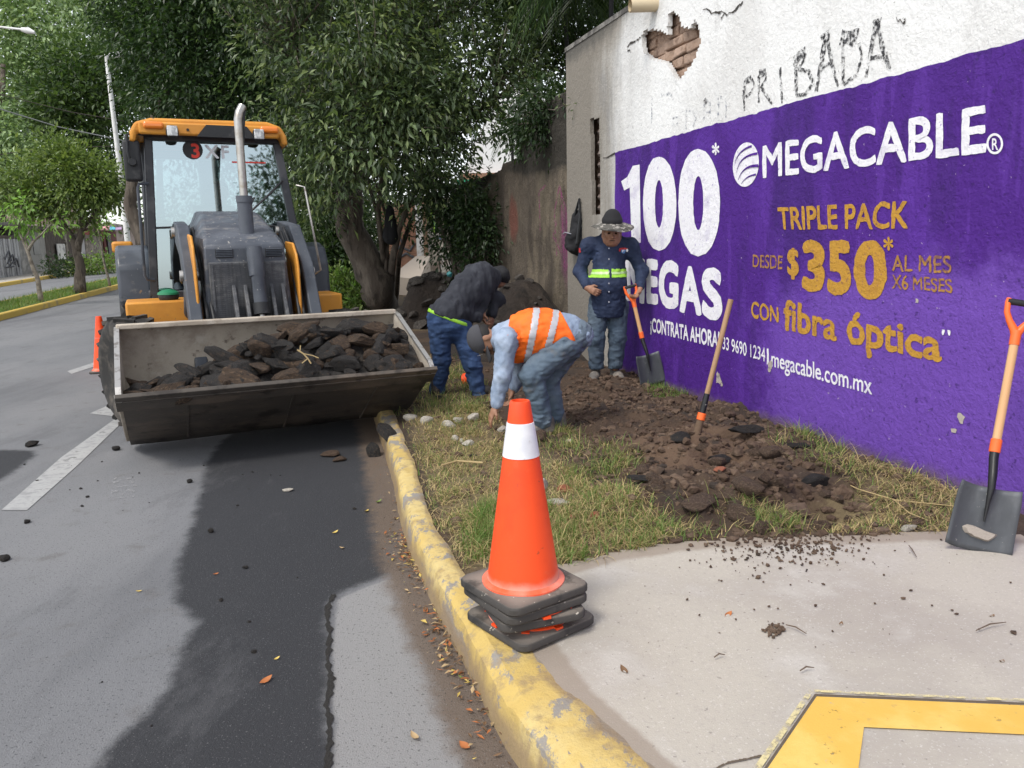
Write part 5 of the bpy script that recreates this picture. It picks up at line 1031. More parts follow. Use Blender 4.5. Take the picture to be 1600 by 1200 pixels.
for px, py, z, k, s_, lab in [(416, 1065, 0, 0, .95, 'bright orange leaf on the dark patch near the picture bottom'), (337, 898, 0, 0, .55, 'small orange leaf on the left edge of the dark patch'), (433, 1030, 0, 1, .45, 'small yellow-green leaf above the bright orange leaf'), (535, 858, 0, 3, .6, 'tan leaf on the dark patch nearer the kerb'), (524, 833, 0, 1, .7, 'yellow leaf on the dark patch behind the tan leaf'), (573, 800, 0, 1, .8, 'yellow leaf against the gutter dirt, half way along the kerb'), (592, 786, 0, 4, .8, 'greenish leaf in the gutter behind the yellow leaf'), (217, 925, 0, 1, .5, 'pale leaf on the light asphalt left of the dark patch'), (727, 1168, 0, 0, .9, 'rust leaf on the grey asphalt at the bottom near the gutter'), (648, 1155, 0, 3, .8, 'tan leaf on the pale asphalt strip at the bottom'), (1138, 962, ZR - .01, 0, .75, 'rust-brown leaf on the pavement right of the cones'), (1314, 977, ZR - .01, 2, .5, 'small brown leaf on the pavement centre'), (975, 1050, ZR - .01, 2, .75, 'dark curled leaf on the pavement below the cones'), (1550, 965, ZR - .01, 2, .5, 'dark leaf speck on the pavement near the right edge'), (1565, 1036, ZR - .01, 2, .5, 'brown leaf speck above the yellow ramp line at right')]: leaf(px, py, z, k, s_, lab, GL)
# gutter litter: leaves and twigs nobody could count
nl = 430; V = []; Fq = []; mi = []; rg = np.random.default_rng(5)
for k in range(nl):
    y = rg.choice([rg.uniform(1.9, 5.6), rg.normal(3.75, .22), rg.normal(2.6, .3), rg.normal(2.95, .2), rg.normal(3.9, .15)]); 
    if not 1.6 < y < 6: continue
    x = kerbx(y) - abs(rg.normal(0.02, .055)) + .005; L = rg.uniform(.010, .042); a = rg.uniform(0, 6.28); w_ = L * rg.uniform(.15, .55); c, s_ = math.cos(a), math.sin(a); z = rg.uniform(.004, .022); o = len(V)
    for (u, v, h) in ((-L / 2, 0, 0), (0, -w_ / 2, .3 * w_), (L / 2, 0, rg.uniform(-.003, .012)), (0, w_ / 2, .3 * w_)): V.append((x + u * c - v * s_, y + u * s_ + v * c, z + h))
    Fq.append((o, o + 1, o + 2, o + 3)); mi.append(rg.choice(5, p=[.2, .08, .46, .25, .01]))
tag(raw('leaf_litter', V, Fq, LEAFM, midx=mi), 'brown and rust leaf litter gathered in the gutter along the yellow kerb', 'leaf litter', kind='stuff')
# crumbs of soil spilled over the concrete, and loose crumbs over the digging
V = []; Fq = []; rg = np.random.default_rng(15)
def crumbs(P, S, name, mt, lab):
    V = []; Fq = []
    bmx = bmesh.new(); bmesh.ops.create_icosphere(bmx, subdivisions=1, radius=1.0); base = np.array([v.co[:] for v in bmx.verts]); tri = np.array([[v.index for v in f_.verts] for f_ in bmx.faces]); bmx.free(); base[:, 2] = base[:, 2] * .7 + .2
    for p, s_ in zip(P, S):
        a = rg.uniform(0, 6.28); R_ = np.array([[math.cos(a), -math.sin(a), 0], [math.sin(a), math.cos(a), 0], [0, 0, 1]]); o = len(V)
        V += list((base * rg.uniform(.6, 1.15, (len(base), 1)) * rg.uniform(.7, 1.3, (1, 3)) * s_) @ R_.T + p); Fq += list(tri + o)
    return tag(raw(name, V, Fq, mt), lab, 'soil', kind='stuff')
P = []; S = []
for k in range(620):
    px = rg.normal(1225, 75); py = 838 + abs(rg.normal(0, 26)) - (abs(px - 1225) * .05)
    if rg.random() < .07: px, py = rg.uniform(1000, 1590), rg.uniform(842, 1010)
    p = gz(px, py, .158); s_ = abs(rg.normal(0, .005)) + .0015
    if p[1] < np.interp(p[0], bx, by) + .03: P.append((p[0], p[1], .155)); S.append(s_)
for k in range(60): p = gz(rg.normal(1212, 9), rg.normal(983, 5), .158); P.append((p[0], p[1], .155)); S.append(rg.uniform(.003, .012))
crumbs(P, S, 'spilled_soil', DIRT, 'dark soil crumbs spilled from the digging onto the concrete pavement')
P = []; S = []; n_ = 0
while len(P) < 6500:
    x, y = rg.uniform(-.9, 3.0), rg.uniform(3.6, 9.8)
    if sdist(x, y, dirtpoly) > -.15 or (rg.random() < .18 and x > kerbx(y) + .25 and y > np.interp(x, bx, by) + .1): P.append((x, y, 0)); S.append(abs(rg.normal(0, .016)) + .004 + (.03 * rg.random() if rg.random() < .06 else 0))
P = np.array(P); P[:, 2] = soilz(P[:, 0], P[:, 1]) - .002
crumbs(P, S, 'loose_soil', DIRT, 'loose crumbs of dug brown earth over the verge')

dg = [rock(700 + k, (1, 1, 1), 3, 9, .12, .4, .75) for k in range(6)]
for me in dg: me.materials.append(DIRT)
for k in range(95):
    px, py = rr.uniform(940, 1380), rr.uniform(640, 830); p = on_soil(px, py); s_ = rr.choice([.025, .03, .04, .05, .07])
    if sdist(np.array([p[0]]), np.array([p[1]]), dirtpoly)[0] < .03: continue
    o = bpy.data.objects.new('clod', dg[k % 6]); COL.objects.link(o); o.location = (p[0], p[1], p[2] + s_ * .15); o.scale = (s_ * rr.uniform(.9, 1.5), s_ * rr.uniform(.8, 1.2), s_ * rr.uniform(.5, .9)); o.rotation_euler = (rr.uniform(-.4, .4), rr.uniform(-.4, .4), rr.uniform(0, 6)); tag(o, 'brown earth clod among the others strewn over the digging by the purple wall', 'clod', 'clods of dug earth')
# ---- grass blades on the verge
def blades(name, pts, mats, mi, Ls, tilt, width, lab, zf):
    n = len(pts); rg2 = np.random.default_rng(n); a = rg2.uniform(0, 2 * np.pi, n); d = np.stack([np.cos(a), np.sin(a)], 1); side = np.stack([-d[:, 1], d[:, 0]], 1)
    z0 = zf(pts[:, 0], pts[:, 1]); V = np.zeros((n, 7, 3)); t = tilt
    for k, f in enumerate((0, .35, .7, 1.0)):
        r_ = Ls * f * np.sin(t * (.35 + .65 * f)); h = Ls * f * np.cos(t * (.35 + .65 * f)); w_ = width * (1 - f ** 1.5) / 2
        c = np.stack([pts[:, 0] + d[:, 0] * r_, pts[:, 1] + d[:, 1] * r_, z0 - .006 + np.maximum(h, .004)], 1)
        if k < 3: V[:, 2 * k, :2] = c[:, :2] - side * w_[:, None]; V[:, 2 * k + 1, :2] = c[:, :2] + side * w_[:, None]; V[:, 2 * k, 2] = c[:, 2]; V[:, 2 * k + 1, 2] = c[:, 2]
        else: V[:, 6] = c
    o = np.arange(n) * 7; Fc = np.concatenate([np.stack([o, o + 1, o + 3], 1), np.stack([o, o + 3, o + 2], 1), np.stack([o + 2, o + 3, o + 5], 1), np.stack([o + 2, o + 5, o + 4], 1), np.stack([o + 4, o + 5, o + 6], 1)])
    return tag(raw(name, V.reshape(-1, 3), Fc, mats, midx=np.tile(mi, 5)), lab, 'grass', kind='stuff')
GM = [mat('grass_green', (0.105, 0.19, 0.035), .6, transl=.3, layers=[dict(c=(0.16, 0.25, 0.06), s=9, lo=.4, hi=.6)]), mat('grass_olive', (0.19, 0.21, 0.065), .7, transl=.25), mat('grass_straw', (0.46, 0.36, 0.17), .8, transl=.15), mat('grass_brown', (0.23, 0.16, 0.08), .85)]
rg = np.random.default_rng(33)
def scatter(poly, n, clump=.5, nc=40, sd=.07):
    poly = np.array(poly); lo, hi = poly.min(0), poly.max(0); out = []; cs = rg.uniform(lo, hi, (nc * 4, 2)); cs = cs[sdist(cs[:, 0], cs[:, 1], poly) > -.02][:nc]
    while sum(map(len, out)) < n:
        m_ = 4000; q = rg.uniform(lo, hi, (m_, 2)); k = rg.random(m_) < clump; q[k] = cs[rg.integers(0, len(cs), k.sum())] + rg.normal(0, sd, (k.sum(), 2)); q = q[sdist(q[:, 0], q[:, 1], poly) > rg.uniform(-.10, .03, m_)]; out.append(q)
    q = np.concatenate(out)[:n]; q = q[(q[:, 0] > kerbx(q[:, 1]) + .125)]
    ok = q[:, 1] > np.interp(q[:, 0], bx, by) + rg.uniform(-.03, .03, len(q)); q = q[ok]; return q[((q[:, 0] - WB[0]) * WN[0] + (q[:, 1] - WB[1]) * WN[1]) > .04]
def grass(poly, n, p, lmin, lmax, tl, lab, clump=.5, nc=40, wd=.0045, sd=.07):
    q = scatter(poly, n, clump, nc, sd); m_ = len(q); mi = rg.choice(4, size=m_, p=p); L = rg.uniform(lmin, lmax, m_) * np.where(mi >= 2, 1.15, 1); t = np.clip(rg.normal(tl, .35, m_), .1, 1.5); t = np.where(mi >= 2, np.clip(t + .45, 0, 1.52), t)
    blades('verge_grass', q, GM, mi, L, t, wd * rg.uniform(.7, 1.3, m_), lab, soilz)
grass(strawpoly, 15000, [.12, .22, .42, .24], .02, .10, 1.0, 'dry yellow and green grass behind the cone along the kerb', .45, 60)
gpoly = lambda L: PX(L, .15)
grass(gpoly([(830, 800), (900, 760), (970, 770), (1065, 830), (1000, 862), (890, 882), (850, 870)]), 4200, [.33, .26, .31, .10], .035, .125, .9, 'bright green tuft of grass at the concrete edge right of the cone', .75, 26)
grass(gpoly([(890, 740), (960, 700), (1000, 730), (960, 780), (900, 790)]), 1000, [.45, .3, .18, .07], .04, .13, .8, 'green tufts in the grass behind the cone', .9, 9)
grass(gpoly([(735, 800), (790, 790), (790, 860), (740, 880)]), 1700, [.6, .25, .1, .05], .04, .14, .8, 'green blades left of the cone', .8, 12)
grass(gpoly([(1010, 600), (1040, 585), (1080, 605), (1075, 622), (1015, 622)]), 2400, [.65, .28, .05, .02], .03, .11, .8, 'fresh green grass patch at the foot of the wall by the held shovel', .3, 14)
grass(gpoly([(1170, 800), (1240, 800), (1250, 836), (1175, 838)]), 700, [.3, .4, .2, .1], .05, .13, .8, 'olive sprigs at the front edge of the digging', .9, 6)
grass(gpoly([(1280, 812), (1440, 780), (1490, 832), (1290, 838)]), 1000, [.15, .25, .42, .18], .03, .10, 1.0, 'mixed dry grass along the back edge of the concrete', .7, 24)
grass(gpoly([(1200, 690), (1260, 680), (1330, 720), (1320, 760), (1230, 740)]), 600, [.4, .3, .22, .08], .05, .17, .85, 'grey-green weeds in the dug soil near the wall', .95, 7, sd=.06)
grass(gpoly([(1390, 745), (1430, 740), (1520, 780), (1480, 815), (1360, 790), (1290, 740)]), 1500, [.10, .2, .44, .26], .04, .16, 1.15, 'straw and dead stems between the digging and the wall', .6, 30)
grass(gpoly([(610, 640), (660, 560), (700, 560), (760, 610), (760, 650), (650, 660)]), 3600, [.35, .33, .2, .12], .04, .15, .8, 'rough grass between the loader bucket and the hooded worker', .7, 34)
grass(gpoly([(850, 640), (900, 680), (920, 720), (850, 720)]), 700, [.3, .4, .2, .1], .05, .13, .8, 'sparse green sprigs by the crouching worker', .9, 8)
grass(gpoly([(1000, 830), (1060, 800), (1180, 790), (1180, 838), (1070, 848)]), 350, [.4, .3, .2, .1], .04, .11, .8, 'thin sprigs along the concrete edge', .9, 10)
# median turf
m_ = 26000; s_ = rg.uniform(2, 60, m_); s_ = 2 + 58 * rg.random(m_) ** 1.6; t_ = rg.uniform(-9.17, -7.87, m_); q = D[None, :2] * s_[:, None] + N[None, :2] * t_[:, None]
blades('median_grass', q, GM[:2], (rg.random(m_) < .35).astype(int), rg.uniform(.05, .20, m_), np.clip(rg.normal(.6, .3, m_), .1, 1.3), np.full(m_, .016), 'mown green grass on the median strip', lambda x, y: .13 + np.maximum(0, y - 14) * SL)
# orange scrap, twigs on pavement
p = on_soil(728, 598); b = MB(); b.lathe([(.075, 0), (.045, .13), (.043, .13), (.07, 0)], (0, 0, 0), 'Z', 20); o = b.build('cone_scrap', CONEO, None, smooth=True, loc=(p[0], p[1], p[2] + .03)); o.rotation_euler = (1.2, .3, .9); setattr_float(o, 'foot', [.4] * len(o.data.vertices)); tag(o, 'orange plastic scrap on the grass behind the hooded worker’s legs', 'plastic scrap')
TW_ = mat('twig', (0.12, 0.085, 0.06), .9)
for (xa, ya, xb, yb_, lab) in [(1525, 985, 1572, 972, 'thin twig on the pavement at right'), (1116, 1027, 1133, 1023, 'short twig on the pavement below the cones'), (1250, 1048, 1272, 1043, 'short twig on the pavement above the ramp mark'), (1228, 976, 1260, 990, 'thin twig beside the soil crumbs on the pavement'), (1420, 852, 1432, 870, 'thin upright-lying twig near the leaning shovel')]:
    a, c = gz(xa, ya, .163), gz(xb, yb_, .163); b = MB(); m__ = (a + c) / 2 + np.array([0, .006, .006]); b.tube([a - a, m__ - a, c - a], [.002, .003, .0015], 5); tag(b.build('twig', TW_, None, smooth=True, loc=tuple(a)), lab, 'twig', 'twigs on the pavement')
b = MB(); L0 = [on_soil(*q) for q in [(1300, 752), (1340, 772), (1400, 790), (1450, 795), (1500, 800)]]; b.tube([q - L0[0] + np.array([0, 0, .03]) for q in L0], .004, 5); L1 = [on_soil(*q) for q in [(1395, 788), (1420, 810), (1450, 822)]]; b.tube([q - L0[0] + np.array([0, 0, .03]) for q in L1], .003, 5)
tag(b.build('dry_stalk', STRAW, None, smooth=True, loc=tuple(L0[0])), 'long dry plant stem lying over the weeds towards the leaning shovel', 'stem')
b = MB(); L0 = [on_soil(*q) for q in [(690, 735), (715, 728), (755, 731)]]; b.tube([q - L0[0] + np.array([0, 0, .035]) for q in L0], .007, 6); tag(b.build('stick', STRAW, None, smooth=True, loc=tuple(L0[0])), 'pale stick lying in straw grass left of the cone', 'stick')
# ================================================================== PEOPLE (signed-distance bodies meshed by surface nets)
class SDF:
    def __init__(s, lo, hi, h):
        s.lo = np.array(lo, float); s.h = h; s.n = np.ceil((np.array(hi) - s.lo) / h).astype(int) + 1; s.F = np.full(s.n, 10.0, np.float32)
    def _sub(s, lo, hi, m):
        a = np.clip(np.floor((lo - m - s.lo) / s.h).astype(int), 0, s.n - 1); b = np.clip(np.ceil((hi + m - s.lo) / s.h).astype(int) + 1, 1, s.n); sl = tuple(slice(i, j) for i, j in zip(a, b))
        g = np.meshgrid(*[s.lo[k] + s.h * np.arange(a[k], b[k]) for k in range(3)], indexing='ij'); return sl, np.stack(g, -1).astype(np.float32)
    def _mix(s, sl, d, k, op):
        A = s.F[sl]
        if op == 'cut': s.F[sl] = np.maximum(A, -d); return
        if k <= 0: s.F[sl] = np.minimum(A, d); return
        h = np.clip(.5 + .5 * (A - d) / k, 0, 1); s.F[sl] = A * (1 - h) + d * h - k * h * (1 - h)
    def cone(s, a, b, ra, rb, k=.02, side=None, ks=1.0, op='add'):
        """tapered capsule; optional flattening: stretched by ks along side"""
        a = np.array(a, float); b = np.array(b, float); R_ = max(ra, rb) * max(1, ks); sl, P = s._sub(np.minimum(a, b) - R_, np.maximum(a, b) + R_, k + 4 * s.h)
        ab = b - a; L2 = ab @ ab + 1e-12; t = np.clip(((P - a.astype(np.float32)) @ ab.astype(np.float32)) / L2, 0, 1); q = P - (a + t[..., None] * ab).astype(np.float32)
        if side is not None and ks != 1.0:
            sd = np.array(side, float); sd /= np.linalg.norm(sd); c = (q @ sd.astype(np.float32)); q = q - c[..., None] * sd.astype(np.float32) * (1 - 1 / ks)
        s._mix(sl, np.linalg.norm(q, axis=-1) - (ra + (rb - ra) * t), k, op); return s
    def ell(s, c, ax, r, k=.02, op='add'):
        """ellipsoid with axes ax (3 unit vectors) and radii r"""
        c = np.array(c, float); R_ = max(r); sl, P = s._sub(c - R_, c + R_, k + 4 * s.h); q = P - c.astype(np.float32); M_ = np.array(ax, float)
        u = np.stack([(q @ M_[i].astype(np.float32)) / r[i] for i in range(3)], -1); l = np.linalg.norm(u, axis=-1); g = np.linalg.norm(u / np.array(r, np.float32), axis=-1) + 1e-6
        s._mix(sl, l * (l - 1) / g, k, op); return s
    def half(s, p, n):       # keep the side the normal points away from
        g = np.meshgrid(*[s.lo[k] + s.h * np.arange(s.n[k]) for k in range(3)], indexing='ij'); d = sum((g[k] - p[k]) * n[k] for k in range(3)) / np.linalg.norm(n); s.F = np.maximum(s.F, d.astype(np.float32)); return s
    def folds(s, amp, sc, seed=0, stretch=(1, 1, 1)):
        m = np.abs(s.F) < .03; idx = np.argwhere(m); P = s.lo + idx * s.h; st_ = np.array(stretch) * sc
        v = np.array([.45 - 2.0 * abs(mnoise.noise(Vector(p * st_) + Vector((seed, seed * 2, 0)))) + .45 * mnoise.noise(Vector(p * st_ * 2.1) + Vector((seed + 9, 0, 4))) for p in P], np.float32); s.F[m] += amp * v; return s
    def mesh(s, name, mats, parent, smooth_it=2, org=(0, 0, 0)):
        F_ = s.F; I = F_ < 0; nx, ny, nz = s.n; c = [(i, j, k) for i in (0, 1) for j in (0, 1) for k in (0, 1)]
        vals = np.stack([F_[i:nx - 1 + i, j:ny - 1 + j, k:nz - 1 + k] for i, j, k in c], -1); ins = vals < 0; mixd = ins.any(-1) & ~ins.all(-1); cells = np.argwhere(mixd); vv = vals[mixd]
        acc = np.zeros((len(cells), 3)); cnt = np.zeros(len(cells))
        for a in range(8):
            for b in range(a + 1, 8):
                if sum(abs(c[a][q] - c[b][q]) for q in range(3)) != 1: continue
                fa, fb = vv[:, a], vv[:, b]; cr_ = (fa < 0) != (fb < 0); t = np.where(cr_, fa / np.where(cr_, fa - fb, 1), 0)
                p = np.array(c[a])[None] + t[:, None] * (np.array(c[b]) - np.array(c[a]))[None]; acc += p * cr_[:, None]; cnt += cr_
        V = s.lo + (cells + acc / cnt[:, None]) * s.h; vid = np.full(mixd.shape, -1, np.int64); vid[mixd] = np.arange(len(cells)); Q = []
        for ax in range(3):
            o1, o2 = (ax + 1) % 3, (ax + 2) % 3; sa = [slice(None)] * 3; sb = [slice(None)] * 3; sa[ax] = slice(0, -1); sb[ax] = slice(1, None)
            A, B = I[tuple(sa)], I[tuple(sb)]; e = np.argwhere(A != B); e = e[(e[:, o1] > 0) & (e[:, o2] > 0) & (e[:, o1] < s.n[o1] - 1) & (e[:, o2] < s.n[o2] - 1)]
            if not len(e): continue
            def g(d1, d2): q = e.copy(); q[:, o1] -= d1; q[:, o2] -= d2; return vid[q[:, 0], q[:, 1], q[:, 2]]
            f = np.stack([g(1, 1), g(0, 1), g(0, 0), g(1, 0)], 1); fl = ~A[tuple(e.T)]; f[fl] = f[fl][:, ::-1]; Q.append(f)
        Q = np.concatenate(Q); Q = Q[(Q >= 0).all(1)]
        for _ in range(smooth_it):
            S_ = np.zeros_like(V); C_ = np.zeros(len(V))
            for k in range(4): np.add.at(S_, Q[:, k], V[Q[:, (k + 1) % 4]] + V[Q[:, (k + 3) % 4]]); np.add.at(C_, Q[:, k], 2)
            V = V * .5 + .5 * S_ / np.maximum(C_, 1)[:, None]
        return raw(name, V - np.array(org), Q, mats, parent, smooth=True)
def unit(v): v = np.array(v, float); return v / np.linalg.norm(v)
SKIN = mat('skin', (0.30, 0.155, 0.095), .55, layers=[dict(c=(0.22, 0.10, 0.06), s=14, lo=.45, hi=.65, a=.6)])
JEANB = mat('blue_denim', (0.022, 0.050, 0.125), .85, layers=[dict(c=(0.045, 0.085, 0.18), s=3, d=4, lo=.42, hi=.72, a=.8), dict(c=(0.012, 0.025, 0.06), s=14, d=5, lo=.46, hi=.75, a=.6, st=(1, 1, .35))], bump=[(30, .5, .01), (300, .3, .002)])
JEANF = mat('faded_denim', (0.095, 0.135, 0.18), .88, layers=[dict(c=(0.17, 0.21, 0.245), s=3, d=4, lo=.42, hi=.72, a=.8), dict(c=(0.06, 0.09, 0.13), s=14, d=6, lo=.45, hi=.75, a=.6, st=(1, 1, .35)), dict(c=(0.20, 0.16, 0.12), s=5, d=5, lo=.56, hi=.75, a=.5)], bump=[(30, .5, .01), (300, .3, .002)])
JEAND = mat('worn_denim', (0.060, 0.088, 0.125), .88, layers=[dict(c=(0.12, 0.15, 0.18), s=3, d=4, lo=.42, hi=.72, a=.8), dict(c=(0.03, 0.045, 0.07), s=14, d=6, lo=.45, hi=.75, a=.6, st=(1, 1, .35))], bump=[(30, .5, .01), (300, .3, .002)])
NAVY = mat('navy_cloth', (0.012, 0.021, 0.052), .8, layers=[dict(c=(0.022, 0.036, 0.08), s=6, lo=.45, hi=.65)], bump=[(26, .5, .012), (300, .25, .002)])
HOOD = mat('charcoal_hoodie', (0.026, 0.028, 0.036), .95, layers=[dict(c=(0.045, 0.048, 0.058), s=4, d=6, lo=.45, hi=.66)], bump=[(24, .5, .012), (300, .35, .002)])
SHIRT = mat('blue_shirt', (0.22, 0.28, 0.38), .85, layers=[dict(c=(0.36, 0.43, 0.54), s=5, lo=.45, hi=.65, a=.8), dict(c=(0.17, 0.21, 0.29), s=8, lo=.54, hi=.68, a=.6)], bump=[(22, .5, .014)])
VEST = mat('hi_vis_orange', (0.95, 0.165, 0.012), .65, layers=[dict(c=(0.90, 0.12, 0.01), s=4, lo=.45, hi=.66)], bump=[(18, .4, .012)])
SILV = mat('reflective_silver', (0.42, 0.42, 0.45), .4, bump=[(30, .3, .006)])
LIMEC = mat('hi_vis_lime', (0.30, 0.60, 0.05), .6)
BOOT = mat('dusty_shoe', (0.12, 0.11, 0.10), .85, layers=[dict(c=(0.22, 0.19, 0.16), s=14, lo=.45, hi=.65)], bump=[(50, .4, .005)])
DARKB = mat('dark_boot', (0.03, 0.028, 0.026), .8, layers=[dict(c=(0.10, 0.08, 0.06), s=12, lo=.5, hi=.66)])
HAIR = mat('black_hair', (0.012, 0.010, 0.009), .7)
CAMO = mat('camo_hat', (0.09, 0.085, 0.075), .9, layers=[dict(c=(0.30, 0.28, 0.25), s=16, d=3, lo=.5, hi=.56), dict(c=(0.035, 0.033, 0.03), s=21, d=3, lo=.54, hi=.6)])
HATB = mat('black_hat', (0.015, 0.015, 0.017), .9)
CAPG = mat('grey_cap', (0.055, 0.055, 0.062), .9, bump=[(40, .4, .006)])
WHT = mat('white_print', (0.7, 0.7, 0.7), .7)

def hand(S, wr, d, nrm, thumb, curl=.5, k=.006, sc=1.0, spread=1.0):
    """palm from wrist wr along d, palm faces nrm, thumb leaves on side vector thumb"""
    d = unit(d); nrm = unit(np.array(nrm) - d * np.dot(nrm, d)); sd = unit(np.array(thumb) - d * np.dot(thumb, d) - nrm * np.dot(thumb, nrm)); wr = np.array(wr)
    S.cone(wr - d * .01, wr + d * .035 * sc, .024 * sc, .024 * sc, .012, sd, 1.25); S.cone(wr + d * .035 * sc, wr + d * .078 * sc, .021 * sc, .019 * sc, .012, sd, 1.9)
    for i, (o_, L) in enumerate(((.029, .070), (.010, .080), (-.010, .075), (-.028, .058))):
        b0 = wr + d * .085 * sc + sd * o_ * sc; L *= sc; c1, c2, c3 = curl * (.55 + .08 * i), curl * (1.35 + .1 * i), curl * (2.0 + .12 * i)
        p1 = b0 + (d * math.cos(c1) + nrm * math.sin(c1) + sd * o_ * 2.0 * spread) * L * .45; p2 = p1 + (d * math.cos(c2) + nrm * math.sin(c2)) * L * .32; p3 = p2 + (d * math.cos(c3) + nrm * math.sin(c3)) * L * .26
        S.cone(b0, p1, .0100 * sc, .0092 * sc, k); S.cone(p1, p2, .0092 * sc, .0085 * sc, k * .6); S.cone(p2, p3, .0085 * sc, .0072 * sc, k * .6)
    t0 = wr + d * .025 * sc + sd * .026 * sc; t1 = t0 + (d * .6 + sd * .65 + nrm * .35) * .038 * sc; t2 = t1 + (d * .85 + sd * .1 + nrm * .5) * .030 * sc; S.cone(t0, t1, .0125 * sc, .0108 * sc, .01); S.cone(t1, t2, .0108 * sc, .0085 * sc, k * .6)
def head(S, c, up, fwd, r=.1, k=.02):
    """c = head centre; returns frame (right, fwd, up)"""
    up = unit(up); fwd = unit(np.array(fwd) - up * np.dot(fwd, up)); rt = np.cross(fwd, up); A = (rt, fwd, up); c = np.array(c); P = lambda x, y, z: c + rt * x * r + fwd * y * r + up * z * r
    S.ell(P(0, -.12, .22), A, (.76 * r, .95 * r, .88 * r), .0); S.ell(P(0, .15, -.35), A, (.62 * r, .70 * r, .78 * r), .03); S.ell(P(0, .48, -.86), A, (.30 * r, .26 * r, .22 * r), .03)      # skull, face, chin
    for s_ in (-1, 1):
        S.cone(P(s_ * .60, -.1, -.45), P(s_ * .28, .45, -.82), .17 * r, .15 * r, .03); S.ell(P(s_ * .36, .56, -.18), A, (.22 * r, .16 * r, .18 * r), .03); S.cone(P(s_ * .10, .76, .20), P(s_ * .48, .60, .22), .09 * r, .08 * r, .02)
        S.ell(P(s_ * .30, .82, .03), A, (.15 * r, .12 * r, .09 * r), op='cut'); S.ell(P(s_ * .78, -.12, -.12), A, (.07 * r, .20 * r, .30 * r), .008)
    S.cone(P(0, .78, .08), P(0, 1.02, -.28), .07 * r, .13 * r, .012); S.cone(P(-.12, .88, -.30), P(.12, .88, -.30), .085 * r, .085 * r, .01); S.cone(P(-.18, .74, -.52), P(.18, .74, -.52), .075 * r, .075 * r, .012); S.cone(P(-.15, .72, -.64), P(.15, .72, -.64), .08 * r, .08 * r, .012)
    S.ell(P(0, .86, -.58), A, (.22 * r, .08 * r, .018 * r), op='cut')
    return A, P
def face_bits(body, P, A, r, org, moustache=True):
    b = MB(); EY = mat('eye', (0.02, 0.015, 0.012), .25)
    for s_ in (-1, 1): c = P(s_ * .30, .735, .03) - org; b.lathe([(0, -.07 * r), (.08 * r, -.04 * r), (.12 * r, 0), (.08 * r, .04 * r), (0, .07 * r)], c, 'Z', 10)
    b.build('eyes', EY, body, smooth=True)
    b = MB()
    for s_ in (-1, 1): b.tube([P(s_ * .12, .86, .24) - org, P(s_ * .34, .80, .30) - org, P(s_ * .52, .64, .24) - org], [.05 * r, .07 * r, .03 * r], 6)
    if moustache: b.tube([P(-.30, .74, -.50) - org, P(-.12, .84, -.43) - org, P(.12, .84, -.43) - org, P(.30, .74, -.50) - org], [.03 * r, .06 * r, .06 * r, .03 * r], 6)
    b.tube([P(-.24, .80, -.58) - org, P(0, .90, -.57) - org, P(.24, .80, -.58) - org], [.02 * r, .035 * r, .02 * r], 6)  # dark strip for the shade between the lips, not hair
    b.build('brows_mouth_shade', HAIR, body, smooth=True)
def bounds(pts, m=.18): q = np.array(pts); return q.min(0) - m, q.max(0) + m
def shoe(S, heel, toe, up=(0, 0, 1), sc=1.0):
    heel, toe = np.array(heel), np.array(toe); f = unit(toe - heel); sd = np.cross(f, up); S.cone(heel + np.array([0, 0, .035]), heel + f * .12 + np.array([0, 0, .045]), .040 * sc, .043 * sc, .02); S.cone(heel + f * .12 + np.array([0, 0, .042]), toe + np.array([0, 0, .030]) - f * .03, .044 * sc, .033 * sc, .02, sd, 1.12); S.cone(heel + np.array([0, 0, .05]), heel + np.array([0, 0, .11]) + f * .01, .042 * sc, .046 * sc, .02)
    S.half((0, 0, heel[2] - .004), (0, 0, -1)) if False else None

# ---------- standing man in navy, holding the shovel
Y0 = 7.95; q1 = lambda px, py, dy=0.0: at(px, py, Y0 + dy)
man = thing('person', tuple(q1(949, 590)), 'standing person in navy jacket with lime stripe, jeans and brimmed hat, holding a shovel', 'person'); mo = np.array(man.location)
PL, PR = q1(935, 479), q1(965, 479); SHL, SHR = q1(919, 384, .03), q1(985, 385, .02); NK = q1(954, 372, .02); HC1 = q1(956, 363, -.06)
KL, KR = q1(931, 527, -.03), q1(965, 529, .0); AL, AR = q1(932, 571, .03), q1(961, 574, .05)
EL, ER = q1(906, 424, .05), q1(1003, 425, -.02); WL_, WR_ = q1(918, 450, -.16), q1(999, 452, -.20)
CH = q1(951, 405); BE = q1(950, 445, -.05); PV = q1(950, 474, .0); xr = unit(np.array(SHR) - SHL); down = np.array([0, 0, -1.0])
lo, hi = bounds([HC1, AL, AR, EL, ER, WL_, WR_, q1(949, 590)])
S = SDF(lo, hi, .0055); A1, P1 = head(S, HC1, (.02, -.16, 1), (-.06, -1, -.22), .118); S.cone(HC1 - np.array([0, -.02, .08]), NK - np.array([0, 0, .03]), .056, .062, .03)
S.cone(NK - np.array([0, 0, .06]), PV, .10, .13, .04, xr, 1.3)
for a_, e_, w_ in ((SHL, EL, WL_), (SHR, ER, WR_)): S.cone(a_, e_, .055, .045, .03); S.cone(e_, w_, .043, .029, .02)
for p_, k_, a_ in ((PL, KL, AL), (PR, KR, AR)): S.cone(p_, k_, .08, .058, .03); S.cone(k_, a_, .055, .038, .02)
hand(S, WL_, q1(928, 455, -.20) - np.array(WL_), (.7, .2, -.3), (.2, -.6, .8), .75)
hand(S, WR_, q1(991, 468, -.26) - np.array(WR_), (-.8, -.5, .1), (-.2, -.9, .3), .95, sc=1.1)
body = S.mesh('body', SKIN, man, 1, mo); face_bits(body, P1, A1, .118, mo, False)
S = SDF(lo, hi, .008)     # jacket
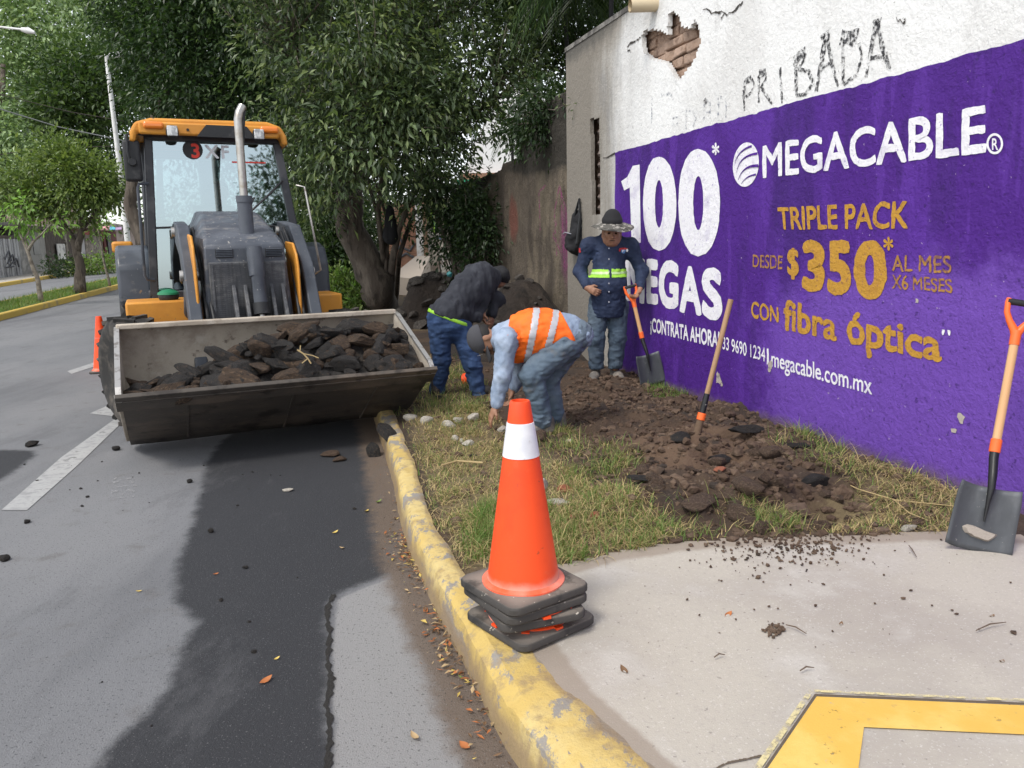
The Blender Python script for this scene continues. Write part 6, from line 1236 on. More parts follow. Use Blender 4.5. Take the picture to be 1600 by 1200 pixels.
S.cone(q1(953, 395, .0), BE, .118, .145, .05, xr, 1.27); S.cone(NK - np.array([0, 0, .01]), SHL, .062, .062, .07); S.cone(NK - np.array([0, 0, .01]), SHR, .062, .062, .07); S.cone(BE, q1(950, 488, -.02), .148, .142, .05, xr, 1.24); S.cone(SHL, SHR, .060, .060, .06); S.cone(SHL * .55 + SHR * .45 + np.array([0, 0, .05]), SHR * .55 + SHL * .45 + np.array([0, 0, .05]), .07, .07, .07)
S.cone(NK + np.array([0, .0, -.015]), NK + np.array([0, -.015, .03]), .082, .078, .03)
for a_, e_, w_ in ((SHL, EL, WL_), (SHR, ER, WR_)): wq = np.array(w_) + unit(np.array(e_) - w_) * .035; S.cone(a_, e_, .070, .065, .06); S.cone(e_, wq, .064, .048, .04)
S.folds(.008, 9, 1, (1, 1, .8)).folds(.006, 17, 4, (1, 1, 1.6)); S.half(q1(950, 495), (0, 0, -1)); jk = S.mesh('jacket', NAVY, man, 2, mo)
def band_on(obj, org, z0, z1, mt, name, parent, xlim=None, grow=.004, cond=None):
    """strip of cloth following obj's surface where cond holds"""
    me = obj.data; co = np.empty(len(me.vertices) * 3, np.float32); me.vertices.foreach_get('co', co); co = co.reshape(-1, 3); no = np.empty(len(me.vertices) * 3, np.float32); me.vertices.foreach_get('normal', no); no = no.reshape(-1, 3)
    Fq = np.empty(len(me.loops), np.int32); me.loops.foreach_get('vertex_index', Fq); Fq = Fq.reshape(-1, 4); cc = co[Fq].mean(1) + org; k = cond(cc); Fq = Fq[k]; used = np.unique(Fq); mp = np.full(len(co), -1); mp[used] = np.arange(len(used))
    o = raw(name, co[used] + no[used] * grow, mp[Fq], mt, parent, smooth=True); return o
zs_ = q1(950, 420)[2], q1(950, 432)[2]; xa_, xb_ = q1(918, 425)[0] + .0, q1(985, 425)[0]
band_on(jk, mo, 0, 0, LIMEC, 'lime_stripe', jk, cond=lambda c: (c[:, 2] < zs_[0] + .001) & (c[:, 2] > zs_[1] - .002) & (c[:, 0] > xa_) & (c[:, 0] < xb_) & (c[:, 1] < Y0 + .3) & (np.abs(c[:, 0] - BE[0] - .005) > .012))
zm = (zs_[0] + zs_[1]) / 2; band_on(jk, mo, 0, 0, mat('pale_lime', (.48, .66, .30), .4), 'stripe_tape', jk, grow=.0065, cond=lambda c: (np.abs(c[:, 2] - zm) < .012) & (c[:, 0] > xa_) & (c[:, 0] < xb_) & (np.abs(c[:, 0] - BE[0] - .005) > .012))
# placket with buttons, chest emblem, cuffs
def surf(px, py, obj, org, lift=.004):
    d = ray(px, py); ok, loc, nn, fi = obj.ray_cast(Vector(CAM - org), Vector(d).normalized()); return (np.array(loc) - d / np.linalg.norm(d) * lift, np.array(nn)) if ok else (q1(px, py, -.2) - org, np.array([0, -1.0, 0]))
b = MB()
for py in (388, 405, 424, 443, 456, 472): p, nn = surf(951.5, py, jk, mo, .005); b.lathe([(0, -.004), (.008, 0), (0, .004)], p, 'Y', 10)
b.build('buttons', mat('button', (.35, .36, .4), .4), jk)
for (dx, dy, rw, rh_, mt, nm) in ((0, 0, 3.6, 4.2, mat('emblem_blue', (.10, .22, .42), .7), 'chest_emblem'), (0, -3.2, 6.5, 1.8, mat('emblem_red', (.45, .03, .03), .7), 'chest_emblem'), (-.3, .4, 1.8, 2.2, WHT, 'chest_emblem'), (-5.6, -1.0, 1.5, 2.2, MATS['emblem_red'], 'chest_emblem'), (5.9, -.8, 1.5, 2.4, WHT, 'chest_emblem')):
    b = MB(); k_ = 14; pts = [surf(974 + dx + rw * math.cos(i * 6.283 / k_) * (1 + .2 * math.cos(3 * i)), 392 + dy + rh_ * math.sin(i * 6.283 / k_), jk, mo, .006 + (.002 if mt is WHT else 0))[0] for i in range(k_)]; b.add(pts, [tuple(range(k_))]); b.build(nm, mt, jk)
p, nn = surf(906, 391, jk, mo, .005); b = MB(); b.box(p, (.02, .008, .045)); b.build('sleeve_flag', MATS['emblem_red'], jk)
S = SDF(lo, hi, .008)     # trousers
S.cone(q1(949, 462), PV, .150, .145, .04, xr, 1.15)
for p_, k_, a_ in ((PL, KL, AL), (PR, KR, AR)): S.cone(p_, k_, .108, .090, .03); S.cone(k_, np.array(a_) + np.array([0, 0, -.015]), .088, .078, .03)
S.folds(.009, 10, 7, (1, 1, 1)).folds(.006, 20, 2, (.7, .7, 1.6)); S.half(np.array(AL) - np.array([0, 0, .035]), (0, 0, -1)); S.mesh('jeans', JEAND, man, 2, mo)
for a_, tx in ((AL, (-.06, -.19)), (AR, (.05, -.19))):
    g = np.array([a_[0], a_[1], 0]); g[2] = soil_at(g[0], g[1]) - .005; h_ = g + np.array([0, .05, 0]); S = SDF(*bounds([h_, h_ + np.array([tx[0], tx[1] - .04, .1])], .1), .006); shoe(S, h_, h_ + np.array([tx[0], tx[1] - .05, 0]), sc=1.1); S.mesh('shoe', BOOT, man, 1, mo)
# brimmed hat
S = SDF(*bounds([HC1], .28), .006); S.ell(P1(0, -.1, .92), A1, (.102, .116, .075), 0); S.cone(P1(0, -.1, 1.12), P1(0, -.1, 1.26), .090, .082, .03); S.mesh('hat', HATB, man, 2, mo); hat = man.children[-1]
b = MB(); n = 48; vs = []
for k, (r_, dz) in enumerate(((.96, .68), (1.0, 1.08), (1.02, .78), (1.45, .70), (2.25, .44), (2.27, .40), (1.45, .65), (.98, .66))):
    for i in range(n): a = i * 6.2832 / n; wv_ = (.09 * math.sin(2 * a + .6) + .02 * math.sin(5 * a)) * max(0, r_ - 1.0); vs.append(P1(r_ * .82 * math.cos(a), -.1 + r_ * .95 * math.sin(a), dz + wv_) - mo)
b.add(vs, [(k * n + i, k * n + (i + 1) % n, (k + 1) * n + (i + 1) % n, (k + 1) * n + i) for k in range(1, 7) for i in range(n)]); b.build('brim', CAMO, hat, smooth='all')

# ---------- man in the hooded top, bending away from the camera
Y2 = 7.55; q2 = lambda px, py, dy=0.0: at(px, py, Y2 + dy)
hm = thing('person', tuple(q2(712, 620)), 'bending person in charcoal hooded jacket and blue jeans seen from behind, beside the bucket', 'person'); ho = np.array(hm.location)
PVL, PVR = q2(686, 508, -.03), q2(720, 514, .02); K2L, K2R = q2(690, 562, -.02), q2(738, 570, -.04); A2L, A2R = q2(683, 612, .06), q2(749, 618, -.03)
WA, CHE, SHO = q2(704, 486, .0), q2(735, 452, .22), q2(754, 430, .34); SL2, SR2 = q2(742, 429, .26), q2(765, 437, .42); HD2 = q2(779, 435, .62)
E2, W2 = q2(752, 468, .24), q2(754, 488, .22); E2L, W2L = q2(775, 468, .5), q2(768, 494, .42)
sd2 = unit(np.array(SR2) - SL2); sdp = unit(np.array(PVR) - PVL); lo, hi = bounds([PVL, A2L, A2R, SHO, HD2, W2, W2L, q2(712, 625), q2(660, 500)], .2)
S = SDF(lo, hi, .006); A2, P2 = head(S, HD2, unit(np.array(HD2) - SHO), (.35, .75, -.8), .108); S.cone(SHO, HD2, .06, .055, .03); S.cone(WA, SHO, .10, .11, .04, sd2, 1.3)
for a_, e_, w_ in ((SR2, E2, W2), (SL2, E2L, W2L)): S.cone(a_, e_, .05, .042, .03); S.cone(e_, w_, .042, .029, .02)
for p_, k_, a_ in ((PVL, K2L, A2L), (PVR, K2R, A2R)): S.cone(p_, k_, .08, .058, .03); S.cone(k_, a_, .055, .038, .02)
hand(S, W2, (.12, .0, -1), (.9, .3, 0), (.2, -1, 0), .8); hand(S, W2L, (.0, .1, -1), (-.9, .3, 0), (.2, -1, 0), .7)
S.mesh('body', SKIN, hm, 1, ho)
S = SDF(lo, hi, .009); S.cone(WA, CHE, .152, .163, .05, sd2, 1.2); S.cone(CHE, SHO, .163, .120, .06, sd2, 1.25); S.cone(q2(698, 494, -.02), WA, .162, .152, .04, sdp, 1.14); S.ell(q2(752, 420, .30), np.eye(3), (.10, .09, .055), .04)
S.cone(SL2, SR2, .10, .095, .06); S.cone(SR2, E2, .088, .078, .05); S.cone(E2, np.array(W2) + np.array([0, 0, .05]), .078, .058, .04); S.cone(SL2, E2L, .088, .075, .05); S.cone(E2L, np.array(W2L) + np.array([0, 0, .03]), .072, .055, .04)
S.cone(q2(718, 494, .05), q2(744, 494, .12), .09, .065, .06)                                    # hanging front of the jacket
S.cone(SHO, np.array(SHO) * .4 + np.array(HD2) * .6, .11, .10, .05, sd2, 1.1); S.folds(.016, 6, 3, (1.4, 1, .7)).folds(.011, 13, 8, (1.5, 1.2, .6)); hem = q2(700, 497, -.05)
S.half(q2(703, 499, 0), np.array([-.42, -.1, -1.0])); S.mesh('hooded_jacket', HOOD, hm, 2, ho)
S = SDF(*bounds([HD2, SHO], .22), .007); S.ell(P2(0, -.18, .30), A2, (.100, .118, .105), .0); S.cone(P2(-.6, -.3, -.4), P2(.6, -.3, -.4), .06, .06, .05); S.folds(.006, 14, 2); S.half(P2(0, .35, 0), A2[1]); S.mesh('hood', HATB, hm, 2, ho)
S = SDF(lo, hi, .009); S.cone(q2(700, 496, .0), q2(703, 508, .0), .165, .16, .04, sdp, 1.18)
for p_, k_, a_ in ((PVL, K2L, A2L), (PVR, K2R, A2R)): S.cone(p_, k_, .116, .090, .04); S.cone(k_, np.array(a_) + np.array([0, 0, -.01]), .086, .076, .03)
S.folds(.010, 9, 5, (1, 1, 1)).folds(.008, 17, 6, (.6, .6, 1.7)); S.half(q2(700, 489, 0), np.array([.42, .1, 1.0])); jn = S.mesh('jeans', JEANB, hm, 2, ho)
S = SDF(lo, hi, .008); S.cone(q2(700, 493, .0), q2(703, 505, .0), .172, .168, .04, sdp, 1.18); S.half(q2(703, 500.5, 0), np.array([-.42, -.1, -1.0])); S.half(q2(703, 494, 0), np.array([.42, .1, 1.0])); S.mesh('lime_undershirt', LIMEC, hm, 2, ho)
for a_, f_ in ((A2L, (.02, .2)), (A2R, (.17, .05))):
    g = np.array([a_[0], a_[1], soil_at(a_[0], a_[1]) - .005]); S = SDF(*bounds([g, g + np.array([f_[0], f_[1], .1])], .12), .006); shoe(S, g - np.array([f_[0], f_[1], 0]) * .3, g + np.array([f_[0], f_[1], 0]), sc=1.05); S.mesh('shoe', DARKB, hm, 1, ho)

# ---------- crouching man in the orange vest
Y3 = 5.95; q3 = lambda px, py, dy=0.0: at(px, py, Y3 + dy)
vm = thing('person', tuple(q3(850, 675)), 'stooping person in orange reflective vest, grey cap and faded jeans reaching to the ground', 'person'); vo = np.array(vm.location)
H3N, H3F = q3(880, 538, -.06), q3(893, 532, .14); K3N, K3F = q3(831, 585, -.14), q3(856, 590, .14); A3N, A3F = q3(847, 651, -.06), q3(866, 645, .16)
WST, CH3, SH3 = q3(884, 521, .04), q3(836, 519, .03), q3(792, 529, .03); S3N, S3F = q3(792, 531, -.16), q3(800, 527, .20); E3N, W3N = q3(785, 588, -.20), q3(775, 636, -.22); E3F, W3F = q3(812, 588, .22), q3(800, 609, .16); HD3 = q3(757, 531, .02)
sd3 = unit(np.array(S3N) - S3F); lo, hi = bounds([H3F, A3N, A3F, HD3, W3N, W3F, q3(850, 685), q3(915, 520), q3(760, 665, -.25)], .2)
S = SDF(lo, hi, .0055); A3, P3 = head(S, HD3, (-.88, -.1, -.22), (-.12, -.12, -1), .112); S.cone(SH3, np.array(HD3) + np.array([.05, 0, .0]), .06, .056, .03); S.cone(WST, SH3, .10, .10, .04, sd3, 1.35)
for a_, e_, w_ in ((S3N, E3N, W3N), (S3F, E3F, W3F)): S.cone(a_, e_, .052, .044, .03); S.cone(e_, w_, .042, .028, .02)
for p_, k_, a_ in ((H3N, K3N, A3N), (H3F, K3F, A3F)): S.cone(p_, k_, .08, .058, .03); S.cone(k_, a_, .055, .038, .02)
hand(S, W3N, q3(763, 660, -.22) - np.array(W3N), (.8, .3, -.3), (.5, -.8, .1), .35); hand(S, W3F, (-.15, -.1, -1), (-.8, -.2, 0), (-.3, -1, 0), .7)
bd = S.mesh('body', SKIN, vm, 1, vo); face_bits(bd, P3, A3, .112, vo, False)
S = SDF(lo, hi, .008); S.cone(CH3, SH3, .16, .135, .05, sd3, 1.15); S.cone(WST, CH3, .145, .165, .05, sd3, 1.2); S.cone(q3(905, 524, .04), WST, .11, .142, .05, sd3, 1.15); S.cone(S3N, S3F, .085, .085, .05); S.cone(SH3, np.array(SH3) * .45 + np.array(HD3) * .55, .085, .068, .03)
for a_, e_, w_ in ((S3N, E3N, W3N), (S3F, E3F, W3F)): S.cone(a_, e_, .086, .070, .05); S.cone(e_, np.array(w_) + unit(np.array(e_) - w_) * .03, .068, .050, .03)
S.folds(.008, 9, 11, (1, 1, .8)).folds(.006, 18, 3, (1.4, 1, 1)); S.mesh('shirt', SHIRT, vm, 2, vo)
S = SDF(lo, hi, .008); S.cone(CH3, q3(798, 527, .03), .178, .160, .05, sd3, 1.16); S.cone(q3(884, 521, .04), CH3, .168, .186, .05, sd3, 1.2); S.cone(q3(815, 545, .03), q3(850, 545, .03), .12, .10, .06, sd3, 1.15); S.cone(S3N, S3F, .098, .098, .05)
for s_, c_ in ((S3N, -1), (S3F, 1)): S.cone(np.array(s_) + np.array([-.01, c_ * .0, .0]), np.array(s_) + np.array([-.04, c_ * .14 * -1 * -1, -.20]), .105, .105, op='cut')
S.folds(.008, 8, 21, (1, 1, 1)).folds(.005, 16, 22, (.7, 1, 1.4)); S.half(q3(790, 527, 0), (-1, 0, .25)); S.half(q3(893, 520, .04), (1, 0, .5)); S.half(q3(830, 562, 0), (.25, 0, -1)); vs_o = S.mesh('vest', VEST, vm, 2, vo)
def slab_cond(pa, pb, hw):
    a_, b_ = q3(*pa), q3(*pb); n_ = unit(np.cross(b_ - a_, np.array([0, 1.0, 0]))); return lambda c: np.abs((c - a_) @ n_) < hw
band_on(vs_o, vo, 0, 0, SILV, 'reflective_tape', vs_o, cond=slab_cond((839, 478), (828, 535), .024)); band_on(vs_o, vo, 0, 0, SILV, 'reflective_tape', vs_o, cond=slab_cond((870, 481), (857, 528), .024))
S = SDF(lo, hi, .008); S.cone(q3(898, 524, .04), q3(885, 535, .04), .135, .14, .04, sd3, 1.2)
for p_, k_, a_ in ((H3N, K3N, A3N), (H3F, K3F, A3F)): S.cone(p_, k_, .120, .092, .04); S.cone(k_, np.array(a_) + np.array([0, 0, -.02]), .092, .080, .03)
S.folds(.010, 9, 31, (1, 1, 1)).folds(.008, 18, 32, (.7, .7, 1.6)); S.half(q3(888, 519, .04), np.array([-.35, 0, 1.0])) if False else None; S.mesh('jeans', JEANF, vm, 2, vo)
for a_, f_ in ((A3N, (-.16, -.06)), (A3F, (-.15, .0))):
    g = np.array([a_[0], a_[1], soil_at(a_[0], a_[1]) - .008]); S = SDF(*bounds([g, g + np.array([f_[0], f_[1], .1])], .12), .006); shoe(S, g - np.array([f_[0], f_[1], 0]) * .35, g + np.array([f_[0], f_[1], 0]), sc=1.1); S.mesh('shoe', BOOT, vm, 1, vo)
S = SDF(*bounds([HD3], .26), .006); S.ell(P3(0, -.16, .30), A3, (.098, .115, .100), 0); S.half(P3(0, 0, .12), -A3[2]); S.mesh('cap', CAPG, vm, 2, vo); cp = vm.children[-1]
b = MB(); vs = []
for j in range(7):
    v = j / 6
    for i in range(11): u = i / 5 - 1; w_ = .80 - .25 * v * v; vs.append(P3(u * w_, .72 + .95 * v - .30 * u * u, .22 - .10 * v - .22 * u * u) - vo)
b.add(vs, [(j * 11 + i, j * 11 + i + 1, (j + 1) * 11 + i + 1, (j + 1) * 11 + i) for j in range(6) for i in range(10)]); bl = b.build('cap_peak', CAPG, cp, smooth='all'); s_ = bl.modifiers.new('thickness', 'SOLIDIFY'); s_.thickness = .006
b = MB(); pts = [P3(x_, .93 + .0 * x_, z_) - vo for x_, z_ in ((-.45, .38), (-.1, .42), (-.05, .80), (-.35, .78))]; b.add(pts, [(0, 1, 2, 3)]); b.build('cap_patch', WHT, cp)
S = SDF(*bounds([HD3], .2), .006); S.ell(P3(0, -.22, .02), A3, (.088, .098, .09), 0); S.half(P3(0, .12, 0), A3[1]); S.half(P3(0, 0, -.45), -A3[2]); S.mesh('hair', HAIR, vm, 1, vo)

# ---------- driver inside the cab
tl = lambda x, y, z: TW((x, y, z)); op = thing('person', tuple(tl(-.07, 4.15, 1.58)), 'driver sitting in the loader cab behind the windscreen', 'person'); oo = np.array(op.location); fx = TW((1, 0, 0)) - TO; fy = TW((0, -1, 0)) - TO
lo, hi = bounds([tl(-.4, 3.4, 1.1), tl(.3, 4.5, 2.55), tl(-.4, 4.5, 1.3), tl(.3, 3.4, 1.3)], .1); HO = tl(.0, 4.08, 2.30)
S = SDF(lo, hi, .008); Ao, Po = head(S, HO, (0, 0, 1), fy * 1.0 + np.array([0, 0, -.2]), .105); S.cone(tl(0, 4.1, 2.18), tl(0, 4.14, 2.08), .055, .06, .03); S.cone(tl(-.03, 4.15, 2.0), tl(-.05, 4.18, 1.66), .12, .13, .04, fx, 1.3)
for s_ in (-1, 1): S.cone(tl(-.02 + s_ * .19, 4.13, 2.02), tl(-.03 + s_ * .25, 3.95, 1.80), .05, .045, .03); S.cone(tl(-.03 + s_ * .25, 3.95, 1.80), tl(-.06 + s_ * .13, 3.70, 1.93), .042, .03, .02); S.cone(tl(-.05 + s_ * .1, 4.1, 1.66), tl(-.05 + s_ * .15, 3.65, 1.62), .08, .06, .03); S.cone(tl(-.05 + s_ * .15, 3.65, 1.62), tl(-.05 + s_ * .15, 3.5, 1.2), .055, .045, .02); hand(S, tl(-.06 + s_ * .13, 3.70, 1.93), -TO * 0 + fy * .8 + np.array([0, 0, .3]), (0, 0, -1), -s_ * fx, .9)
S.mesh('body', SKIN, op, 1, oo)
S = SDF(lo, hi, .01); S.cone(tl(-.02, 4.15, 2.0), tl(-.05, 4.18, 1.62), .145, .155, .04, fx, 1.3)
for s_ in (-1, 1): S.cone(tl(-.02 + s_ * .17, 4.13, 2.02), tl(-.03 + s_ * .25, 3.96, 1.80), .075, .065, .04)
S.mesh('shirt', mat('tan_shirt', (.20, .14, .10), .9), op, 1, oo)
S = SDF(lo, hi, .01)
for s_ in (-1, 1): S.cone(tl(-.05 + s_ * .1, 4.15, 1.66), tl(-.05 + s_ * .15, 3.65, 1.64), .105, .085, .04); S.cone(tl(-.05 + s_ * .15, 3.65, 1.64), tl(-.05 + s_ * .15, 3.5, 1.2), .08, .07, .03)
S.mesh('trousers', JEANB, op, 1, oo)
S = SDF(*bounds([HO], .2), .008); S.ell(Po(0, -.16, .28), Ao, (.09, .108, .10), 0); S.half(Po(0, .3, 0), Ao[1] - .8 * Ao[2]); S.mesh('hair', HAIR, op, 1, oo)

# bag hung on the wall behind the standing man
bp = wpt(wuz(905, 355)[0], wuz(905, 355)[1], .0); bg_ = thing('backpack', tuple(bp), 'black backpack hanging on the wall behind the standing man', 'backpack'); S = SDF(np.array([-.4, -.4, -.6]), np.array([.4, .35, .45]), .012); bx_ = -unit(WD)
S.cone((0, 0, .08), (0, 0, -.22), .10, .13, .05, bx_, 1.35); S.cone(bx_ * .02 + WN * .10 + np.array([0, 0, -.12]), bx_ * .02 + WN * .10 + np.array([0, 0, -.24]), .075, .08, .03, bx_, 1.5); S.cone(bx_ * -.10 + np.array([0, 0, .05]), bx_ * .05 + np.array([0, 0, .16]), .05, .05, .05); S.cone(bx_ * .10 + np.array([0, 0, .10]), bx_ * .14 + np.array([0, 0, .30]), .035, .02, .04)
S.folds(.018, 8, 2, (1, 1, .6)).folds(.008, 20, 5); S.mesh('bag_body', HATB, bg_, 2)
b = MB(); b.tube([bx_ * .05 + WN * .08 + np.array([0, 0, .14]), bx_ * .13 + WN * .05 + np.array([0, 0, .33]), bx_ * .17 + WN * .06 + np.array([0, 0, .12]), bx_ * .17 + WN * .10 + np.array([0, 0, -.2])], .018, 6); b.build('strap', BLK, bg_, smooth=True)
b = MB(); b.tube([WN * .17 + bx_ * -.13 + np.array([0, 0, -.08]), WN * .19 + np.array([0, 0, -.06]), WN * .17 + bx_ * .15 + np.array([0, 0, -.08])], .006, 5); b.build('zip', MATS['button'], bg_, smooth=True)
# ================================================================== TREES AND PLANTS
BARK = mat('bark', (0.085, 0.068, 0.054), .95, layers=[dict(c=(0.15, 0.125, 0.10), s=5, d=7, lo=.46, hi=.64, st=(1, 1, .35)), dict(c=(0.035, 0.028, 0.022), s=9, d=6, lo=.52, hi=.66, st=(1, 1, .3), a=.85)], bump=[(9, .9, .05, (1, 1, .3)), (40, .6, .012)])
BARKG = mat('pale_bark', (0.24, 0.21, 0.17), .95, layers=[dict(c=(0.12, 0.10, 0.08), s=7, lo=.45, hi=.65)], bump=[(20, .6, .02)])
def lmats(pref, cols): return [mat(f'{pref}_leaf_{i}', c, .42, transl=.28, spec=.5) for i, c in enumerate(cols)]
L_DARK = lmats('laurel', [(0.030, 0.050, 0.021), (0.056, 0.088, 0.036), (0.115, 0.165, 0.066), (0.185, 0.235, 0.095)])
L_FICUS = lmats('ficus', [(0.020, 0.045, 0.014), (0.032, 0.065, 0.018), (0.055, 0.095, 0.026)])
L_HAZE = lmats('far', [(0.22, 0.31, 0.17), (0.31, 0.41, 0.22), (0.40, 0.50, 0.27)])  # haze of distance is put into these paler leaf colours
L_MED = lmats('median', [(0.085, 0.135, 0.036), (0.135, 0.195, 0.05), (0.20, 0.26, 0.075)])
L_LIME = lmats('bright', [(0.16, 0.30, 0.05), (0.23, 0.40, 0.08), (0.12, 0.22, 0.04)])
L_SHR = lmats('shrub', [(0.018, 0.038, 0.013), (0.035, 0.065, 0.02)])
def foliage(name, blobs, n, mats, parent, org, L=.09, W=.42, clump=.3, per=26, droop=.35, seed=0, p=None, hollow=.55, light_top=True):
    """blobs: (centre, radii). Twig-ends carry bunches of leaves, spread through each blob with gaps"""
    g = np.random.default_rng(seed + 1); vol = np.array([np.prod(r) ** .7 for c, r in blobs]); nc = max(1, n // per); bi = g.choice(len(blobs), nc, p=vol / vol.sum()); C_ = np.array([c for c, r in blobs])[bi]; R_ = np.array([r for c, r in blobs])[bi]
    d = g.normal(size=(nc, 3)); d /= np.linalg.norm(d, axis=1)[:, None]; rr_ = g.uniform(hollow ** 3, 1, nc) ** (1 / 3) * g.uniform(.82, 1.12, nc); cl_ = C_ + d * R_ * rr_[:, None]
    # drop clusters where a coarse noise says gap
    gap = np.array([mnoise.noise(Vector(c * .9) + Vector((seed, 0, 0))) for c in cl_]); cl_ = cl_[gap > -.28]; d = d[gap > -.28]; nc = len(cl_)
    tone = g.choice(len(mats), nc, p=p if p is not None else None)
    k = np.repeat(np.arange(nc), per); m_ = len(k); off = g.normal(size=(m_, 3)) * clump * .5; base = cl_[k] + off; dirn = off * 1.2 / clump + d[k] * .6 + g.normal(size=(m_, 3)) * .55; dirn[:, 2] -= droop; dirn /= np.linalg.norm(dirn, axis=1)[:, None]
    up = np.tile(np.array([0, 0, 1.0]), (m_, 1)) + g.normal(size=(m_, 3)) * .45; sd = np.cross(dirn, up); sd /= np.linalg.norm(sd, axis=1)[:, None] + 1e-9; nn = np.cross(sd, dirn); l_ = L * g.uniform(.6, 1.25, m_)[:, None]; w_ = l_ * W * .5
    V = np.stack([base, base + dirn * l_ * .45 - sd * w_ + nn * w_ * .25, base + dirn * l_ - nn * l_ * .08, base + dirn * l_ * .45 + sd * w_ + nn * w_ * .25], 1).reshape(-1, 3) - np.array(org)
    o = np.arange(m_) * 4; Fc = np.stack([o, o + 1, o + 2, o + 3], 1); mi = tone[k]; sw = g.random(m_) < .18; mi = np.where(sw, g.integers(0, len(mats), m_), mi)
    return raw(name, V, Fc, mats, parent, midx=mi), cl_
def limbs(name, paths, mt, parent, org, n=9):
    b = MB(); o = np.array(org); rg3 = random.Random(len(paths))
    for P, ra, rb_ in paths:
        P = [np.array(p) for p in P]; F_ = []
        for i in range(len(P) - 1):
            for k in range(3): F_.append(P[i] + (P[i + 1] - P[i]) * k / 3)
        F_.append(P[-1]); m_ = len(F_); F_ = [p + (np.array([rg3.gauss(0, 1), rg3.gauss(0, 1), 0]) * ra * .12 if 0 < i < m_ - 1 else 0) - o for i, p in enumerate(F_)]
        b.tube(F_, [ra + (rb_ - ra) * (i / (m_ - 1)) ** .8 for i in range(m_)], n)
    return b.build(name, mt, parent, smooth='all')
def twigs(starts, ends, g, r0_=.018, sag=.12):
    out = []
    for e in ends:
        s_ = starts[np.argmin(np.linalg.norm(starts - e, axis=1) + g.uniform(0, .8, len(starts)))]; m_ = (s_ + e) / 2 + np.array([g.normal(0, .12), g.normal(0, .12), -sag + g.normal(0, .08)]) * np.linalg.norm(e - s_) * .4; out.append(([s_, m_, e], r0_, .004))
    return out
def sample(paths, k=6): return np.array([np.array(P[i]) + (np.array(P[i + 1]) - np.array(P[i])) * t / k for P, a, b in paths for i in range(len(P) - 1) for t in range(k)])
A_ = lambda px, py, y: at(px, py, y)
def PB(px, py, rpx, y, fy=1.0, fz=1.0): r = rpx / F * (y * 1.02); return (at(px, py, y), (r, r * fy, r * fz))

# the big dark tree on the verge behind the loader
yb_ = 15.2; base = gz(600, 489, .16); big = thing('laurel_tree', tuple(base), 'big dark leafy tree with thick leaning trunk on the verge behind the loader bucket', 'tree'); 
tr = [([base, A_(590, 455, yb_), A_(570, 410, yb_), A_(553, 360, yb_), A_(546, 300, yb_), A_(556, 220, yb_ - .2), A_(590, 120, yb_ - .3), A_(610, 20, yb_ - .3), A_(620, -120, yb_)], .36, .17), ([A_(548, 320, yb_), A_(520, 240, yb_ - .5), A_(480, 150, yb_ - .9), A_(450, 40, yb_ - 1)], .15, .05), ([A_(590, 120, yb_ - .3), A_(660, 50, yb_ - .3), A_(760, -30, yb_)], .12, .05)]
st_ = [([gz(612, 482, .2), A_(612, 420, 15.0), A_(622, 360, 14.9), A_(650, 290, 14.8), A_(700, 210, 14.5), A_(780, 150, 14)], .085, .03), ([gz(604, 484, .2), A_(598, 400, 15), A_(590, 330, 14.8), A_(600, 240, 14.5), A_(590, 160, 14)], .07, .03), ([gz(618, 478, .2), A_(624, 400, 15.2), A_(640, 350, 15.2), A_(650, 330, 15.2)], .06, .03), ([gz(608, 484, .2), A_(606, 400, 15.1), A_(580, 300, 14.9), A_(560, 200, 14.4)], .05, .02), ([A_(640, 70, 14.8), A_(640, 180, 14.5), A_(660, 260, 14.3)], .05, .015), ([gz(616, 480, .2), A_(603, 420, 15.1), A_(608, 350, 15.0), A_(575, 250, 14.7)], .045, .02)]
limbs('trunk', tr, BARK, big, base, 14)
bl = [PB(480, 70, 95, 14.2), PB(560, 165, 90, 13.4), PB(640, 100, 130, 14), PB(475, 250, 62, 13.8), PB(540, 258, 55, 13.2), PB(640, 240, 80, 13.6), PB(720, 90, 105, 14), PB(800, 85, 55, 13.6), PB(700, 185, 60, 13.8), PB(840, 140, 34, 13.2, 1, .7), PB(600, -90, 190, 14.5), PB(440, -60, 140, 14.5), PB(800, -80, 120, 15), PB(490, 325, 34, 14.6), PB(680, 275, 50, 14.0), PB(470, 170, 70, 13.6), PB(560, 40, 80, 12.6), PB(620, 175, 60, 12.8), PB(640, 345, 28, 15.0)]
fo, cl_ = foliage('crown', bl, 56000, L_DARK, big, base, .125, .40, .40, 22, .45, 3, [.36, .32, .21, .11], .35)
g = np.random.default_rng(8); sm_ = sample(tr[:3] + st_); ends = cl_[g.choice(len(cl_), 190, replace=False)]
limbs('branches', st_ + twigs(sm_, ends, g, .02), BARK, big, base, 6)
fr_ = cl_[cl_[:, 1] < np.quantile(cl_[:, 1], .45)]; limbs('bare_twigs', twigs(sm_, fr_[g.choice(len(fr_), 170, replace=False)] + np.array([0, -.25, -.15]), g, .012, .3), BARKG, big, base, 5)
b = MB(); P = [A_(868, 172, 10.6), A_(890, 160, 10.2), A_(915, 166, 9.9), A_(940, 165, 9.7)]; b.tube([p - base for p in P], [.008, .007, .005, .003], 5); b.tube([A_(800, 190, 13) - base, A_(840, 170, 11.5) - base, P[0] - base], [.016, .012, .008], 5); b.build('branches', BARK, big, smooth=True)
foliage('leaves', [(A_(915, 164, 9.9), (.16, .1, .05)), (A_(938, 165, 9.7), (.08, .08, .05)), (A_(880, 162, 10.3), (.1, .1, .08))], 70, L_DARK[1:], big, base, .075, .4, .12, 7, .3, 5)
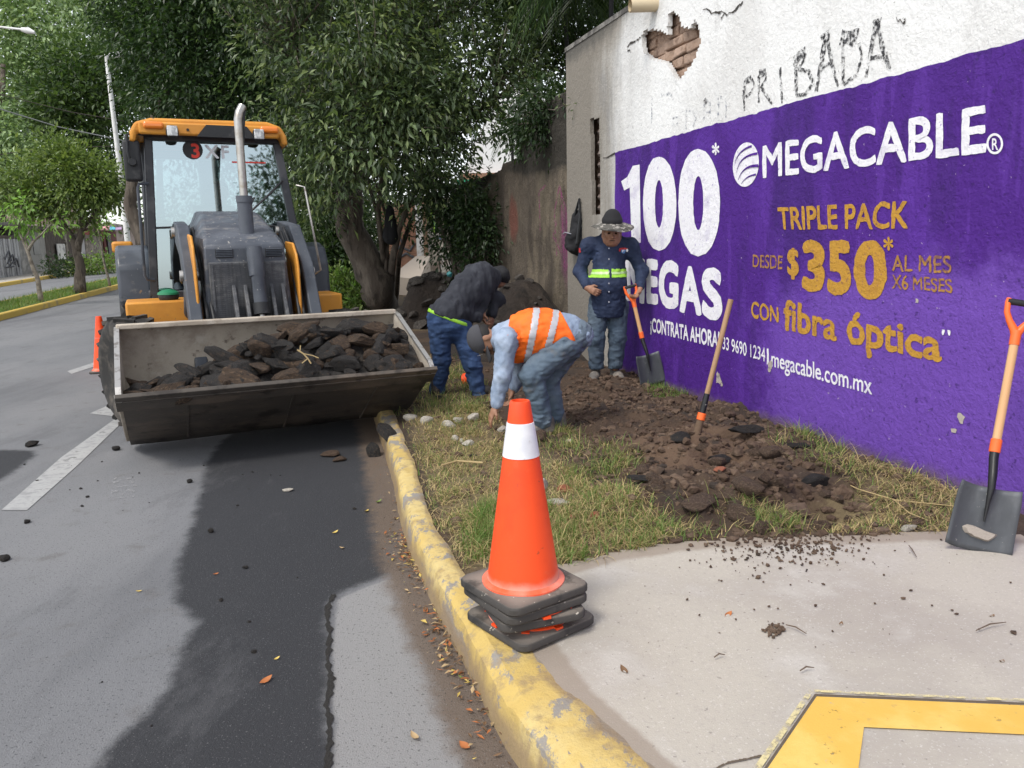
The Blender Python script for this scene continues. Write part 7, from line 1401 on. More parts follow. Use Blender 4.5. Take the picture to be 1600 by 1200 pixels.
foliage('crown', [PB(480, 90, 60, 13.2), PB(560, 190, 80, 12.6), PB(500, 250, 50, 13), PB(640, 130, 90, 13), PB(620, 245, 50, 13), PB(740, 110, 60, 13.3), PB(420, 70, 45, 14)], 3000, L_DARK[1:], big, base, .165, .36, .5, 9, .6, 9, [.5, .35, .15], .5)
# black sack hung in it
p = A_(610, 352, 14.9); sk = thing('hanging_sack', tuple(p), 'black sack hanging from a stem of the big tree', 'sack'); S = SDF((-.3, -.3, -.5), (.3, .3, .6), .015); S.cone((0, 0, .25), (.0, 0, -.22), .09, .15, .05); S.cone((0, 0, .25), (.01, .02, .45), .05, .03, .04); S.folds(.02, 6, 1, (1, 1, .4)); S.mesh('sack', HATB, sk, 2)

def simple_tree(name, label, base, tr, bl, n, mats, L, clump, per, seed, bark=BARK, p=None, droop=.3, ntw=40, grp=None, hollow=.4, W=.45, twr=.02):
    t = thing(name, tuple(base), label, 'tree', grp); limbs('trunk', tr, bark, t, base, 9); fo, cl = foliage('crown', bl, n, mats, t, base, L, W, clump, per, droop, seed, p, hollow)
    g = np.random.default_rng(seed); 
    if ntw: limbs('branches', twigs(sample(tr), cl[g.choice(len(cl), min(ntw, len(cl)), replace=False)], g, twr), bark, t, base, 5)
    return t
# ficus hanging over the road behind the cab
b0 = gt(232, 470, .1); y_ = 21.0
simple_tree('ficus_tree', 'dark spreading tree with leaning trunk behind the loader cab, overhanging the road', b0, [([A_(236, 440, y_), A_(221, 370, y_), A_(204, 320, y_), A_(215, 240, y_), A_(260, 150, y_), A_(300, 40, y_)], .22, .10), ([A_(260, 150, y_), A_(360, 120, y_), A_(440, 60, y_)], .1, .04)],
    [PB(330, 60, 110, 20), PB(250, 70, 75, 20.5), PB(420, 60, 90, 20), PB(300, 150, 65, 19.5, 1, .7), PB(240, 150, 36, 20), PB(400, 160, 60, 19.5, 1, .7), PB(300, -70, 150, 21), PB(190, 20, 40, 21), PB(440, 200, 45, 20), PB(340, 185, 55, 21, 1, .6), PB(222, 345, 16, 21.6)], 50000, L_FICUS, .15, .5, 24, 11, p=[.45, .38, .17], droop=.5)
b0 = gt(330, 440, .1); simple_tree('ficus_tree', 'second dark tree further along the road behind the loader roof', b0, [([b0, A_(335, 300, 30), A_(330, 100, 30)], .3, .12)], [PB(330, 180, 90, 30), PB(420, 230, 80, 31), PB(480, 150, 100, 31), PB(290, 210, 55, 31), PB(270, 110, 80, 32), PB(370, 60, 120, 31), PB(380, 330, 60, 31), PB(470, 320, 80, 31), PB(290, 330, 50, 32), PB(550, 260, 80, 31)], 26000, L_FICUS, .24, .7, 20, 13, p=[.4, .4, .2], ntw=20)
b0 = gt(150, 408, .1); simple_tree('tall_tree', 'tall dark tree beyond the far pavement, behind the round median tree', b0, [([b0, A_(150, 300, 44), A_(140, 150, 44)], .35, .15)], [PB(130, 170, 60, 43), PB(95, 200, 45, 43), PB(175, 215, 45, 43), PB(185, 120, 60, 44), PB(120, 110, 50, 44), PB(80, 150, 40, 44), PB(190, 290, 30, 44)], 16000, L_FICUS[1:] + L_MED[:1], .34, .9, 18, 17, p=[.4, .35, .25], ntw=10)
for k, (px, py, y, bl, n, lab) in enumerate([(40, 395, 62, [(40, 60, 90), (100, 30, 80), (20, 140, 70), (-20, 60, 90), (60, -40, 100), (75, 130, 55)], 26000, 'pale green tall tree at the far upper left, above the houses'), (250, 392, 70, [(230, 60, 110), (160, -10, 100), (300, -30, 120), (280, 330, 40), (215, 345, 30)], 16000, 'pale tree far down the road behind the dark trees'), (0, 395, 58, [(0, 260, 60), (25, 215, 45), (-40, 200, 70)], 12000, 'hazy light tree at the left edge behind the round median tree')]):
    b0 = gt(px, py, 0); b0 = A_(px, 400, y); b0[2] = tzc(y); simple_tree('background_tree', lab, b0, [([b0, A_(px, 250, y), A_(px + 5, 100, y)], .4, .15)], [PB(*q, y) for q in bl], n, L_HAZE, .45, 1.3, 16, 20 + k, ntw=0, grp='pale trees in the distance')
# median trees
b0 = gt(125, 458, .13); y_ = b0[1]; simple_tree('round_tree', 'round-crowned green tree with dark forked trunk on the grassy median', b0, [([b0, A_(125, 420, y_), A_(119, 385, y_), A_(104, 358, y_), A_(85, 320, y_)], .20, .05), ([A_(121, 392, y_), A_(128, 360, y_), A_(130, 320, y_), A_(135, 290, y_)], .12, .04), ([A_(127, 362, y_), A_(150, 330, y_), A_(165, 300, y_)], .06, .03), ([A_(104, 358, y_), A_(60, 330, y_), A_(30, 310, y_)], .06, .03)],
    [PB(60, 285, 42, y_, 1.2, .8), PB(105, 265, 42, y_, 1.2, .75), PB(150, 285, 36, y_, 1.2, .75), PB(110, 298, 38, y_, 1.2, .7), PB(20, 292, 30, y_, 1.2, .7), PB(165, 302, 20, y_, 1.2, .8), PB(60, 318, 24, y_, 1.2, .6), PB(90, 240, 16, y_), PB(130, 335, 14, y_)], 19000, L_MED, .17, .5, 20, 31, p=[.3, .42, .28], ntw=60, droop=.2)
b0 = gt(64, 472, .13); y_ = b0[1]; simple_tree('young_tree', 'young tree with bright drooping leaves and a thin pale trunk on the median at left', b0, [([b0, A_(60, 440, y_), A_(50, 415, y_), A_(44, 392, y_), A_(33, 368, y_), A_(28, 345, y_)], .075, .03), ([A_(44, 392, y_), A_(52, 378, y_), A_(66, 365, y_), A_(80, 350, y_)], .045, .02), ([A_(44, 392, y_), A_(40, 372, y_), A_(46, 360, y_)], .04, .02)],
    [PB(24, 326, 13, y_, 1, .5), PB(40, 322, 10, y_, 1, .5), PB(30, 350, 14, y_, 1, .45), PB(48, 354, 9, y_, 1, .5), PB(78, 346, 13, y_, 1, .55), PB(88, 352, 9, y_, 1, .6)], 800, L_LIME, .18, .32, 12, 37, bark=BARKG, droop=.8, ntw=14, W=.38)
b0 = gt(172, 448, .13); y_ = b0[1]; simple_tree('sapling', 'thin staked sapling with a little bright foliage on the median beside the loader', b0, [([b0, A_(163, 410, y_), A_(156, 370, y_), A_(150, 345, y_)], .05, .02)], [PB(150, 345, 16, y_, 1, .9), PB(158, 365, 10, y_), PB(140, 335, 14, y_), PB(165, 335, 12, y_)], 800, L_LIME, .17, .35, 12, 39, bark=BARKG, droop=.5, ntw=8)
# hedge and climbers between the loader and the tree, weeds at its foot
def shrub(name, label, base, bl, n, mats, L, clump, seed, stems=5, droop=.2, W=.45, p=None):
    t = thing(name, tuple(base), label, 'shrub'); fo, cl = foliage('foliage', bl, n, mats, t, base, L, W, clump, 16, droop, seed, p, .2); g = np.random.default_rng(seed); limbs('stems', [([base + np.array([g.normal(0, .15), g.normal(0, .15), 0]), base * .4 + cl[i] * .6 + g.normal(0, .1, 3), cl[i]], .02, .006) for i in g.choice(len(cl), min(len(cl), stems), replace=False)], BARK, t, base, 5); return t
b0 = gz(505, 478, .15); shrub('hedge', 'dark hedge bush filling the gap between loader and big tree', b0, [PB(480, 400, 45, 17), PB(515, 420, 50, 17), PB(550, 400, 45, 17.5), PB(470, 340, 45, 17.5), PB(520, 350, 50, 17.5), PB(540, 455, 35, 17), PB(500, 460, 30, 17), PB(500, 290, 50, 18.5), PB(560, 330, 45, 18.5)], 17000, L_FICUS + L_DARK[1:3], .15, .4, 41, 14, p=[.25, .3, .25, .12, .08])
b0 = gz(540, 482, .15); shrub('weed_bush', 'lighter green weeds at the foot of the big tree beside the loader tyre', b0, [PB(535, 445, 18, 15.8), PB(548, 460, 16, 15.6), PB(525, 465, 14, 15.6), PB(560, 470, 10, 15.4)], 2600, L_MED + L_LIME[:1], .11, .25, 43, 6, p=[.35, .3, .2, .15])
b0 = gz(720, 455, .3); b0 = A_(722, 440, 14); b0[2] = soil_at(b0[0], b0[1]); shrub('wall_shrub', 'thin dark shrub growing against the old wall', b0, [PB(715, 350, 32, 14), PB(740, 385, 28, 13.6), PB(700, 385, 20, 14), PB(690, 325, 30, 14.4), PB(735, 320, 30, 13.6), PB(755, 350, 22, 13.2), PB(745, 420, 18, 13.5)], 5200, L_SHR + L_DARK[:1], .10, .35, 45, 14, p=[.45, .35, .2])
t = thing('bare_stem', tuple(A_(716, 440, 13.8)), 'curved bare dark stem leaning out in front of the old wall', 'stem'); limbs('stem', [([A_(690, 300, 14.2), A_(680, 335, 14), A_(692, 365, 13.9), A_(706, 395, 13.8), A_(716, 445, 13.8)], .035, .05), ([A_(745, 355, 13.4), A_(755, 385, 13.4), A_(760, 420, 13.4)], .02, .02)], BARK, t, A_(716, 440, 13.8), 8)
# creeper hanging over the top of the old wall near the white one
b0 = wpt(3.4, 3.3, -.2); shrub('creeper', 'dark dry creeper sprawling over the top of the old wall', b0, [(wpt(2.4, 3.45, -.02), (.35, .14, .3)), (wpt(3.0, 3.5, -.05), (.4, .2, .3)), (wpt(3.7, 3.5, -.1), (.45, .25, .3)), (wpt(4.2, 3.3, -.1), (.3, .2, .4)), (wpt(2.25, 3.0, .02), (.15, .08, .35)), (wpt(3.0, 3.1, .02), (.4, .08, .3))], 3800, L_SHR + L_DARK[:2], .10, .22, 47, 20, droop=.6, p=[.5, .25, .15, .1])
# strap-leaved palms behind the white wall, fronds by the gable
def palm(label, base, crown, n, L, seed, spread=1.0, hang=1.0):
    t = thing('palm', tuple(base), label, 'palm'); limbs('trunk', [([base, base * .5 + crown * .5, crown], .05, .035)], HATB, t, base, 8); g = np.random.default_rng(seed); V = []; Fq = []
    for k in range(n):
        a = g.uniform(0, 6.28); el = g.uniform(-.2, 1.2); d = np.array([math.cos(a) * math.cos(el), math.sin(a) * math.cos(el), math.sin(el)]); l_ = L * g.uniform(.7, 1.15); P = []; v = d.copy(); p = crown.copy()
        for s_ in range(10): P.append(p.copy()); p = p + v * l_ / 9; v = unit(v + np.array([0, 0, -.22 * hang]))
        for i in range(1, 9):
            ax = unit(P[i + 1] - P[i - 1] if i < 9 else P[i] - P[i - 1]); sd = unit(np.cross(ax, [0, 0, 1])); 
            for s_ in (-1, 1):
                for q in (0, .5):
                    b_ = P[i] + (P[i + 1] - P[i]) * q; dl = unit(ax * .7 + sd * s_ * .8 + np.array([0, 0, -.25])); ll = l_ * .22 * (1 - abs(i / 9 - .4)); o = len(V); up_ = np.cross(dl, sd) * .0 + ax * .014; V += [b_ - up_, b_ + up_, b_ + dl * ll * .6 + up_ + np.array([0, 0, -.05 * ll]), b_ + dl * ll + np.array([0, 0, -.22 * ll])]; Fq.append((o, o + 1, o + 2, o + 3))
        o = len(V)
        for i in range(10): V += [P[i] + np.array([0, 0, .012]), P[i] - np.array([0, 0, .012])]
        for i in range(9): Fq.append((o + 2 * i, o + 2 * i + 1, o + 2 * i + 3, o + 2 * i + 2))
    raw('fronds', np.array(V) - base, Fq, L_FICUS, t, midx=g.integers(0, 3, len(Fq))); return t
c_ = A_(955, -60, 12.5); palm('dark palm behind the white wall with hanging fronds at the top of the wall', np.array([c_[0], c_[1], 0]), c_, 90, 2.1, 3); c_ = A_(880, -30, 14.5); palm('second dark palm behind the wall where the white and old walls meet', np.array([c_[0] + .3, c_[1], 0]), c_, 90, 2.0, 5)
c_ = A_(800, 205, 19.5); palm('small palm showing its fronds above the old wall against the white gable', np.array([c_[0], c_[1], 0]), c_, 16, 1.0, 7, hang=.7)
b0 = np.array([4.6, 17.0, 0]); simple_tree('garden_tree', 'dark tree behind the walls with bright sky showing through its crown', b0, [([b0, b0 + np.array([-.3, 0, 3]), A_(880, 60, 17)], .25, .1)], [PB(900, 10, 80, 17), PB(840, 50, 60, 17), PB(960, -10, 80, 16.5), PB(870, 110, 50, 17), PB(820, 0, 50, 17.5), PB(900, -100, 120, 17), PB(835, 120, 35, 16), PB(930, 60, 50, 17), PB(840, -20, 70, 17)], 16000, L_FICUS, .15, .45, 18, 51, ntw=50)
b0 = np.array([1.2, 32.0, 0.4]); simple_tree('garden_tree', 'green tree far behind the big tree, above the ruined house', b0, [([b0, b0 + np.array([0, 0, 4]), A_(720, 150, 32)], .3, .1)], [PB(660, 230, 60, 31), PB(620, 150, 90, 32), PB(670, 120, 60, 32), PB(600, 290, 50, 31), PB(560, 60, 100, 32), PB(670, 30, 70, 32), PB(665, 290, 30, 31), PB(520, 150, 80, 32), PB(500, 40, 90, 32), PB(640, 60, 70, 32)], 22000, L_FICUS + L_MED[:1], .28, .7, 16, 53, ntw=10)
# tree across the street behind the camera, mirrored in the windscreen
b0 = np.array([16.0, -17.0, 0]); simple_tree('street_tree', 'street tree across the road behind the viewer, mirrored in the windscreen', b0, [([b0, b0 + np.array([0, 0, 3]), b0 + np.array([.4, 0, 6])], .3, .1)], [(b0 + np.array([0, 0, 6]), (2.6, 2.6, 2.2)), (b0 + np.array([2.5, -1, 5]), (2.2, 2.2, 2.4)), (b0 + np.array([-1, 0, 4.2]), (1.2, 1.4, 1.6)), (b0 + np.array([4.5, -2, 4.2]), (2.2, 2.2, 2.6))], 9000, L_FICUS, .3, .7, 16, 57, ntw=20)

# ================================================================== HEAPS AGAINST THE OLD WALL
def mh(u, v): return .95 * math.exp(-(u / 1.1) ** 2 - ((v + .45) / .62) ** 2) + .45 * math.exp(-((u + .6) / .6) ** 2 - ((v - .1) / .4) ** 2)
def ch(u, v): return .95 * math.exp(-(u / .62) ** 4 - (v / .6) ** 4)
b = MB(); n_ = 46; mc = wpt(3.1, 0, .75); vs = []
for i in range(n_):
    for j in range(n_):
        u = -1.9 + 3.8 * i / (n_ - 1); v = -.9 + 2.2 * j / (n_ - 1); p = mc + WD * u + WN * v; h = mh(u, v); h += .20 * (float(fbm(u * 3, v * 3, 5)) - .5) * min(1, h * 3) + .12 * (float(fbm(u * 9, v * 9, 6)) - .5) * min(1, h * 3); ed = max(abs(u) / 1.9, (v - .2) / 1.1); vs.append((p[0], p[1], soil_at(p[0], p[1]) - .05 - .1 * max(0, ed - .7) + max(0, h)))
b.add(vs, [(i * n_ + j, (i + 1) * n_ + j, (i + 1) * n_ + j + 1, i * n_ + j + 1) for i in range(n_ - 1) for j in range(n_ - 1)])
MND = mat('mound_earth', (0.032, 0.024, 0.019), .97, layers=[dict(c=(0.06, 0.046, 0.035), s=2.5, d=8, lo=.48, hi=.66), dict(c=(0.02, 0.016, 0.013), s=4, d=7, lo=.52, hi=.64, a=.9)], bump=[(14, 1.0, .05), (50, .9, .02)])
tag(b.build('soil_mound', MND, None, smooth='all'), 'dark mound of earth and rubble heaped against the old wall', 'soil', kind='stuff')
STN = mat('dark_stone', (0.06, 0.052, 0.045), .95, layers=[dict(c=(0.12, 0.105, 0.09), s=6, lo=.48, hi=.64), dict(c=(0.035, 0.03, 0.026), s=8, lo=.54, hi=.66)], bump=[(25, .8, .02)])
GRB = 'rubble stones heaped by the old wall'; rq = random.Random(6); rset = [rock(500 + k, (1, 1, 1), 3, 12, .06) for k in range(6)]
for me in rset: me.materials.append(STN)
c0 = A_(680, 445, 14.2); c0[2] = .05
for k in range(110):
    if k < 60: u, v = rq.uniform(-.75, .75), rq.uniform(-.75, .3); p = np.array([c0[0] + u, c0[1] + v, .13 + ch(u, v)]); s_ = rq.choice([.06, .08, .1, .13, .17])
    else: u, v = rq.uniform(-1.2, 1.2), rq.uniform(-.5, .6); p = mc + WD * u + WN * v; p[2] = soil_at(p[0], p[1]) - .03 + mh(u, v); s_ = rq.choice([.04, .05, .07, .09, .13])
    o = bpy.data.objects.new('rubble_stone', rset[k % 6]); COL.objects.link(o); o.location = p; o.scale = (s_, s_ * rq.uniform(.6, 1), s_ * rq.uniform(.4, .7)); o.rotation_euler = (rq.uniform(-.4, .4), rq.uniform(-.4, .4), rq.uniform(0, 6)); tag(o, 'dark rubble stone in the low heap beside the path' if k < 60 else 'dark rubble stone on the mound against the old wall', 'stone', GRB if k < 60 else 'rubble stones on the earth mound')
b = MB(); vs = []
for i in range(20):
    for j in range(20):
        u = -1.2 + 2.4 * i / 19; v = -.9 + 1.8 * j / 19; h = ch(u, v) + .18 * (float(fbm(u * 4, v * 4, 15)) - .5); vs.append((c0[0] + u, c0[1] + v, .12 + max(-.1, h)))
b.add(vs, [(i * 20 + j, (i + 1) * 20 + j, (i + 1) * 20 + j + 1, i * 20 + j + 1) for i in range(19) for j in range(19)]); tag(b.build('rubble_core', MND, None, smooth='all'), 'packed earth and rubble under the low stone heap', 'rubble', kind='stuff')
for (px, py, c, s_, lab) in [(628, 447, (.10, .35, .33), (.14, .10, .07), 'teal plastic litter on the path beyond the tree'), (636, 455, (.55, .42, .25), (.16, .08, .05), 'tan litter beside the teal plastic on the path'), (622, 440, (.6, .58, .55), (.08, .06, .04), 'white scrap of litter on the path'), (703, 428, (.03, .16, .17), (.05, .04, .05), 'small dark teal plastic behind the hooded person')]:
    p = A_(px, py, 15.4 if px < 700 else 12.5); 
    if px < 700: p = gz(px, py, .22)
    me = rock(int(px), (1, 1, 1), 3, 7, .25); me.materials.append(mat('litter_%d' % px, c, .6)); me.polygons.foreach_set('use_smooth', [True] * len(me.polygons)); o = link('litter', me); o.location = p; o.scale = s_; tag(o, lab, 'litter', 'litter on the path')
# ================================================================== FAR SIDE: HOUSES, LAMP, CABLES, CAR
def fbox(mb, px0, px1, pyt, pyb, t0, depth, mi=0, zlo=None):
    a, c = onT(px0, pyb, t0), onT(px1, pyb, t0); s0, s1 = a @ D, c @ D; m_ = onT((px0 + px1) / 2, pyt, t0)[2]; z0 = (a[2] + c[2]) / 2 if zlo is None else zlo
    P = [D * s_ + N * (t0 - dd) + np.array([0, 0, z]) for s_ in (s0, s1) for dd in (0, depth) for z in (z0, m_)]; mb.add(P, [(0, 1, 3, 2), (4, 6, 7, 5), (0, 4, 5, 1), (2, 3, 7, 6), (0, 2, 6, 4), (1, 5, 7, 3)], mi); return s0, s1, z0, m_
GREYP = mat('grey_plaster', (0.30, 0.29, 0.275), .95, layers=[dict(c=(0.20, 0.19, 0.18), s=.9, d=7, lo=.45, hi=.65), dict(c=(0.40, 0.38, 0.36), s=1.6, lo=.52, hi=.68)], bump=[(8, .4, .03)])
CORR = mat('grey_sheet_metal', (0.36, 0.36, 0.37), .6, metal=.3, layers=[dict(c=(0.22, 0.22, 0.23), s=1.5, d=6, lo=.5, hi=.66)])
DARKP = mat('dark_planks', (0.07, 0.058, 0.05), .95, layers=[dict(c=(0.13, 0.11, 0.095), s=4, lo=.48, hi=.64, st=(3, 3, .4))])
STONEW = mat('stone_wall', (0.20, 0.18, 0.155), .95, layers=[dict(c=(0.32, 0.29, 0.25), s=3, d=3, lo=.47, hi=.56), dict(c=(0.09, 0.08, 0.07), s=5, d=3, lo=.56, hi=.62)], bump=[(5, .8, .06)])
BRKW = mat('brick_masonry', (0.33, 0.17, 0.11), .95, layers=[dict(c=(0.42, 0.33, 0.26), s=1.2, d=6, lo=.48, hi=.64, a=.8), dict(c=(0.20, 0.12, 0.09), s=6, d=2, lo=.52, hi=.6, st=(1, 1, 5), a=.8)], bump=[(10, .5, .03, (1, 1, 4))])
TH = -14.9
def corner(px, py, t=TH): return onT(px, py, t)
h = thing('plaster_house', tuple(corner(60, 428)), 'grey plastered house with a dark narrow window across the far road', 'house'); ho_ = np.array(h.location)
def hb(px0, px1, pyt, pyb, t, dep, nm, mt, par, o_=None): b = MB(); fbox(b, px0, px1, pyt, pyb, t, dep); b.v = [tuple(np.array(v) - (ho_ if o_ is None else o_)) for v in b.v]; return b.build(nm, mt, par)
wl2 = hb(36, 77, 358, 432, TH, 5, 'wall', GREYP, h); hb(54, 64, 371, 398, TH + .03, .06, 'window', mat('dark_pane', (.03, .035, .04), .3), h); hb(28, 80, 353, 359, TH + .4, 5.8, 'roof', DARKP, h)
g_ = thing('sheet_metal_gate', tuple(corner(18, 436)), 'pale corrugated metal gate with grey graffiti across the far road at left', 'gate'); go = np.array(g_.location)
for k in range(9): hb(1 + k * 4.0, 4.4 + k * 4.0, 373, 438, TH + .06 + .04 * (k % 2), .08, 'sheet', CORR, g_, go)
hb(-14, 38, 368, 373, TH + .1, .2, 'lintel', DARKP, g_, go)
b = MB(); fbox(b, 0, 36, 374, 437, TH + .02, .05); 
gb = MB()
for k, L_ in enumerate([[(8, 405), (14, 392), (18, 408)], [(12, 412), (20, 398), (24, 414)], [(16, 415), (26, 404), (30, 417)], [(10, 418), (22, 416)]]):
    P = [onT(x, y, TH + .13) - go for x, y in L_]; gb.tube(P, .035, 5)
gb.build('graffiti', mat('grey_spray', (.10, .10, .11), .9), g_)
hs_ = thing('dark_shed', tuple(corner(-6, 436)), 'dark shed with a low roof at the left edge behind the metal gate', 'shed'); so_ = np.array(hs_.location); hb(-60, 0, 352, 438, TH - .2, 4, 'wall', DARKP, hs_, so_); hb(-62, 40, 345, 353, TH - .3, 5, 'roof', mat('tin_roof', (.18, .17, .16), .7), hs_, so_); hb(6, 34, 352, 369, TH - 1.5, .3, 'upper_wall', mat('off_white', (.6, .6, .58), .9, layers=[dict(c=(.3, .3, .29), s=2, lo=.5, hi=.6)]), hs_, so_)
fn = thing('plank_fence', tuple(corner(100, 418)), 'dark plank fence with pale panels fixed to it, beside the plaster house', 'fence'); fo_ = np.array(fn.location); hb(77, 140, 364, 424, TH - .2, .2, 'planks', DARKP, fn, fo_); hb(92, 104, 381, 405, TH - .05, .05, 'pale_panel', mat('off_white', (.6, .6, .58)), fn, fo_); hb(128, 137, 370, 405, TH - .05, .05, 'pale_panel', CORR, fn, fo_); hb(108, 111, 366, 424, TH - .1, .1, 'post', STONEW, fn, fo_); hb(120, 123, 366, 424, TH - .1, .1, 'post', STONEW, fn, fo_)
sw = thing('stone_wall', tuple(corner(155, 412)), 'rough stone wall across the far road, left of the market stall', 'wall'); so2 = np.array(sw.location); hb(138, 171, 368, 417, TH, .5, 'stones', STONEW, sw, so2)
ml_ = thing('market_stall', tuple(corner(178, 408)), 'small stall with pink and turquoise awning across the far road', 'stall'); mo2 = np.array(ml_.location); hb(166, 186, 362, 408, TH + .1, 1.2, 'booth', mat('dark_red_boards', (.12, .035, .03), .8), ml_, mo2); hb(171, 176, 365, 400, TH + .2, .1, 'door', BLK, ml_, mo2)
for k, (c, a, e) in enumerate((((.75, .35, .36), 150, 165), ((.62, .30, .30), 165, 171), ((.10, .45, .58), 171, 180), ((.45, .30, .5), 180, 190))):
    P = [onT(a, 354 + 3 * (k == 0), TH + .0), onT(e, 353, TH + .0), onT(e, 358, TH + 1.3), onT(a, 359, TH + 1.3)]; b = MB(); b.add([p - mo2 for p in P] + [p - mo2 - np.array([0, 0, .04]) for p in P], [(0, 1, 2, 3), (7, 6, 5, 4), (0, 1, 5, 4), (1, 2, 6, 5), (2, 3, 7, 6), (3, 0, 4, 7)]); b.build('awning', mat('awning_%d' % k, c, .7), ml_)
wh = thing('brick_house', tuple(corner(205, 405)), 'low brownish house right of the stall, partly behind the lamp pole', 'house'); wo_ = np.array(wh.location); hb(185, 225, 358, 407, TH - .1, 5, 'wall', mat('stained_wall', (.36, .30, .27), .95, layers=[dict(c=(.22, .17, .15), s=1.5, lo=.48, hi=.62)]), wh, wo_); hb(196, 204, 370, 392, TH - .07, .06, 'window', MATS['dark_pane'], wh, wo_); hb(178, 226, 352, 358, TH + .3, 5.6, 'roof', STONEW, wh, wo_)
bk = thing('far_building', tuple(onT(130, 400, -22)), 'pinkish two-storey building rising behind the fence across the road', 'building'); bo_ = np.array(bk.location); hb(105, 140, 308, 400, -21, 6, 'wall', mat('pink_wall', (.40, .30, .26), .95), bk, bo_); hb(121, 131, 316, 340, -20.95, .1, 'window', MATS['dark_pane'], bk, bo_)
sh_m = 6; 
bw_ = gt(120, 428, .1); shrub('verge_weeds', 'green weeds growing along the foot of the fence across the far road', corner(120, 424), [PB(125, 420, 7, 40), PB(140, 418, 8, 40), PB(155, 416, 9, 41), PB(110, 422, 6, 39), PB(170, 412, 8, 42)], 1600, L_MED + L_LIME[:1], .2, .5, 61, 6)
shrub('verge_weeds', 'dark scrub at the base of the planks beside the plaster house', corner(90, 428), [PB(88, 421, 7, 38), PB(102, 420, 7, 39), PB(78, 425, 5, 37)], 700, L_SHR + L_FICUS[:1], .2, .5, 63, 6)
# street lamp
lb = onT(206, 445, -8.35); lb[2] = tzc(lb[1]) + .12; ly = lb[1]; lp = thing('street_lamp', tuple(lb), 'tall white leaning street lamp on the median behind the loader', 'street lamp')
b = MB(); b.tube([lb - lb, A_(192, 300, ly) - lb, A_(171, 130, ly) - lb, A_(166, 85, ly) - lb], [.13, .11, .085, .075], 14); b.build('pole', mat('white_pole', (.72, .72, .71), .6, layers=[dict(c=(.5, .49, .47), s=3, lo=.5, hi=.7)]), lp, smooth=True)
b = MB(); b.tube([A_(166, 90, ly) - lb, A_(172, 84, ly) - lb, A_(178, 88, ly) - lb], .035, 8); b.build('arm', MATS['white_pole'], lp, smooth=True)
for (xa, ya, xb, yb2) in ((176, 88, 190, 84),):
    b = MB(); b.tube([A_(xa, ya, ly) - lb, A_((xa + xb) / 2, (ya + yb2) / 2 - 1, ly) - lb, A_(xb, yb2, ly) - lb], [.10, .15, .07], 12); b.build('lamp_head', MATS['white_pole'], lp, smooth=True)
l2b = A_(-30, 440, 40); l2b[2] = .4; lq = thing('street_lamp', tuple(l2b), 'distant street lamp whose head shows among the pale trees at top left', 'street lamp'); b = MB(); b.tube([l2b - l2b, A_(-34, 60, 40) - l2b, A_(-20, 40, 40) - l2b, A_(34, 46, 40) - l2b], [.12, .09, .06, .05], 10); b.build('pole', MATS['white_pole'], lq, smooth=True); b = MB(); b.tube([A_(34, 46, 40) - l2b, A_(44, 48, 40) - l2b, A_(54, 51, 40) - l2b], [.10, .16, .07], 12); b.build('lamp_head', MATS['white_pole'], lq, smooth=True)
# cables, sagging between poles
CBL = mat('cable', (.30, .31, .31), .6)
for k, (pts, r_, lab) in enumerate([([(-120, 130, 26), (5, 172, 29), (90, 198, 32), (180, 217, 34), (250, 232, 38)], .022, 'upper pale overhead cable crossing in front of the trees at left'), ([(-120, 120, 28), (30, 155, 32), (110, 175, 34), (175, 186, 36), (250, 200, 40)], .016, 'thin dark cable above the pale overhead cable'), ([(-60, 250, 28), (40, 236, 30), (110, 230, 32), (190, 228, 34), (250, 226, 36)], .014, 'thin cable passing just above the round tree')]):
    P = [A_(*q) for q in pts]; b = MB(); fine = [P[i] + (P[i + 1] - P[i]) * t / 4 for i in range(len(P) - 1) for t in range(4)] + [P[-1]]; b.tube([p - P[0] for p in fine], r_, 5); tag(b.build('overhead_cable', CBL if k == 0 else DARKP, None, smooth=True, loc=tuple(P[0])), lab, 'cable', 'overhead cables')
# white car whose rear just enters at the left edge
cp_ = gt(3, 478, 0); cy = cp_[1]; cs = cp_ @ D; car = thing('parked_car', tuple(st(cs - 2.2, -10.3, tzc(cy - 2))), 'white car on the far roadway at the left edge, only its end showing', 'car', rz=math.atan2(-D[0], D[1]))
CARW = mat('car_white', (.75, .75, .74), .3, coat=.5); prf = [(-2.15, .30), (2.1, .28), (2.2, .45), (2.18, .75), (2.05, .92), (1.55, 1.0), (.9, 1.45), (-.9, 1.48), (-1.7, 1.05), (-2.1, .95), (-2.22, .6)]
b = MB(); b.prism(prf, -.85, .85, 'X'); b.build('body', CARW, car, bevel=.08, seg=3)
b = MB()
for x in (-.856, .85): b.prism([(1.4, 1.02), (.85, 1.38), (-.85, 1.40), (-1.45, 1.04)], x, x + .006, 'X')
b.build('side_glass', MATS['dark_pane'], car)
b = MB(); b.add([(-.7, 1.60, 1.0), (.7, 1.60, 1.0), (.62, .95, 1.44), (-.62, .95, 1.44)], [(0, 1, 2, 3)]); b.build('rear_window', MATS['dark_pane'], car)
for x in (-.86, .86):
    b = MB(); b.bb(x - .14 * (1 if x > 0 else 0), x + .14 * (0 if x > 0 else 1), 2.1, 2.2, .7, .85); b.build('tail_light', mat('tail_red', (.5, .02, .02), .3), car, bevel=.02)
for x in (-.80, .80):
    for y in (-1.35, 1.38):
        b = MB(); b.lathe([(.19, -.1), (.30, -.11), (.33, -.07), (.33, .07), (.30, .11), (.19, .1)], (0, 0, 0), 'X', 24); wv = b.build('wheel', RUB, car, smooth=True, loc=(x, y, .33)); b = MB(); b.lathe([(0, -.09), (.2, -.09), (.2, .09), (0, .09)], (0, 0, 0), 'X', 20); b.build('rim', CORR, wv)

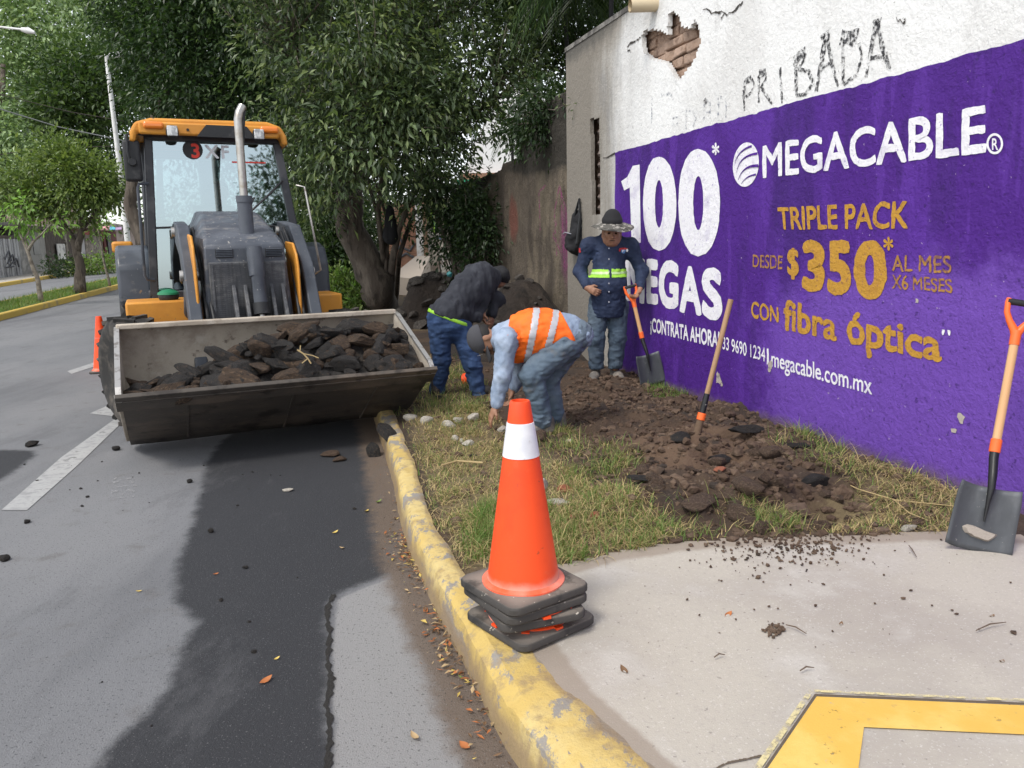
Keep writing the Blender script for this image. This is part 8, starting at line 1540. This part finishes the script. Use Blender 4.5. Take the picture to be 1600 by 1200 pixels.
# ================================================================== RUINED HOUSE AND GABLE BEYOND THE PATH
rh_ = thing('ruined_house', tuple(A_(640, 425, 23)), 'ruined brick house with white column and spray-painted plaster beyond the path', 'house'); ro = np.array(rh_.location)
def wbox(px0, px1, pyt, pyb, y, dep, nm, mt, par, o_): b = MB(); a, c, e = A_(px0, pyb, y), A_(px1, pyb, y), A_(px0, pyt, y); b.bb(a[0] - o_[0], c[0] - o_[0], y - o_[1], y + dep - o_[1], a[2] - o_[2] - .3, e[2] - o_[2]); return b.build(nm, mt, par)
wbox(600, 656, 318, 425, 23.2, .3, 'brick_wall', BRKW, rh_, ro); wbox(652, 663, 300, 412, 22.9, .3, 'column', mat('chalk_white', (.68, .67, .65), .9, layers=[dict(c=(.42, .38, .33), s=2, lo=.5, hi=.66)]), rh_, ro); wbox(663, 669, 312, 412, 22.8, .2, 'timber_post', mat('old_timber', (.22, .14, .09), .9), rh_, ro)
pw = wbox(669, 712, 310, 410, 23.0, .3, 'plaster_wall', mat('patchy_plaster', (.40, .36, .30), .95, layers=[dict(c=(.62, .62, .60), s=.9, lo=.48, hi=.6), dict(c=(.25, .20, .16), s=2, lo=.52, hi=.64)]), rh_, ro)
b = MB(); P = [A_(x, y, 22.97) - ro for x, y in ((668, 330), (676, 326), (684, 352), (680, 368), (672, 352))]; b.add(P, [(0, 1, 2, 3, 4)]); b.build('green_spray', mat('green_spray', (.35, .60, .08), .8, alpha=(3, .35, .6)), pw)
b = MB(); P = [A_(x, y, 22.96) - ro for x, y in ((674, 335), (680, 340), (690, 375), (684, 372))]; b.add(P, [(0, 1, 2, 3)]); b.build('blue_spray', mat('blue_spray', (.05, .12, .25), .8, alpha=(4, .4, .6)), pw)
gb = MB()
for L_ in [[(613, 375), (622, 362), (628, 380), (636, 368)], [(612, 398), (625, 385), (640, 392), (648, 380)], [(620, 405), (635, 396), (646, 402)]]: gb.tube([A_(x, y, 23.18) - ro for x, y in L_], .04, 5)
gb.build('graffiti', MATS['grey_spray'], rh_)
rp = thing('concrete_ramp', tuple(A_(640, 430, 21.5)), 'pale concrete ramp rising to the ruined house beyond the path', 'ramp'); ro2 = np.array(rp.location); b = MB(); P = [A_(610, 432, 21) - ro2, A_(650, 400, 22.6) - ro2, A_(672, 400, 22.6) - ro2, A_(655, 436, 20.8) - ro2]; P2_ = [p - np.array([0, 0, .5]) for p in P]; b.add(P + P2_, [(0, 1, 2, 3), (4, 5, 6, 7), (0, 1, 5, 4), (1, 2, 6, 5), (2, 3, 7, 6), (3, 0, 4, 7)]); b.build('slab', mat('ramp_concrete', (.42, .36, .30), .9), rp)
gh = thing('gable_house', tuple(A_(760, 300, 30)), 'white gabled house wall showing above the old wall', 'house'); go_ = np.array(gh.location)
b = MB(); P = [A_(x, y, 30) for x, y in ((722, 330), (722, 268), (768, 165), (800, 120), (860, 150), (860, 330))]; Pb = [p + np.array([0, 6, 0]) for p in P]; n = len(P); b.add([p - go_ for p in P + Pb], [tuple(range(n)), tuple(range(2 * n - 1, n - 1, -1))] + [(i, (i + 1) % n, n + (i + 1) % n, n + i) for i in range(n)]); b.build('wall', mat('gable_white', (.78, .78, .77), .9, layers=[dict(c=(.55, .52, .48), s=1.2, lo=.56, hi=.7)]), gh)
wbox(718, 800, 271, 279, 29.8, .3, 'brick_band', BRKW, gh, go_); wbox(715, 800, 281, 287, 29.6, .4, 'green_eave', mat('green_paint', (.02, .28, .14), .6), gh, go_)
